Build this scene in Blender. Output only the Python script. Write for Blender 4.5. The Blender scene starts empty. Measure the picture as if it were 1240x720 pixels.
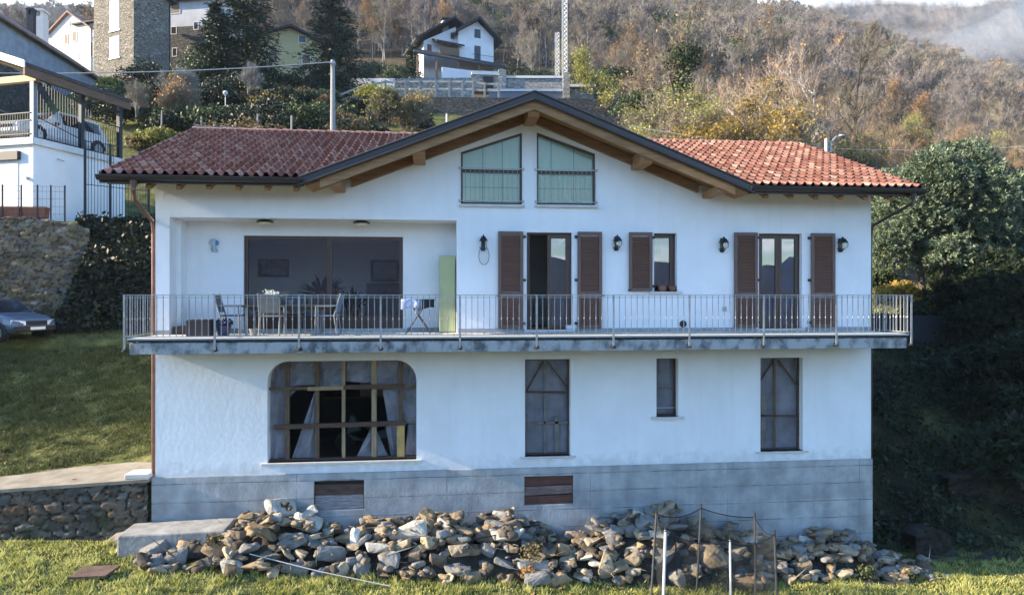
import bpy, bmesh, math, random
import numpy as np
from mathutils import Vector, Matrix
from mathutils.geometry import tessellate_polygon
R = math.radians
SC = bpy.context.scene
COL = SC.collection
# ------------------------------------------------------------------ camera, sky, sun, exposure
CX, CY, CZ = 6.30, -16.05, 0.95
YAW = R(6.05)
RTX, RTY = math.cos(YAW), -math.sin(YAW)
FWX, FWY = math.sin(YAW), math.cos(YAW)
cam = bpy.data.cameras.new('camera')
cam.sensor_width = 36.0
cam.lens = 830 / 1240 * 36
cam.shift_y = -2 / 1240
cam.clip_start = 0.1
cam.clip_end = 20000
camo = bpy.data.objects.new('camera', cam)
COL.objects.link(camo)
camo.location = (CX, CY, CZ)
camo.rotation_euler = (R(90), 0, -YAW)
SC.camera = camo
SUN_EL, SUN_AZ = R(22), R(1.7)          # azimuth: how far the light turns from the facade line towards the wall
sl = bpy.data.lights.new('sun', 'SUN')
sl.energy = 4.3
sl.angle = R(0.5)
sl.color = (1.0, 0.84, 0.62)
slo = bpy.data.objects.new('sun', sl)
COL.objects.link(slo)
to_sun = Vector((-math.cos(SUN_AZ) * math.cos(SUN_EL), -math.sin(SUN_AZ) * math.cos(SUN_EL), math.sin(SUN_EL)))
slo.rotation_euler = to_sun.to_track_quat('Z', 'Y').to_euler()
slo.location = (-40, -20, 40)
world = bpy.data.worlds.new('World')
SC.world = world
world.use_nodes = True
wn, wl = world.node_tree.nodes, world.node_tree.links
wn.clear()
wo = wn.new('ShaderNodeOutputWorld')
bg = wn.new('ShaderNodeBackground')
sky = wn.new('ShaderNodeTexSky')
sky.sky_type = 'NISHITA'
sky.sun_disc = False
sky.sun_elevation = SUN_EL
sky.sun_rotation = math.atan2(to_sun.x, to_sun.y)
sky.altitude = 600
sky.air_density = 1.0
sky.dust_density = 0.3
sky.ozone_density = 2.5
bg.inputs['Strength'].default_value = 0.125
# broken white cloud low round the horizon
wtc = wn.new('ShaderNodeTexCoord')
wmp = wn.new('ShaderNodeMapping')
wmp.inputs['Scale'].default_value = (1, 1, 3.2)
wno = wn.new('ShaderNodeTexNoise')
wno.inputs['Scale'].default_value = 3.4
wno.inputs['Detail'].default_value = 9
wno.inputs['Roughness'].default_value = 0.62
wrp = wn.new('ShaderNodeValToRGB')
wrp.color_ramp.elements[0].position = 0.43
wrp.color_ramp.elements[1].position = 0.60
wsp = wn.new('ShaderNodeSeparateXYZ')
wl.new(wtc.outputs['Generated'], wsp.inputs['Vector'])
def wmath(op, a, b=None, clamp=True):
    n = wn.new('ShaderNodeMath'); n.operation = op; n.use_clamp = clamp
    for i, v in enumerate((a, b)):
        if v is None: continue
        if isinstance(v, (int, float)): n.inputs[i].default_value = v
        else: wl.new(v, n.inputs[i])
    return n.outputs[0]
def wramp(v, a, b):
    n = wn.new('ShaderNodeMapRange'); n.inputs['From Min'].default_value = a; n.inputs['From Max'].default_value = b; wl.new(v, n.inputs['Value']); return n.outputs['Result']
# cloud bank behind the mountain, low strips of cloud over the valley, clear blue overhead
back = wmath('MULTIPLY', wramp(wsp.outputs['Y'], .45, .8), wramp(wsp.outputs['Z'], .62, .45))
low = wmath('MULTIPLY', wramp(wsp.outputs['Z'], .17, .09), wramp(wsp.outputs['Y'], .1, -.2))
wn3 = wn.new('ShaderNodeTexNoise'); wn3.inputs['Scale'].default_value = 11; wn3.inputs['Detail'].default_value = 10; wn3.inputs['Roughness'].default_value = .66; wl.new(wmp.outputs['Vector'], wn3.inputs['Vector'])
low2 = wmath('MULTIPLY', wmath('MULTIPLY', low, wramp(wn3.outputs['Fac'], .47, .60)), .85)
wfac = wmath('MAXIMUM', wmath('MULTIPLY', wrp.outputs['Color'], back), low2)
wmx = wn.new('ShaderNodeMix'); wmx.data_type = 'RGBA'
wmx.inputs['B'].default_value = (8.0, 8.2, 8.6, 1)
wl.new(wtc.outputs['Generated'], wmp.inputs['Vector'])
wl.new(wmp.outputs['Vector'], wno.inputs['Vector'])
wl.new(wno.outputs['Fac'], wrp.inputs['Fac'])
wl.new(wfac, wmx.inputs['Factor'])
whs = wn.new('ShaderNodeHueSaturation'); whs.inputs['Saturation'].default_value = 1.22
wl.new(sky.outputs['Color'], whs.inputs['Color']); wl.new(whs.outputs['Color'], wmx.inputs['A'])
wl.new(wmx.outputs['Result'], bg.inputs['Color'])
wl.new(bg.outputs['Background'], wo.inputs['Surface'])
SC.view_settings.view_transform = 'Standard'
SC.view_settings.look = 'None'
SC.view_settings.gamma = 1.0
SC.view_settings.exposure = 2.1
SC.render.engine = 'CYCLES'
SC.cycles.use_denoising = True
SC.cycles.max_bounces = 6
SC.cycles.transparent_max_bounces = 24
SC.cycles.caustics_reflective = False
SC.cycles.caustics_refractive = False
HAZE = 0.00018
# ------------------------------------------------------------------ measuring helpers
def ray(px):
    t = (px - 620) / 830
    return RTX * t + FWX, RTY * t + FWY
def on_y(px, py, y=0.0):
    """the point of the plane y = const seen at a place in the photo"""
    rx, ry = ray(px)
    d = (y - CY) / ry
    return Vector((CX + rx * d, y, CZ + (358 - py) / 830 * d))
def at_d(px, py, d):
    rx, ry = ray(px)
    return Vector((CX + rx * d, CY + ry * d, CZ + (358 - py) / 830 * d))
# ------------------------------------------------------------------ materials
MATS = {}
def _n(nt, t): return nt.nodes.new(t)
def mat(name, col, rough=0.75, var=0.18, scale=3.0, bump=0.0, bscale=40.0, col2=None, metallic=0.0, spec=0.4, detail=6, rnd=0.0, stretch=(1, 1, 1), c2pos=(0.35, 0.65)):
    if name in MATS: return MATS[name]
    m = bpy.data.materials.new(name); m.use_nodes = True
    nt = m.node_tree; nt.nodes.clear()
    out = _n(nt, 'ShaderNodeOutputMaterial'); b = _n(nt, 'ShaderNodeBsdfPrincipled')
    nt.links.new(b.outputs[0], out.inputs[0])
    b.inputs['Roughness'].default_value = rough
    b.inputs['Metallic'].default_value = metallic
    b.inputs['Specular IOR Level'].default_value = spec
    tc = _n(nt, 'ShaderNodeTexCoord'); mp = _n(nt, 'ShaderNodeMapping')
    mp.inputs['Scale'].default_value = stretch
    nt.links.new(tc.outputs['Object'], mp.inputs[0])
    no = _n(nt, 'ShaderNodeTexNoise'); no.inputs['Scale'].default_value = scale; no.inputs['Detail'].default_value = detail
    no.inputs['Roughness'].default_value = 0.6
    nt.links.new(mp.outputs[0], no.inputs['Vector'])
    rp = _n(nt, 'ShaderNodeValToRGB')
    c = Vector(col); 
    if col2 is None:
        a, bb = c * (1 - var), c * (1 + var)
    else:
        a, bb = c, Vector(col2)
    rp.color_ramp.elements[0].position = c2pos[0]; rp.color_ramp.elements[0].color = (*a, 1)
    rp.color_ramp.elements[1].position = c2pos[1]; rp.color_ramp.elements[1].color = (*[min(1, v) for v in bb], 1)
    nt.links.new(no.outputs['Fac'], rp.inputs['Fac'])
    last = rp.outputs['Color']
    if rnd > 0:
        oi = _n(nt, 'ShaderNodeObjectInfo'); hs = _n(nt, 'ShaderNodeHueSaturation')
        mr = _n(nt, 'ShaderNodeMapRange'); mr.inputs['To Min'].default_value = 1 - rnd; mr.inputs['To Max'].default_value = 1 + rnd
        nt.links.new(oi.outputs['Random'], mr.inputs['Value']); nt.links.new(mr.outputs[0], hs.inputs['Value'])
        nt.links.new(last, hs.inputs['Color']); last = hs.outputs['Color']
    nt.links.new(last, b.inputs['Base Color'])
    if bump > 0:
        n2 = _n(nt, 'ShaderNodeTexNoise'); n2.inputs['Scale'].default_value = bscale; n2.inputs['Detail'].default_value = 5
        bp = _n(nt, 'ShaderNodeBump'); bp.inputs['Strength'].default_value = bump; bp.inputs['Distance'].default_value = 0.02
        nt.links.new(mp.outputs[0], n2.inputs['Vector'])
        nt.links.new(n2.outputs['Fac'], bp.inputs['Height']); nt.links.new(bp.outputs[0], b.inputs['Normal'])
    MATS[name] = m
    m['out'] = 1
    return m
def bsdf(m): return next(n for n in m.node_tree.nodes if n.type == 'BSDF_PRINCIPLED')
def glass_mat(name, tint=(0.75, 0.8, 0.85), refl=0.5, rough=0.0, ior=1.5):
    if name in MATS: return MATS[name]
    m = bpy.data.materials.new(name); m.use_nodes = True
    nt = m.node_tree; nt.nodes.clear()
    out = _n(nt, 'ShaderNodeOutputMaterial')
    tr = _n(nt, 'ShaderNodeBsdfTransparent'); tr.inputs[0].default_value = (*tint, 1)
    gl = _n(nt, 'ShaderNodeBsdfGlossy'); gl.inputs['Roughness'].default_value = rough
    no = _n(nt, 'ShaderNodeTexNoise'); no.inputs['Scale'].default_value = 1.3; no.inputs['Detail'].default_value = 1
    tc = _n(nt, 'ShaderNodeTexCoord'); bp = _n(nt, 'ShaderNodeBump'); bp.inputs['Strength'].default_value = 0.02
    nt.links.new(tc.outputs['Object'], no.inputs['Vector']); nt.links.new(no.outputs['Fac'], bp.inputs['Height'])
    nt.links.new(bp.outputs[0], gl.inputs['Normal'])
    fr = _n(nt, 'ShaderNodeFresnel'); fr.inputs['IOR'].default_value = ior
    ad = _n(nt, 'ShaderNodeMath'); ad.operation = 'ADD'; ad.inputs[1].default_value = refl; ad.use_clamp = True
    mx = _n(nt, 'ShaderNodeMixShader')
    nt.links.new(fr.outputs[0], ad.inputs[0]); nt.links.new(ad.outputs[0], mx.inputs[0])
    nt.links.new(tr.outputs[0], mx.inputs[1]); nt.links.new(gl.outputs[0], mx.inputs[2])
    nt.links.new(mx.outputs[0], out.inputs[0])
    MATS[name] = m
    return m
def film_mat(name, col, alpha, rough=0.5, scale=2.0):
    """thin sheet: plastic film or netting that lets part of the light through"""
    if name in MATS: return MATS[name]
    m = mat(name, col, rough, 0.25, scale, 0.4, 6.0)
    nt = m.node_tree; out = next(n for n in nt.nodes if n.type == 'OUTPUT_MATERIAL'); b = bsdf(m)
    tr = _n(nt, 'ShaderNodeBsdfTransparent'); mx = _n(nt, 'ShaderNodeMixShader'); mx.inputs[0].default_value = alpha
    nt.links.new(tr.outputs[0], mx.inputs[1]); nt.links.new(b.outputs[0], mx.inputs[2]); nt.links.new(mx.outputs[0], out.inputs[0])
    return m
def brick_like(name, cols, mortar, size=(0.35, 0.16), scale=1.0, bump=1.0, rough=0.9, stretch=(1, 1, 1.9), vscale=3.2, gap=0.06, swap=None):
    """rubble masonry: stretched voronoi cells with recessed joints; swap uses the world YZ face"""
    if name in MATS: return MATS[name]
    m = bpy.data.materials.new(name); m.use_nodes = True
    nt = m.node_tree; nt.nodes.clear()
    out = _n(nt, 'ShaderNodeOutputMaterial'); b = _n(nt, 'ShaderNodeBsdfPrincipled'); b.inputs['Roughness'].default_value = rough
    b.inputs['Specular IOR Level'].default_value = 0.25
    nt.links.new(b.outputs[0], out.inputs[0])
    tc = _n(nt, 'ShaderNodeTexCoord'); mp = _n(nt, 'ShaderNodeMapping'); mp.inputs['Scale'].default_value = stretch
    nt.links.new(tc.outputs['Object'], mp.inputs[0])
    nd = _n(nt, 'ShaderNodeTexNoise'); nd.inputs['Scale'].default_value = 2.2; nd.inputs['Detail'].default_value = 3
    nt.links.new(mp.outputs[0], nd.inputs['Vector'])
    mxv = _n(nt, 'ShaderNodeMix'); mxv.data_type = 'RGBA'; mxv.blend_type = 'LINEAR_LIGHT'; mxv.inputs['Factor'].default_value = 0.12
    nt.links.new(mp.outputs[0], mxv.inputs['A']); nt.links.new(nd.outputs['Color'], mxv.inputs['B'])
    v1 = _n(nt, 'ShaderNodeTexVoronoi'); v1.inputs['Scale'].default_value = vscale
    v2 = _n(nt, 'ShaderNodeTexVoronoi'); v2.feature = 'DISTANCE_TO_EDGE'; v2.inputs['Scale'].default_value = vscale
    nt.links.new(mxv.outputs['Result'], v1.inputs['Vector']); nt.links.new(mxv.outputs['Result'], v2.inputs['Vector'])
    sp = _n(nt, 'ShaderNodeSeparateColor'); nt.links.new(v1.outputs['Color'], sp.inputs[0])
    rp = _n(nt, 'ShaderNodeValToRGB'); rp.color_ramp.interpolation = 'LINEAR'
    els = rp.color_ramp.elements
    while len(els) < len(cols): els.new(0.5)
    for i, c in enumerate(cols):
        els[i].position = i / (len(cols) - 1); els[i].color = (*c, 1)
    nt.links.new(sp.outputs[0], rp.inputs[0])
    n3 = _n(nt, 'ShaderNodeTexNoise'); n3.inputs['Scale'].default_value = 14; n3.inputs['Detail'].default_value = 6
    nt.links.new(mp.outputs[0], n3.inputs['Vector'])
    mm = _n(nt, 'ShaderNodeMix'); mm.data_type = 'RGBA'; mm.blend_type = 'MULTIPLY'; mm.inputs['Factor'].default_value = 0.65
    nt.links.new(rp.outputs[0], mm.inputs['A'])
    r3 = _n(nt, 'ShaderNodeValToRGB'); r3.color_ramp.elements[0].position = 0.3; r3.color_ramp.elements[0].color = (0.45, 0.45, 0.45, 1); r3.color_ramp.elements[1].position = 0.65
    nt.links.new(n3.outputs['Fac'], r3.inputs[0]); nt.links.new(r3.outputs[0], mm.inputs['B'])
    r2 = _n(nt, 'ShaderNodeValToRGB'); r2.color_ramp.elements[0].position = gap * 0.4; r2.color_ramp.elements[1].position = gap
    nt.links.new(v2.outputs['Distance'], r2.inputs[0])
    mj = _n(nt, 'ShaderNodeMix'); mj.data_type = 'RGBA'; mj.inputs['A'].default_value = (*mortar, 1)
    nt.links.new(r2.outputs[0], mj.inputs['Factor']); nt.links.new(mm.outputs['Result'], mj.inputs['B'])
    nt.links.new(mj.outputs['Result'], b.inputs['Base Color'])
    bp = _n(nt, 'ShaderNodeBump'); bp.inputs['Strength'].default_value = bump; bp.inputs['Distance'].default_value = 0.05
    ad = _n(nt, 'ShaderNodeMath'); ad.operation = 'MULTIPLY_ADD'; ad.inputs[1].default_value = 0.35
    nt.links.new(n3.outputs['Fac'], ad.inputs[0]); nt.links.new(r2.outputs[0], ad.inputs[2])
    nt.links.new(ad.outputs[0], bp.inputs['Height']); nt.links.new(bp.outputs[0], b.inputs['Normal'])
    MATS[name] = m
    return m
# ------------------------------------------------------------------ mesh and object helpers
WM = {}
def wm(o): return WM.get(o.name, Matrix.Identity(4))
def tag(o, label=None, cat=None, group=None, kind=None):
    if label: o['label'] = label
    if cat: o['category'] = cat
    if group: o['group'] = group
    if kind: o['kind'] = kind
    return o
def thing(name, label, cat, loc=(0, 0, 0), group=None, rz=0.0):
    o = bpy.data.objects.new(name, None); COL.objects.link(o)
    o.empty_display_size = 0.2
    o.location = loc; o.rotation_euler = (0, 0, rz)
    WM[o.name] = Matrix.Translation(loc) @ Matrix.Rotation(rz, 4, 'Z')
    return tag(o, label, cat, group)
def rotmat(ax): return Matrix.Rotation(ax[0], 3, 'X') if ax else None
class MB:
    """collects solids in world coordinates and links them as one mesh object"""
    def __init__(s): s.v = []; s.f = []; s.uv = None
    def add(s, vs, fs):
        n = len(s.v); s.v.extend([tuple(v) for v in vs]); s.f.extend([tuple(i + n for i in f) for f in fs]); return s
    def box(s, a, b, M=None):
        x0, y0, z0 = a; x1, y1, z1 = b
        if x0 > x1: x0, x1 = x1, x0
        if y0 > y1: y0, y1 = y1, y0
        if z0 > z1: z0, z1 = z1, z0
        vs = [Vector(p) for p in ((x0, y0, z0), (x1, y0, z0), (x1, y1, z0), (x0, y1, z0), (x0, y0, z1), (x1, y0, z1), (x1, y1, z1), (x0, y1, z1))]
        if M is not None: vs = [M @ v for v in vs]
        return s.add(vs, [(0, 3, 2, 1), (4, 5, 6, 7), (0, 1, 5, 4), (1, 2, 6, 5), (2, 3, 7, 6), (3, 0, 4, 7)])
    def bar(s, p, q, w, h=None, up=(0, 0, 1)):
        """square bar from p to q"""
        p, q = Vector(p), Vector(q); h = h or w
        d = (q - p).normalized(); u = Vector(up)
        if abs(d.dot(u)) > 0.98: u = Vector((0, 1, 0))
        r = d.cross(u).normalized() * (w / 2); u = r.normalized().cross(d).normalized() * (h / 2)
        vs = [p - r - u, p + r - u, p + r + u, p - r + u, q - r - u, q + r - u, q + r + u, q - r + u]
        return s.add(vs, [(0, 3, 2, 1), (4, 5, 6, 7), (0, 1, 5, 4), (1, 2, 6, 5), (2, 3, 7, 6), (3, 0, 4, 7)])
    def tube(s, pts, r, k=8, cap=True):
        pts = [Vector(p) for p in pts]; n = len(pts)
        rr = r if isinstance(r, (list, tuple)) else [r] * n
        base = len(s.v); prev = None
        for i, p in enumerate(pts):
            d = (pts[min(i + 1, n - 1)] - pts[max(i - 1, 0)]).normalized()
            if prev is None:
                a = Vector((0, 0, 1)) if abs(d.z) < 0.9 else Vector((1, 0, 0))
                u = d.cross(a).normalized()
            else:
                u = (prev - d * prev.dot(d)).normalized()
            prev = u; w = d.cross(u)
            for j in range(k):
                t = 2 * math.pi * j / k
                s.v.append(tuple(p + (u * math.cos(t) + w * math.sin(t)) * rr[i]))
        for i in range(n - 1):
            for j in range(k):
                a = base + i * k + j; b = base + i * k + (j + 1) % k
                s.f.append((a, b, b + k, a + k))
        if cap:
            s.f.append(tuple(base + j for j in range(k))[::-1]); s.f.append(tuple(base + (n - 1) * k + j for j in range(k)))
        return s
    def lathe(s, c, prof, k=16, M=None):
        """prof: (radius, z) from bottom to top round the vertical through c"""
        c = Vector(c); base = len(s.v); n = len(prof)
        for r, z in prof:
            for j in range(k):
                t = 2 * math.pi * j / k
                p = Vector((r * math.cos(t), r * math.sin(t), z))
                if M is not None: p = M @ p
                s.v.append(tuple(c + p))
        for i in range(n - 1):
            for j in range(k):
                a = base + i * k + j; b = base + i * k + (j + 1) % k
                s.f.append((a, b, b + k, a + k))
        s.f.append(tuple(base + j for j in range(k))[::-1]); s.f.append(tuple(base + (n - 1) * k + j for j in range(k)))
        return s
    def prism(s, poly, off):
        """closed polygon of 3-D points pushed along off"""
        poly = [Vector(p) for p in poly]; off = Vector(off); n = len(poly)
        s.add(poly + [p + off for p in poly], [tuple(range(n))[::-1], tuple(range(n, 2 * n))] + [(i, (i + 1) % n, n + (i + 1) % n, n + i) for i in range(n)])
        return s
    def quad(s, a, b, c, d): return s.add([a, b, c, d], [(0, 1, 2, 3)])
    def plate(s, outer, holes, y0, y1, axis='y'):
        """wall with openings: outer and holes are (x, z) loops; faces at y0 and y1"""
        loops = [outer] + list(holes)
        flat = [p for l in loops for p in l]
        tris = tessellate_polygon([[Vector((p[0], p[1], 0)) for p in l] for l in loops])
        n = len(flat)
        P = (lambda p, y: (p[0], y, p[1])) if axis == 'y' else (lambda p, y: (y, p[0], p[1]))
        vs = [P(p, y0) for p in flat] + [P(p, y1) for p in flat]
        fs = [tuple(t) for t in tris] + [tuple(i + n for i in t)[::-1] for t in tris]
        k = 0
        for l in loops:
            m = len(l)
            for i in range(m):
                a, b = k + i, k + (i + 1) % m
                fs.append((a, b, b + n, a + n))
            k += m
        return s.add(vs, fs)
    def build(s, name, material, parent=None, label=None, smooth=False, bevel=0.0, recalc=True, kind=None, origin=None, local=False):
        me = bpy.data.meshes.new(name)
        M = None
        if parent is not None:
            M = None if local else wm(parent).inverted()
        elif origin is not None:
            M = Matrix.Translation(-Vector(origin))
        vs = s.v if M is None else [tuple(M @ Vector(v)) for v in s.v]
        me.from_pydata(vs, [], s.f)
        if recalc or bevel:
            bm = bmesh.new(); bm.from_mesh(me)
            bmesh.ops.recalc_face_normals(bm, faces=bm.faces)
            bm.to_mesh(me); bm.free()
        for m in (material if isinstance(material, (list, tuple)) else [material]): me.materials.append(m)
        if smooth:
            me.polygons.foreach_set('use_smooth', [True] * len(me.polygons))
        o = bpy.data.objects.new(name, me); COL.objects.link(o)
        if parent is not None:
            o.parent = parent; WM[o.name] = wm(parent)
        elif origin is not None:
            o.location = origin; WM[o.name] = Matrix.Translation(origin)
        if bevel:
            b = o.modifiers.new('bevel', 'BEVEL'); b.width = bevel; b.segments = 2; b.limit_method = 'ANGLE'
        if label: o['label'] = label
        if kind: o['kind'] = kind
        return o
def np_mesh(name, V, faces, mats, smooth=False, fmat=None):
    """V (n,3); faces: list of (m,k) index arrays"""
    me = bpy.data.meshes.new(name)
    V = np.asarray(V, dtype=np.float32)
    me.vertices.add(len(V)); me.vertices.foreach_set('co', V.ravel())
    faces = [np.asarray(f, dtype=np.int32) for f in faces if len(f)]
    li = np.concatenate([f.ravel() for f in faces])
    tot = np.concatenate([np.full(len(f), f.shape[1], dtype=np.int32) for f in faces])
    st = np.concatenate([[0], np.cumsum(tot)[:-1]]).astype(np.int32)
    me.loops.add(len(li)); me.loops.foreach_set('vertex_index', li)
    me.polygons.add(len(tot)); me.polygons.foreach_set('loop_start', st); me.polygons.foreach_set('loop_total', tot)
    for m in (mats if isinstance(mats, (list, tuple)) else [mats]): me.materials.append(m)
    if fmat is not None: me.polygons.foreach_set('material_index', np.asarray(fmat, dtype=np.int32))
    if smooth: me.polygons.foreach_set('use_smooth', np.ones(len(tot), dtype=bool))
    me.update(calc_edges=True); me.validate()
    return me
def link(name, me, parent=None, loc=(0, 0, 0), rz=0.0, s=1.0):
    o = bpy.data.objects.new(name, me); COL.objects.link(o)
    if parent is not None: o.parent = parent; WM[o.name] = wm(parent)
    else:
        o.location = loc; o.rotation_euler = (0, 0, rz); o.scale = (s, s, s) if not isinstance(s, (tuple, list)) else s
    return o
def copy_tree(o, parent=None):
    c = o.copy(); COL.objects.link(c)
    if parent is not None: c.parent = parent
    for ch in list(o.children): copy_tree(ch, c)
    return c
def rect(x0, x1, z0, z1): return [(x0, z0), (x1, z0), (x1, z1), (x0, z1)]
def smooth01(t):
    t = np.clip(t, 0, 1); return t * t * (3 - 2 * t)
# ------------------------------------------------------------------ terrain
TK = np.array([-1.6, -1.1, -.75, -.6, -.45, -.3, -.1, .05, .2, .4, .75, 1.1, 1.6])
DK = np.array([20, 26, 30, 36, 45, 60, 75, 95, 130, 200, 350, 600, 1200])
EK = np.array([
 [.20, .17, .13, .13, .20, .28, .30, .31, .31, .31, .33, .36, .20],
 [.20, .17, .13, .13, .20, .29, .32, .33, .32, .32, .35, .39, .20],
 [.16, .115, .11, .13, .20, .29, .315, .335, .315, .315, .34, .405, .20],
 [.16, .10, .11, .17, .235, .285, .322, .342, .325, .32, .35, .405, .20],
 [.06, .00, .06, .15, .230, .295, .327, .348, .36, .37, .41, .455, .25],
 [.06, .00, .06, .15, .235, .290, .308, .325, .355, .395, .44, .49, .30],
 [.06, .00, .06, .14, .215, .270, .294, .316, .355, .395, .44, .50, .30],
 [.06, .00, .06, .13, .195, .255, .285, .305, .345, .39, .44, .495, .30],
 [.06, -.02, .04, .10, .15, .205, .24, .272, .32, .37, .425, .475, .28],
 [.05, -.02, .02, .06, .10, .145, .18, .22, .275, .335, .385, .355, .20],
 [.04, -.02, .005, .035, .06, .095, .125, .155, .195, .245, .282, .25, .12],
 [.04, -.02, .00, .02, .04, .07, .09, .12, .15, .19, .22, .2, .10],
 [.04, -.02, .00, .02, .03, .05, .07, .09, .11, .14, .16, .15, .08]])
def e_table(t, d):
    ti = np.clip(np.interp(t, TK, np.arange(len(TK))), 0, len(TK) - 1.001)
    di = np.clip(np.interp(np.log(np.maximum(d, 1)), np.log(DK), np.arange(len(DK))), 0, len(DK) - 1.001)
    a = ti.astype(int); b = di.astype(int); ft = ti - a; fd = di - b
    return (EK[a, b] * (1 - ft) * (1 - fd) + EK[a + 1, b] * ft * (1 - fd) + EK[a, b + 1] * (1 - ft) * fd + EK[a + 1, b + 1] * ft * fd)
def vnoise(x, y, s=1.0):
    return (np.sin(x * 1.7 * s + 1.3 * np.sin(y * 1.1 * s)) + np.sin(y * 1.9 * s + 1.7 * np.sin(x * .9 * s + 2.0)) + 0.5 * np.sin((x * 3.1 + y * 2.3) * s)) / 2.5
def front_z(x, y):
    z = np.interp(x, [-60, -30, -10, 0, 6, 12, 17, 25, 50, 90], [-3.0, -3.4, -4.0, -4.45, -4.85, -5.35, -5.65, -5.72, -6.3, -8])
    yy = np.minimum(y, 0)
    return z + np.where(yy > -7, 0.045 * yy, -0.315 + 0.33 * (yy + 7)) * np.where(yy < -60, 1, 1)
def zt(x, y):
    x = np.asarray(x, dtype=float); y = np.asarray(y, dtype=float)
    u = (x - CX) * RTX + (y - CY) * RTY
    d = (x - CX) * FWX + (y - CY) * FWY
    dd = np.maximum(d, 6.0)
    t = u / dd
    far = CZ + e_table(t, dd) * dd
    fz = front_z(x, y)
    f0 = front_z(x, np.zeros_like(y))
    ptop = -3.12 + np.minimum(x, 0) * 0.045
    # left yard: path behind the low stone wall, grass bank, parking level, terrace of the garage
    zl = np.interp(y, [0.0, 0.3, 1.2, 2.2, 4.0, 6.5, 8.2, 9.4, 12.9, 13.3, 40], [0, 0, 0.03, 0.30, 1.0, 1.85, 2.35, 2.55, 2.65, 7.0, 7.2]) + ptop
    zl = np.where(y > 9.4, np.interp(y, [9.4, 12.9, 13.3, 40], [-0.58, -0.45, 3.95, 4.0]) * 1.0, zl) if True else zl
    ivy = np.interp(y, [9.4, 10.6, 13.6, 20], [-0.58, -0.3, 3.9, 4.0])
    wiv = smooth01((x + 8.3) / 0.8)
    zl = np.where(y > 9.4, zl * (1 - wiv) + ivy * wiv, zl)
    zl = np.where(y < 0.15, fz, zl)
    # right bank
    kz = np.interp(y, [0, 1.0, 3.0, 5.5, 8.0, 8.4, 8.6, 12, 16, 22], [0, .25, 1.7, 3.5, 4.75, 4.85, 5.75, 5.95, 6.2, 6.6])
    zr = np.where(y < 0, fz, -5.65 + kz + (f0 + 5.65) * np.clip(1 - y / 8, 0, 1) + 0.22 * vnoise(x, y, .9) * np.clip(y / 2, 0, 1) * np.clip((8.3 - y) / 2, 0, 1))
    zb = np.interp(y, [9.2, 12, 15, 20], [-.5, -.3, 2.6, 4.2])
    zm = np.where(y < 0, fz, np.where(y < 9.05, f0 - .5, zb))
    wl_ = smooth01((0.35 - x) / 0.3); wr_ = smooth01((x - 16.65) / 0.3)
    near = zm * (1 - wl_) * (1 - wr_) + zl * wl_ + zr * wr_
    wb = smooth01((d - 27.5) / 8)
    z = near * (1 - wb) + far * wb
    z = np.where(y < 9, near, z)
    z = np.maximum(z, -170 + .0 * y)
    return z + 0.03 * vnoise(x, y, 1.1) + 0.02 * vnoise(x + 7, y, 3.1)
def gz(x, y): return float(zt(np.array([x]), np.array([y]))[0])
def ground(px, d):
    rx, ry = ray(px); x, y = CX + rx * d, CY + ry * d
    return Vector((x, y, gz(x, y)))
# ------------------------------------------------------------------ the ground, one sheet
def knots(lo, f0, f1, hi, step, grow=1.22):
    a = list(np.arange(f0, f1 + 1e-6, step)); s = step; p = f1
    while p < hi: s *= grow; p += s; a.append(p)
    s = step; p = f0; b = []
    while p > lo: s *= grow; p -= s; b.append(p)
    return np.array(b[::-1] + a)
gx = knots(-1500, -13, 30, 1500, .25, 1.06)
gy = knots(-1500, -5.5, 20, 1300, .25, 1.06)
GX, GY = np.meshgrid(gx, gy)
GZ = zt(GX, GY)
V = np.stack([GX.ravel(), GY.ravel(), GZ.ravel()], 1)
nx, ny = len(gx), len(gy)
ii = np.arange(nx * ny).reshape(ny, nx)
Fq = np.stack([ii[:-1, :-1].ravel(), ii[:-1, 1:].ravel(), ii[1:, 1:].ravel(), ii[1:, :-1].ravel()], 1)
gm = bpy.data.materials.new('ground'); gm.use_nodes = True
nt = gm.node_tree; b = bsdf(gm); b.inputs['Roughness'].default_value = 0.95; b.inputs['Specular IOR Level'].default_value = 0.1
tc = nt.nodes.new('ShaderNodeTexCoord')
def gno(scale, detail=6):
    n = nt.nodes.new('ShaderNodeTexNoise'); n.inputs['Scale'].default_value = scale; n.inputs['Detail'].default_value = detail
    nt.links.new(tc.outputs['Object'], n.inputs['Vector']); return n
def gramp(src, c0, c1, p0=.35, p1=.65):
    r = nt.nodes.new('ShaderNodeValToRGB'); r.color_ramp.elements[0].position = p0; r.color_ramp.elements[1].position = p1
    r.color_ramp.elements[0].color = (*c0, 1); r.color_ramp.elements[1].color = (*c1, 1)
    nt.links.new(src, r.inputs[0]); return r
g1 = gramp(gno(1.6).outputs['Fac'], (.055, .068, .020), (.17, .165, .06))
wv = None
g2 = gramp(gno(2.4, 8).outputs['Fac'], (.05, .038, .024), (.13, .10, .062))
at = nt.nodes.new('ShaderNodeAttribute'); at.attribute_name = 'wood'
mx = nt.nodes.new('ShaderNodeMix'); mx.data_type = 'RGBA'
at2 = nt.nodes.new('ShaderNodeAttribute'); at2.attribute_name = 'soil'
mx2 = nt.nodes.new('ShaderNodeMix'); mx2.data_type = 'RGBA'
g3 = gramp(gno(3.1, 9).outputs['Fac'], (.006, .006, .004), (.018, .017, .012))  # near-black tone; on the right bank it stands for shade
nt.links.new(at.outputs['Fac'], mx.inputs['Factor']); nt.links.new(g1.outputs[0], mx.inputs['A']); nt.links.new(g2.outputs[0], mx.inputs['B'])
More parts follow.
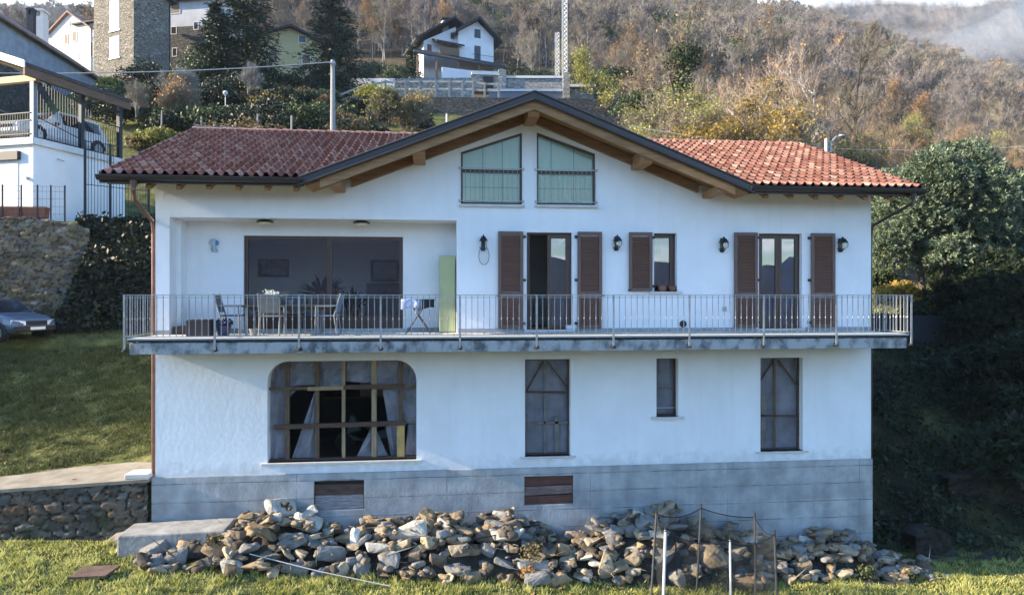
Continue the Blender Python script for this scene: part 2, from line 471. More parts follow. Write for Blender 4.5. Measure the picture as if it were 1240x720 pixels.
nt.links.new(mx.outputs['Result'], mx2.inputs['A']); nt.links.new(g3.outputs[0], mx2.inputs['B']); nt.links.new(at2.outputs['Fac'], mx2.inputs['Factor']); nt.links.new(mx2.outputs['Result'], b.inputs['Base Color'])
bp = nt.nodes.new('ShaderNodeBump'); bp.inputs['Strength'].default_value = 0.9; bp.inputs['Distance'].default_value = 0.08
nt.links.new(gno(9, 8).outputs['Fac'], bp.inputs['Height']); nt.links.new(bp.outputs[0], b.inputs['Normal'])
me = np_mesh('ground', V, [Fq], gm, smooth=True)
dcam = (GX - CX) * FWX + (GY - CY) * FWY
wood = smooth01((dcam - 62) / 12)
wood = np.maximum(wood, smooth01((GX - 13) / 3) * smooth01((dcam - 29) / 5))
wood = np.maximum(wood, 0.8 * smooth01((GX - 16.6) / .6) * smooth01((GY - .5) / 1.0) * (0.5 + 0.5 * vnoise(GX, GY, .8)))
wood = np.maximum(wood, smooth01((-40 - GY) / 30))
soil = smooth01((GX - 16.6) / .6) * smooth01((GY - .2) / .6) * smooth01((9.2 - GY) / .6) * np.clip(.75 + .35 * vnoise(GX, GY, .8), 0, 1)  # right bank: the house shade is put into the ground colour here
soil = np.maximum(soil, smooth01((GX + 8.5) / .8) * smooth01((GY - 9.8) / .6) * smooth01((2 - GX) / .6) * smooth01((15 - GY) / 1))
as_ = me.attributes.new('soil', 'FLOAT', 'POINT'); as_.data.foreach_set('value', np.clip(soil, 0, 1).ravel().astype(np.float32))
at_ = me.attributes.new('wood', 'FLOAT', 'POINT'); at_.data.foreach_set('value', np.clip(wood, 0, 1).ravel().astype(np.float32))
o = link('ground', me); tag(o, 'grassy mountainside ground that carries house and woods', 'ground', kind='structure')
# far mountains: the snowy ridge beyond the wooded shoulder, the hazy ridge on the other side, and the range across the valley
from mathutils import noise as mnoise
def ridge(name, label, m, pts, dist, depth, base, kind='structure', amp=.03, seed=1, n=220):
    """pts: (photo x, photo y) of the crest; a solid ridge with slopes to both sides at its own distance"""
    px = np.linspace(pts[0][0], pts[-1][0], n); py = np.interp(px, [p[0] for p in pts], [p[1] for p in pts])
    rows = []; J = 60
    for j in range(J):
        f = j / (J - 1)                      # 0 front foot, .6 crest, 1 back foot
        dd = dist - depth * .6 + depth * f
        hf = (f / .6) ** 1.05 if f <= .6 else 1 - (f - .6) / .4
        row = []
        for i in range(n):
            t = (px[i] - 620) / 830
            top = (358 - py[i]) / 830 * dist
            x, y = CX + (RTX * t + FWX) * dd, CY + (RTY * t + FWY) * dd
            k = mnoise.hetero_terrain(Vector((x / 170 + seed, y / 170, seed)), 1.0, 2.1, 7, .7) - .7
            z = base + (top - base) * hf + amp * 900 * k * min(1, f * 6, (1 - f) * 6) * (1 if abs(f - .6) > .05 else .6)
            row.append((x, y, CZ + z))
        rows.append(row)
    Vv = np.array(rows).reshape(-1, 3); ij = np.arange(J * n).reshape(J, n)
    F_ = np.stack([ij[:-1, :-1].ravel(), ij[:-1, 1:].ravel(), ij[1:, 1:].ravel(), ij[1:, :-1].ravel()], 1)
    o = link(name, np_mesh(name, Vv, [F_], m, smooth=True)); return tag(o, label, 'mountain', kind=kind)
def mountain_mat(name, low, high, z0, z1, wob):
    m = mat(name, low, .95, .55, .03, .9, .05, detail=12, spec=.1, c2pos=(.4, .6)); next(n for n in m.node_tree.nodes if n.type == 'BUMP').inputs['Distance'].default_value = 6; nt = m.node_tree; b = bsdf(m)
    src = b.inputs['Base Color'].links[0].from_socket
    tc = _n(nt, 'ShaderNodeTexCoord'); sp = _n(nt, 'ShaderNodeSeparateXYZ'); nt.links.new(tc.outputs['Object'], sp.inputs[0])
    no = _n(nt, 'ShaderNodeTexNoise'); no.inputs['Scale'].default_value = .008; no.inputs['Detail'].default_value = 10; no.inputs['Roughness'].default_value = .7
    nt.links.new(tc.outputs['Object'], no.inputs['Vector'])
    ma = _n(nt, 'ShaderNodeMath'); ma.operation = 'MULTIPLY_ADD'; ma.inputs[1].default_value = wob
    nt.links.new(no.outputs['Fac'], ma.inputs[0]); nt.links.new(sp.outputs['Z'], ma.inputs[2])
    mr = _n(nt, 'ShaderNodeMapRange'); mr.inputs['From Min'].default_value = z0 + wob * .5; mr.inputs['From Max'].default_value = z1 + wob * .5
    nt.links.new(ma.outputs[0], mr.inputs[0])
    mx = _n(nt, 'ShaderNodeMix'); mx.data_type = 'RGBA'; mx.inputs['B'].default_value = (*high, 1)
    nt.links.new(mr.outputs[0], mx.inputs['Factor']); nt.links.new(src, mx.inputs['A']); nt.links.new(mx.outputs['Result'], b.inputs['Base Color'])
    return m
snow = mountain_mat('snowy_mountain', (.095, .078, .066), (.85, .87, .9), 356, 384, 70)
ridge('snow_mountain', 'pale mountain with snow along its top beyond the wooded ridge', snow, [(780, -20), (870, -70), (940, -100), (1010, -115), (1080, -120), (1180, -120), (1300, -100), (1420, -50), (1600, 60)], 960, 620, -60, seed=3, amp=.018)
hazy = mountain_mat('hazy_mountain', (.10, .105, .12), (.25, .25, .27), 1700, 1900, 100)
ridge('distant_mountain', 'blue grey wooded ridge far behind the village roofs', hazy, [(-500, 60), (-200, 40), (-60, 20), (10, 13), (30, 14), (45, 11), (62, 15), (80, 9), (110, 12), (160, 8), (260, 0), (420, -10), (560, 30)], 860, 400, -60, seed=5, amp=.012)
# range on the other side of the valley, behind the camera: the window panes mirror it
mt2 = mountain_mat('valley_mountain', (.012, .03, .095), (.7, .72, .76), 175, 200, 60)  # the blue of distance haze is put into this base colour
rows = []; N = 220; J = 16
for j in range(J):
    f = j / (J - 1); row = []
    for i in range(N):
        a = math.pi * (1.02 + .96 * i / (N - 1)); rr = 950 + 450 * f
        k = math.cos(a) / max(-math.sin(a), .05)
        e = np.interp(k, [-1.5, -.5, -.1, .05, .14, .2, .26, .34, .42, .5, .6, 1.0, 2.0], [.13, .135, .125, .10, .068, .052, .060, .052, .040, .045, .07, .12, .16])
        crest = rr * 0 + (950 + 450 * .6) * e * max(-math.sin(a), .3) + 3.5 * math.sin(i * 1.9) + 3 * math.sin(i * 3.7 + 2)
        hf = (f / .6) if f < .6 else 1 - (f - .6) / .4
        row.append((CX + math.cos(a) * rr, CY + math.sin(a) * rr, -120 + (crest + 120) * hf * (1 + (.05 * math.sin(i * .9 + j * 2.2) if 0 < f < .58 else 0))))
    rows.append(row)
ij = np.arange(J * N).reshape(J, N)
F_ = np.stack([ij[:-1, :-1].ravel(), ij[:-1, 1:].ravel(), ij[1:, 1:].ravel(), ij[1:, :-1].ravel()], 1)
tag(link('valley_mountains', np_mesh('valley_mountains', np.array(rows).reshape(-1, 3), [F_], mt2, smooth=True)), 'mountain range across the valley facing the house', 'mountain', kind='structure')
# the air: thin haze over the whole place
hz = bpy.data.materials.new('haze'); hz.use_nodes = True; hz.node_tree.nodes.clear()
ho = hz.node_tree.nodes.new('ShaderNodeOutputMaterial'); hv = hz.node_tree.nodes.new('ShaderNodeVolumePrincipled')
hv.inputs['Color'].default_value = (.72, .84, 1.0, 1); hv.inputs['Density'].default_value = HAZE; hv.inputs['Anisotropy'].default_value = 0.0
hz.node_tree.links.new(hv.outputs[0], ho.inputs['Volume'])
tag(MB().box((-1700, -1600, -400), (1700, 1700, 440)).build('haze', hz), 'thin pale haze in the mountain air', 'haze', kind='stuff')
# a bank of mist lying before the snowy mountain
mh = bpy.data.materials.new('mist'); mh.use_nodes = True; mh.node_tree.nodes.clear()
mo = mh.node_tree.nodes.new('ShaderNodeOutputMaterial'); mv = mh.node_tree.nodes.new('ShaderNodeVolumePrincipled')
mv.inputs['Color'].default_value = (.80, .88, 1.0, 1); mv.inputs['Density'].default_value = .0034
mh.node_tree.links.new(mv.outputs[0], mo.inputs['Volume'])
q = MB()
v = at_d(1215, 40, 690)
bm = bmesh.new(); bmesh.ops.create_icosphere(bm, subdivisions=4, radius=1.0)
for w_ in bm.verts:
    c = w_.co; k = 1 + .16 * math.sin(4 * c.x + 1) + .14 * math.sin(5.3 * c.y + 3 * c.x) + .10 * math.sin(9 * c.x + 6 * c.z)
    w_.co = Vector((c.x * 110 * k, c.y * 50 * k, c.z * 20 * k + 7 * math.sin(c.x * 2)))
me = bpy.data.meshes.new('mist'); bm.to_mesh(me); bm.free(); me.materials.append(mh)
tag(link('mist', me, loc=tuple(v), rz=R(-35)), 'pale blue bank of mist lying before the snowy mountain', 'mist', kind='stuff')
# ------------------------------------------------------------------ the house
PLASTER = mat('white_plaster', (.79, .805, .82), .9, .035, 1.2, .20, 9)
def weather(m):
    nt = m.node_tree; b = bsdf(m); src = b.inputs['Base Color'].links[0].from_socket
    tc = _n(nt, 'ShaderNodeTexCoord'); mp = _n(nt, 'ShaderNodeMapping'); mp.inputs['Scale'].default_value = (2.2, 1, .22); nt.links.new(tc.outputs['Object'], mp.inputs[0])
    n3 = _n(nt, 'ShaderNodeTexNoise'); n3.inputs['Scale'].default_value = 1.5; n3.inputs['Detail'].default_value = 9; n3.inputs['Roughness'].default_value = .65; nt.links.new(mp.outputs[0], n3.inputs['Vector'])
    r3 = _n(nt, 'ShaderNodeValToRGB'); r3.color_ramp.elements[0].position = .28; r3.color_ramp.elements[0].color = (.88, .88, .87, 1); r3.color_ramp.elements[1].position = .50; nt.links.new(n3.outputs['Fac'], r3.inputs[0])
    m2 = _n(nt, 'ShaderNodeMix'); m2.data_type = 'RGBA'; m2.blend_type = 'MULTIPLY'; m2.inputs['Factor'].default_value = .5; nt.links.new(src, m2.inputs['A']); nt.links.new(r3.outputs[0], m2.inputs['B'])
    sp = _n(nt, 'ShaderNodeSeparateXYZ'); nt.links.new(tc.outputs['Object'], sp.inputs[0])
    n4 = _n(nt, 'ShaderNodeTexNoise'); n4.inputs['Scale'].default_value = 5; n4.inputs['Detail'].default_value = 7; nt.links.new(tc.outputs['Object'], n4.inputs['Vector'])
    ad = _n(nt, 'ShaderNodeMath'); ad.operation = 'MULTIPLY_ADD'; ad.inputs[1].default_value = .9; nt.links.new(n4.outputs['Fac'], ad.inputs[0]); nt.links.new(sp.outputs['Z'], ad.inputs[2])
    mr = _n(nt, 'ShaderNodeMapRange'); mr.inputs['From Min'].default_value = .42; mr.inputs['From Max'].default_value = .75; mr.inputs['To Min'].default_value = .45; mr.inputs['To Max'].default_value = 0; nt.links.new(ad.outputs[0], mr.inputs[0])
    m3 = _n(nt, 'ShaderNodeMix'); m3.data_type = 'RGBA'; m3.inputs['B'].default_value = (.45, .45, .43, 1); nt.links.new(mr.outputs[0], m3.inputs['Factor']); nt.links.new(m2.outputs['Result'], m3.inputs['A']); nt.links.new(m3.outputs['Result'], b.inputs['Base Color'])
weather(PLASTER)
PLASTER_IN = mat('inner_plaster', (.80, .79, .77), .9, .04, 1.2, .1, 35)
def concrete_mat():
    m = mat('board_marked_concrete', (.36, .37, .37), .9, .22, 1.6, .35, 18, detail=9); nt = m.node_tree; b = bsdf(m)
    src = b.inputs['Base Color'].links[0].from_socket
    tc = _n(nt, 'ShaderNodeTexCoord'); sp = _n(nt, 'ShaderNodeSeparateXYZ'); nt.links.new(tc.outputs['Object'], sp.inputs[0])
    no = _n(nt, 'ShaderNodeTexNoise'); no.inputs['Scale'].default_value = 1.1; no.inputs['Detail'].default_value = 6; nt.links.new(tc.outputs['Object'], no.inputs['Vector'])
    # horizontal board joints every 0.5 m and fewer upright ones, slightly wavy
    def joint(sock, per, wid, off):
        a = _n(nt, 'ShaderNodeMath'); a.operation = 'MULTIPLY_ADD'; a.inputs[1].default_value = .05
        nt.links.new(no.outputs['Fac'], a.inputs[0]); nt.links.new(sock, a.inputs[2])
        p = _n(nt, 'ShaderNodeMath'); p.operation = 'PINGPONG'; p.inputs[1].default_value = per / 2
        a2 = _n(nt, 'ShaderNodeMath'); a2.operation = 'ADD'; a2.inputs[1].default_value = off; nt.links.new(a.outputs[0], a2.inputs[0]); nt.links.new(a2.outputs[0], p.inputs[0])
        l = _n(nt, 'ShaderNodeMath'); l.operation = 'LESS_THAN'; l.inputs[1].default_value = wid; nt.links.new(p.outputs[0], l.inputs[0]); return l.outputs[0]
    h = joint(sp.outputs['Z'], .42, .010, .13); v = joint(sp.outputs['X'], 3.4, .006, .3)
    n2 = _n(nt, 'ShaderNodeTexNoise'); n2.inputs['Scale'].default_value = 2.6; n2.inputs['Detail'].default_value = 4; nt.links.new(tc.outputs['Object'], n2.inputs['Vector'])
    gt = _n(nt, 'ShaderNodeMapRange'); gt.inputs['From Min'].default_value = .35; gt.inputs['From Max'].default_value = .6; nt.links.new(n2.outputs['Fac'], gt.inputs[0])
    mxm = _n(nt, 'ShaderNodeMath'); mxm.operation = 'MAXIMUM'; nt.links.new(h, mxm.inputs[0]); nt.links.new(v, mxm.inputs[1])
    mm = _n(nt, 'ShaderNodeMath'); mm.operation = 'MULTIPLY'; nt.links.new(mxm.outputs[0], mm.inputs[0]); nt.links.new(gt.outputs[0], mm.inputs[1])
    mu = _n(nt, 'ShaderNodeMix'); mu.data_type = 'RGBA'; mu.inputs['B'].default_value = (.15, .155, .16, 1)
    nt.links.new(mm.outputs[0], mu.inputs['Factor']); nt.links.new(src, mu.inputs['A'])
    # every board field has its own tone
    cb = _n(nt, 'ShaderNodeCombineXYZ')
    for i_, (sk, per, off) in enumerate(((sp.outputs['X'], 40, 11), (sp.outputs['Z'], .42, .105))):
        a_ = _n(nt, 'ShaderNodeMath'); a_.operation = 'ADD'; a_.inputs[1].default_value = off; d_ = _n(nt, 'ShaderNodeMath'); d_.operation = 'DIVIDE'; d_.inputs[1].default_value = per; f_ = _n(nt, 'ShaderNodeMath'); f_.operation = 'FLOOR'
        nt.links.new(sk, a_.inputs[0]); nt.links.new(a_.outputs[0], d_.inputs[0]); nt.links.new(d_.outputs[0], f_.inputs[0]); nt.links.new(f_.outputs[0], cb.inputs[i_])
    wn2 = _n(nt, 'ShaderNodeTexWhiteNoise'); wn2.noise_dimensions = '2D'; nt.links.new(cb.outputs[0], wn2.inputs['Vector'])
    mr_ = _n(nt, 'ShaderNodeMapRange'); mr_.inputs['To Min'].default_value = .90; mr_.inputs['To Max'].default_value = 1.06; nt.links.new(wn2.outputs['Value'], mr_.inputs[0])
    hs_ = _n(nt, 'ShaderNodeHueSaturation'); nt.links.new(mr_.outputs[0], hs_.inputs['Value']); nt.links.new(src, hs_.inputs['Color']); nt.links.new(hs_.outputs[0], mu.inputs['A'])
    # damp runs
    mp = _n(nt, 'ShaderNodeMapping'); mp.inputs['Scale'].default_value = (1.5, 1, .25); nt.links.new(tc.outputs['Object'], mp.inputs[0])
    n3 = _n(nt, 'ShaderNodeTexNoise'); n3.inputs['Scale'].default_value = 1.8; n3.inputs['Detail'].default_value = 8; nt.links.new(mp.outputs[0], n3.inputs['Vector'])
    r3 = _n(nt, 'ShaderNodeValToRGB'); r3.color_ramp.elements[0].position = .38; r3.color_ramp.elements[0].color = (.6, .62, .64, 1); r3.color_ramp.elements[1].position = .6
    nt.links.new(n3.outputs['Fac'], r3.inputs[0])
    m2 = _n(nt, 'ShaderNodeMix'); m2.data_type = 'RGBA'; m2.blend_type = 'MULTIPLY'; m2.inputs['Factor'].default_value = .5
    nt.links.new(mu.outputs['Result'], m2.inputs['A']); nt.links.new(r3.outputs[0], m2.inputs['B']); nt.links.new(m2.outputs['Result'], b.inputs['Base Color'])
    return m
CONC = concrete_mat()
SLABC = mat('stained_slab_concrete', (.10, .105, .108), .9, .2, 2.4, .5, 20, col2=(.36, .375, .38), stretch=(1.6, 1, 1.1), c2pos=(.36, .54), detail=12)
FLOORT = mat('balcony_tile', (.62, .58, .52), .6, .06, 3)
DARKM = mat('dark_brown_metal', (.028, .022, .022), .38, .1, 4, spec=.5)
WOODL = mat('larch_wood', (.30, .165, .075), .7, .25, 3.0, .2, 20, stretch=(.6, 6, 6))
WOODD = mat('shutter_brown', (.16, .078, .052), .5, .08, 3, stretch=(1, 1, 8))
FRAMEW = mat('window_wood', (.080, .045, .034), .4, .1, 3)
SHFRAME = mat('shutter_frame_brown', (.14, .088, .07), .5, .08, 3)
STEEL = mat('galvanised_steel', (.42, .42, .42), .5, .12, 8, metallic=.5)
STONES = mat('pale_stone_sill', (.55, .55, .54), .7, .08, 6)
BLACK = mat('black_iron', (.012, .012, .013), .5, .1, 6)
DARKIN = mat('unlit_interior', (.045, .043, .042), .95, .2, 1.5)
GLASS = glass_mat('window_glass', (.62, .66, .72), .13)
GLASS_L = glass_mat('living_room_glass', (.9, .92, .94), .02)
COPPER = mat('weathered_copper_pipe', (.16, .085, .07), .45, .2, 5, metallic=.4)
W, DEP = 17.0, 9.2
ZB, ZF = -3.10, .08                       # foot of the plaster, balcony floor
XA, ZA, ZE = 8.40, 5.42, 3.47             # gable apex (top of the roof edge), eave line
GS = (ZA - ZE) / (XA - 3.43)              # gable pitch
MS = .41                                  # main roof pitch
YE, YR = -.90, 4.55                       # eave line, ridge line
ZR = ZE + MS * (YR - YE)
def gable_top(x): return ZA - GS * abs(x - XA)
house = thing('house', 'white two storey house with red tiled roof and long balcony', 'house', (0, 0, ZB))
UP = .36                                  # how far the wall head sits below the roof edge line
def wall_head(x): return max(gable_top(x) - UP + .05, 3.62)
def arc_window(x0, x1, z0, z1, r):
    pts = [(x0, z0), (x1, z0)]
    for k in range(7): a = math.pi / 2 * k / 6; pts.append((x1 - r + r * math.cos(a), z1 - r + r * math.sin(a)))
    for k in range(7): a = math.pi / 2 * (1 + k / 6); pts.append((x0 + r + r * math.cos(a), z1 - r + r * math.sin(a)))
    return pts
GW1 = [(6.80, 3.09), (8.24, 3.09), (8.24, 4.80), (6.80, 4.31)]
GW2 = [(8.59, 3.10), (10.0, 3.10), (10.0, 4.34), (8.59, 4.82)]
D1 = (8.35, 9.44, ZF + .07, 2.45); W2 = (11.44, 12.01, 1.05, 2.46); D3 = (14.08, 15.19, ZF + .07, 2.48)
L1 = arc_window(2.42, 5.77, -2.84, -.54, .46); L2 = (8.31, 9.40, -2.84, -.55); L3 = (11.50, 12.04, -1.96, -.56); L4 = (14.12, 15.21, -2.86, -.57)
LOG = (.30, 6.70, ZF, 2.71); BIG = (1.68, 5.42, ZF + .08, 2.38)
xg = [XA - (ZA - UP + .05 - 3.62) / GS, XA + (ZA - UP + .05 - 3.62) / GS]
outline = [(0, ZB), (W, ZB), (W, 3.62), (xg[1], 3.62), (XA, ZA - UP + .05), (xg[0], 3.62), (0, 3.62)]
WT = .40
m = MB().plate(outline, [rect(*LOG), GW1, GW2, rect(*D1), rect(*W2), rect(*D3), L1, rect(*L2), rect(*L3), rect(*L4)], 0, WT)
m.build('wall', PLASTER, house)
# loggia: back wall with the big opening, cheeks, soffit
m = MB().plate(rect(.30, 6.70, ZF - .2, 2.80), [rect(*BIG)], .80, 1.05)
m.build('loggia_wall', PLASTER, house)
m = MB(); m.box((.22, .40, ZF - .2), (.30, 1.05, 2.80)); m.box((6.70, .40, ZF - .2), (6.78, 1.05, 2.80)); m.box((.22, .40, 2.71), (6.78, .80, 2.79))
m.build('loggia_cheek', PLASTER, house)
# side and rear walls, floors inside
m = MB(); m.prism([(0.0, WT, ZB), (0.0, DEP, ZB), (0, DEP, 3.6), (0, YR, ZR - .35), (0, WT, 3.85)], (.4, 0, 0)); m.build('wall', PLASTER, house)
m = MB(); m.prism([(W - .4, WT, ZB), (W - .4, DEP, ZB), (W - .4, DEP, 3.6), (W - .4, YR, ZR - .35), (W - .4, WT, 3.85)], (.4, 0, 0)); m.build('wall', PLASTER, house)
m = MB(); m.box((.4, DEP - .4, ZB), (W - .4, DEP, 3.6)); m.build('wall', PLASTER, house)
m = MB(); m.box((-.07, -.035, -7.2), (W + .02, .45, ZB - .012)); m.box((-.07, .45, -7.2), (.4, DEP, ZB)); m.box((W - .4, .45, -7.2), (W + .02, DEP, ZB))
fm = MB().plate(rect(-.07, W + .02, -7.2, ZB - .004), [rect(3.45, 4.58, -3.95, -3.27), rect(8.29, 9.46, -3.98, -3.30)], -.035, .42)
fm.box((-.07, .42, -7.2), (.4, DEP, ZB - .004)); fm.box((W - .4, .42, -7.2), (W + .02, DEP, ZB - .004))
fm.build('foundation', CONC, house)
m = MB(); m.box((.4, 1.05, -.2), (W - .4, DEP - .4, ZF)); m.box((.4, WT, -.2), (W - .4, 1.05, ZF - .21)); m.build('floor_slab', mat('room_floor', (.20, .14, .10), .5, .2, 3), house)
m = MB(); m.box((.4, WT, 2.82), (W - .4, DEP - .4, 2.95)); m.build('ceiling_slab', PLASTER_IN, house)
m = MB(); m.box((6.9, WT, ZF), (7.0, DEP - .4, 2.82)); m.box((10.2, WT, ZF), (10.3, DEP - .4, 2.82)); m.box((13.0, WT, ZF), (13.1, DEP - .4, 2.82))
m.box((.4, 5.0, ZF), (6.9, 5.12, 2.82)); m.box((7.0, 4.2, ZF), (W - .4, 4.3, 2.82)); m.build('partition', PLASTER_IN, house)
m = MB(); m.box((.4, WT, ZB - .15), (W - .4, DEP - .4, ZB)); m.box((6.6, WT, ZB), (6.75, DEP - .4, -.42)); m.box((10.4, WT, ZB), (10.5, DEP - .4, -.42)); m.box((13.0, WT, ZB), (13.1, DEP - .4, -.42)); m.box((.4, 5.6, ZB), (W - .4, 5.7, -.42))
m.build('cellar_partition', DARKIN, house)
# ---- roof: tile sheets as real corrugated rows
def tile_mat():
    m = bpy.data.materials.new('clay_tile'); m.use_nodes = True; nt = m.node_tree; b = bsdf(m)
    b.inputs['Roughness'].default_value = .75; b.inputs['Specular IOR Level'].default_value = .2
    uv = _n(nt, 'ShaderNodeUVMap'); sp = _n(nt, 'ShaderNodeSeparateXYZ'); nt.links.new(uv.outputs[0], sp.inputs[0])
    cb = _n(nt, 'ShaderNodeCombineXYZ')
    for i, per in enumerate((.205, .36)):
        d = _n(nt, 'ShaderNodeMath'); d.operation = 'DIVIDE'; d.inputs[1].default_value = per; f = _n(nt, 'ShaderNodeMath'); f.operation = 'FLOOR'
        nt.links.new(sp.outputs[i], d.inputs[0]); nt.links.new(d.outputs[0], f.inputs[0]); nt.links.new(f.outputs[0], cb.inputs[i])
    wn_ = _n(nt, 'ShaderNodeTexWhiteNoise'); wn_.noise_dimensions = '2D'; nt.links.new(cb.outputs[0], wn_.inputs['Vector'])
    rp = _n(nt, 'ShaderNodeValToRGB'); e = rp.color_ramp.elements
    e[0].color = (.22, .088, .062, 1); e[1].position = 1; e[1].color = (.44, .29, .22, 1)
    for p, c in ((.3, (.27, .118, .085)), (.62, (.32, .15, .11)), (.9, (.38, .21, .16))): q = e.new(p); q.color = (*c, 1)
    nt.links.new(wn_.outputs['Value'], rp.inputs[0])
    no = _n(nt, 'ShaderNodeTexNoise'); no.inputs['Scale'].default_value = 9; no.inputs['Detail'].default_value = 7; tc = _n(nt, 'ShaderNodeTexCoord'); nt.links.new(tc.outputs['Object'], no.inputs['Vector'])
    r2 = _n(nt, 'ShaderNodeValToRGB'); r2.color_ramp.elements[0].position = .35; r2.color_ramp.elements[0].color = (.5, .5, .5, 1); r2.color_ramp.elements[1].position = .62
    nt.links.new(no.outputs['Fac'], r2.inputs[0])
    mu = _n(nt, 'ShaderNodeMix'); mu.data_type = 'RGBA'; mu.blend_type = 'MULTIPLY'; mu.inputs['Factor'].default_value = .6
    nt.links.new(rp.outputs[0], mu.inputs['A']); nt.links.new(r2.outputs[0], mu.inputs['B']); nt.links.new(mu.outputs['Result'], b.inputs['Base Color'])
    MATS['clay_tile'] = m; return m
TILE = tile_mat()
TILE_SHADE = mat('tile_end_shade', (.045, .02, .016), .95, .2, 5)  # shade of the open tile ends, painted onto closed riser faces
def tile_sheet(name, org, eu, ev, L, S, keep, parent, per=.205, row=.36, nsub=10, hump=.080, M=TILE):
    """corrugated tile rows: eu along the eave, ev up the slope"""
    org, eu, ev = Vector(org), Vector(eu).normalized(), Vector(ev).normalized(); nn = eu.cross(ev).normalized()
    if nn.z < 0: nn = -nn
    nu = int(round(L / per)) * nsub; us = np.linspace(0, L, nu + 1); ph = (us / per) % 1.0
    prof = np.where(ph < .62, hump * np.sin(np.pi * ph / .62), -.008 * np.sin(np.pi * (ph - .62) / .38))
    nr = int(round(S / row)); vs = []; hs = []
    for r in range(nr):
        vs += [r * S / nr - .02, (r + 1) * S / nr - .02]; hs += [.040, .0]
    vs = np.array(vs); hs = np.array(hs)
    U, Vv = np.meshgrid(us, vs); H = prof[None, :] + hs[:, None]
    rng = np.random.RandomState(len(name) + nu)
    jit = rng.uniform(-.006, .006, (nr, nu // nsub + 1)); H = H + np.repeat(jit, 2, 0)[:, np.minimum((us / per).astype(int), jit.shape[1] - 1)]
    P = np.array(org)[None, None] + U[..., None] * np.array(eu) + Vv[..., None] * np.array(ev) + H[..., None] * np.array(nn)
    ii = np.arange(P.shape[0] * P.shape[1]).reshape(P.shape[:2])
    F_ = np.stack([ii[:-1, :-1].ravel(), ii[:-1, 1:].ravel(), ii[1:, 1:].ravel(), ii[1:, :-1].ravel()], 1)
    mi_ = np.zeros(P.shape[0] - 1, dtype=np.int32); mi_[1::2] = 1; phc = (ph[:-1] + .05) % 1; mi_ = (mi_[:, None] * ((phc > .07) & (phc < .60))[None]).ravel()
    P = P.reshape(-1, 3)
    if keep is not None:
        c = P[F_].mean(1); kk_ = keep(c); F_ = F_[kk_]; mi_ = mi_[kk_]
    M_ = np.array(wm(parent).inverted()); Pl = P @ M_[:3, :3].T + M_[:3, 3]
    me = np_mesh(name, Pl, [F_], [M, TILE_SHADE], fmat=mi_)
    uvl = me.uv_layers.new(name='UVMap')
    li = np.empty(len(me.loops), dtype=np.int32); me.loops.foreach_get('vertex_index', li)
    uvs = np.stack([U.ravel() + 1e-4, Vv.ravel() + .022], 1)
    Uc = uvs[li]; Fi = li.reshape(-1, 4)
    cen = uvs[Fi].mean(1); cc = np.repeat(cen, 4, 0)          # one colour per face: use the face centre
    uvl.data.foreach_set('uv', cc.astype(np.float32).ravel())
    return link(name, me, parent)
roofp = MB()
T = .20
# decks under the tiles: main front, main back, two gable slopes
X0, X1 = -.72, 17.66
roofp.prism([(X0, YE, ZE - .02), (X0, YR, ZR - .02), (X0, YR, ZR - T), (X0, YE, ZE - .14)], (3.43 - X0, 0, 0))
roofp.prism([(13.42, YE, ZE - .02), (13.42, YR, ZR - .02), (13.42, YR, ZR - T), (13.42, YE, ZE - .14)], (X1 - 13.42, 0, 0))
roofp.prism([(3.43, 1.6, ZE - .03 + MS * 2.5), (3.43, YR, ZR - .03), (3.43, YR, ZR - T), (3.43, 1.6, ZE + MS * 2.5 - T)], (10, 0, 0))
roofp.prism([(X0, YR, ZR - .02), (X0, DEP + .9, ZR - .02 - MS * (DEP + .9 - YR)), (X0, DEP + .9, ZR - T - MS * (DEP + .9 - YR)), (X0, YR, ZR - T)], (X1 - X0, 0, 0))
roof = roofp.build('roof', WOODL, house)
g = MB()
g.prism([(XA, YE + .04, ZA - .03), (3.43, YE + .04, ZE - .03), (3.43, YE + .04, ZE - .16), (XA, YE + .04, ZA - .16)], (0, 4.9, 0))
g.prism([(XA, YE + .04, ZA - .03), (XA, YE + .04, ZA - .16), (13.45, YE + .04, ZE - .16), (13.45, YE + .04, ZE - .03)], (0, 4.9, 0))
g.build('gable_roof', WOODL, roof)
def off_gable(c): return ~((np.abs(c[:, 0] - XA) < 4.95) & (ZA - GS * np.abs(c[:, 0] - XA) > c[:, 2] - .05))
ls = math.hypot(YR - YE, ZR - ZE)
tile_sheet('roof_tiles', (X0, YE - .02, ZE + .01), (1, 0, 0), (0, YR - YE, ZR - ZE), X1 - X0, ls, off_gable, roof)
tile_sheet('roof_tiles', (X1, DEP + .9, ZR - MS * (DEP + .9 - YR) + .01), (-1, 0, 0), (0, -(DEP + .9 - YR), MS * (DEP + .9 - YR)), X1 - X0, math.hypot(DEP + .9 - YR, MS * (DEP + .9 - YR)), None, roof)
gl = math.hypot(XA - 3.43, ZA - ZE)
above_main = lambda c: c[:, 2] > ZE + MS * (c[:, 1] - YE) - .02
tile_sheet('roof_tiles', (3.43, 4.3, ZE + .005), (0, -1, 0), (XA - 3.43, 0, ZA - ZE), 5.1, gl, above_main, roof)
tile_sheet('roof_tiles', (13.37, YE + .1, ZE + .005), (0, 1, 0), (-(13.37 - XA), 0, ZA - ZE), 5.1, gl, above_main, roof)
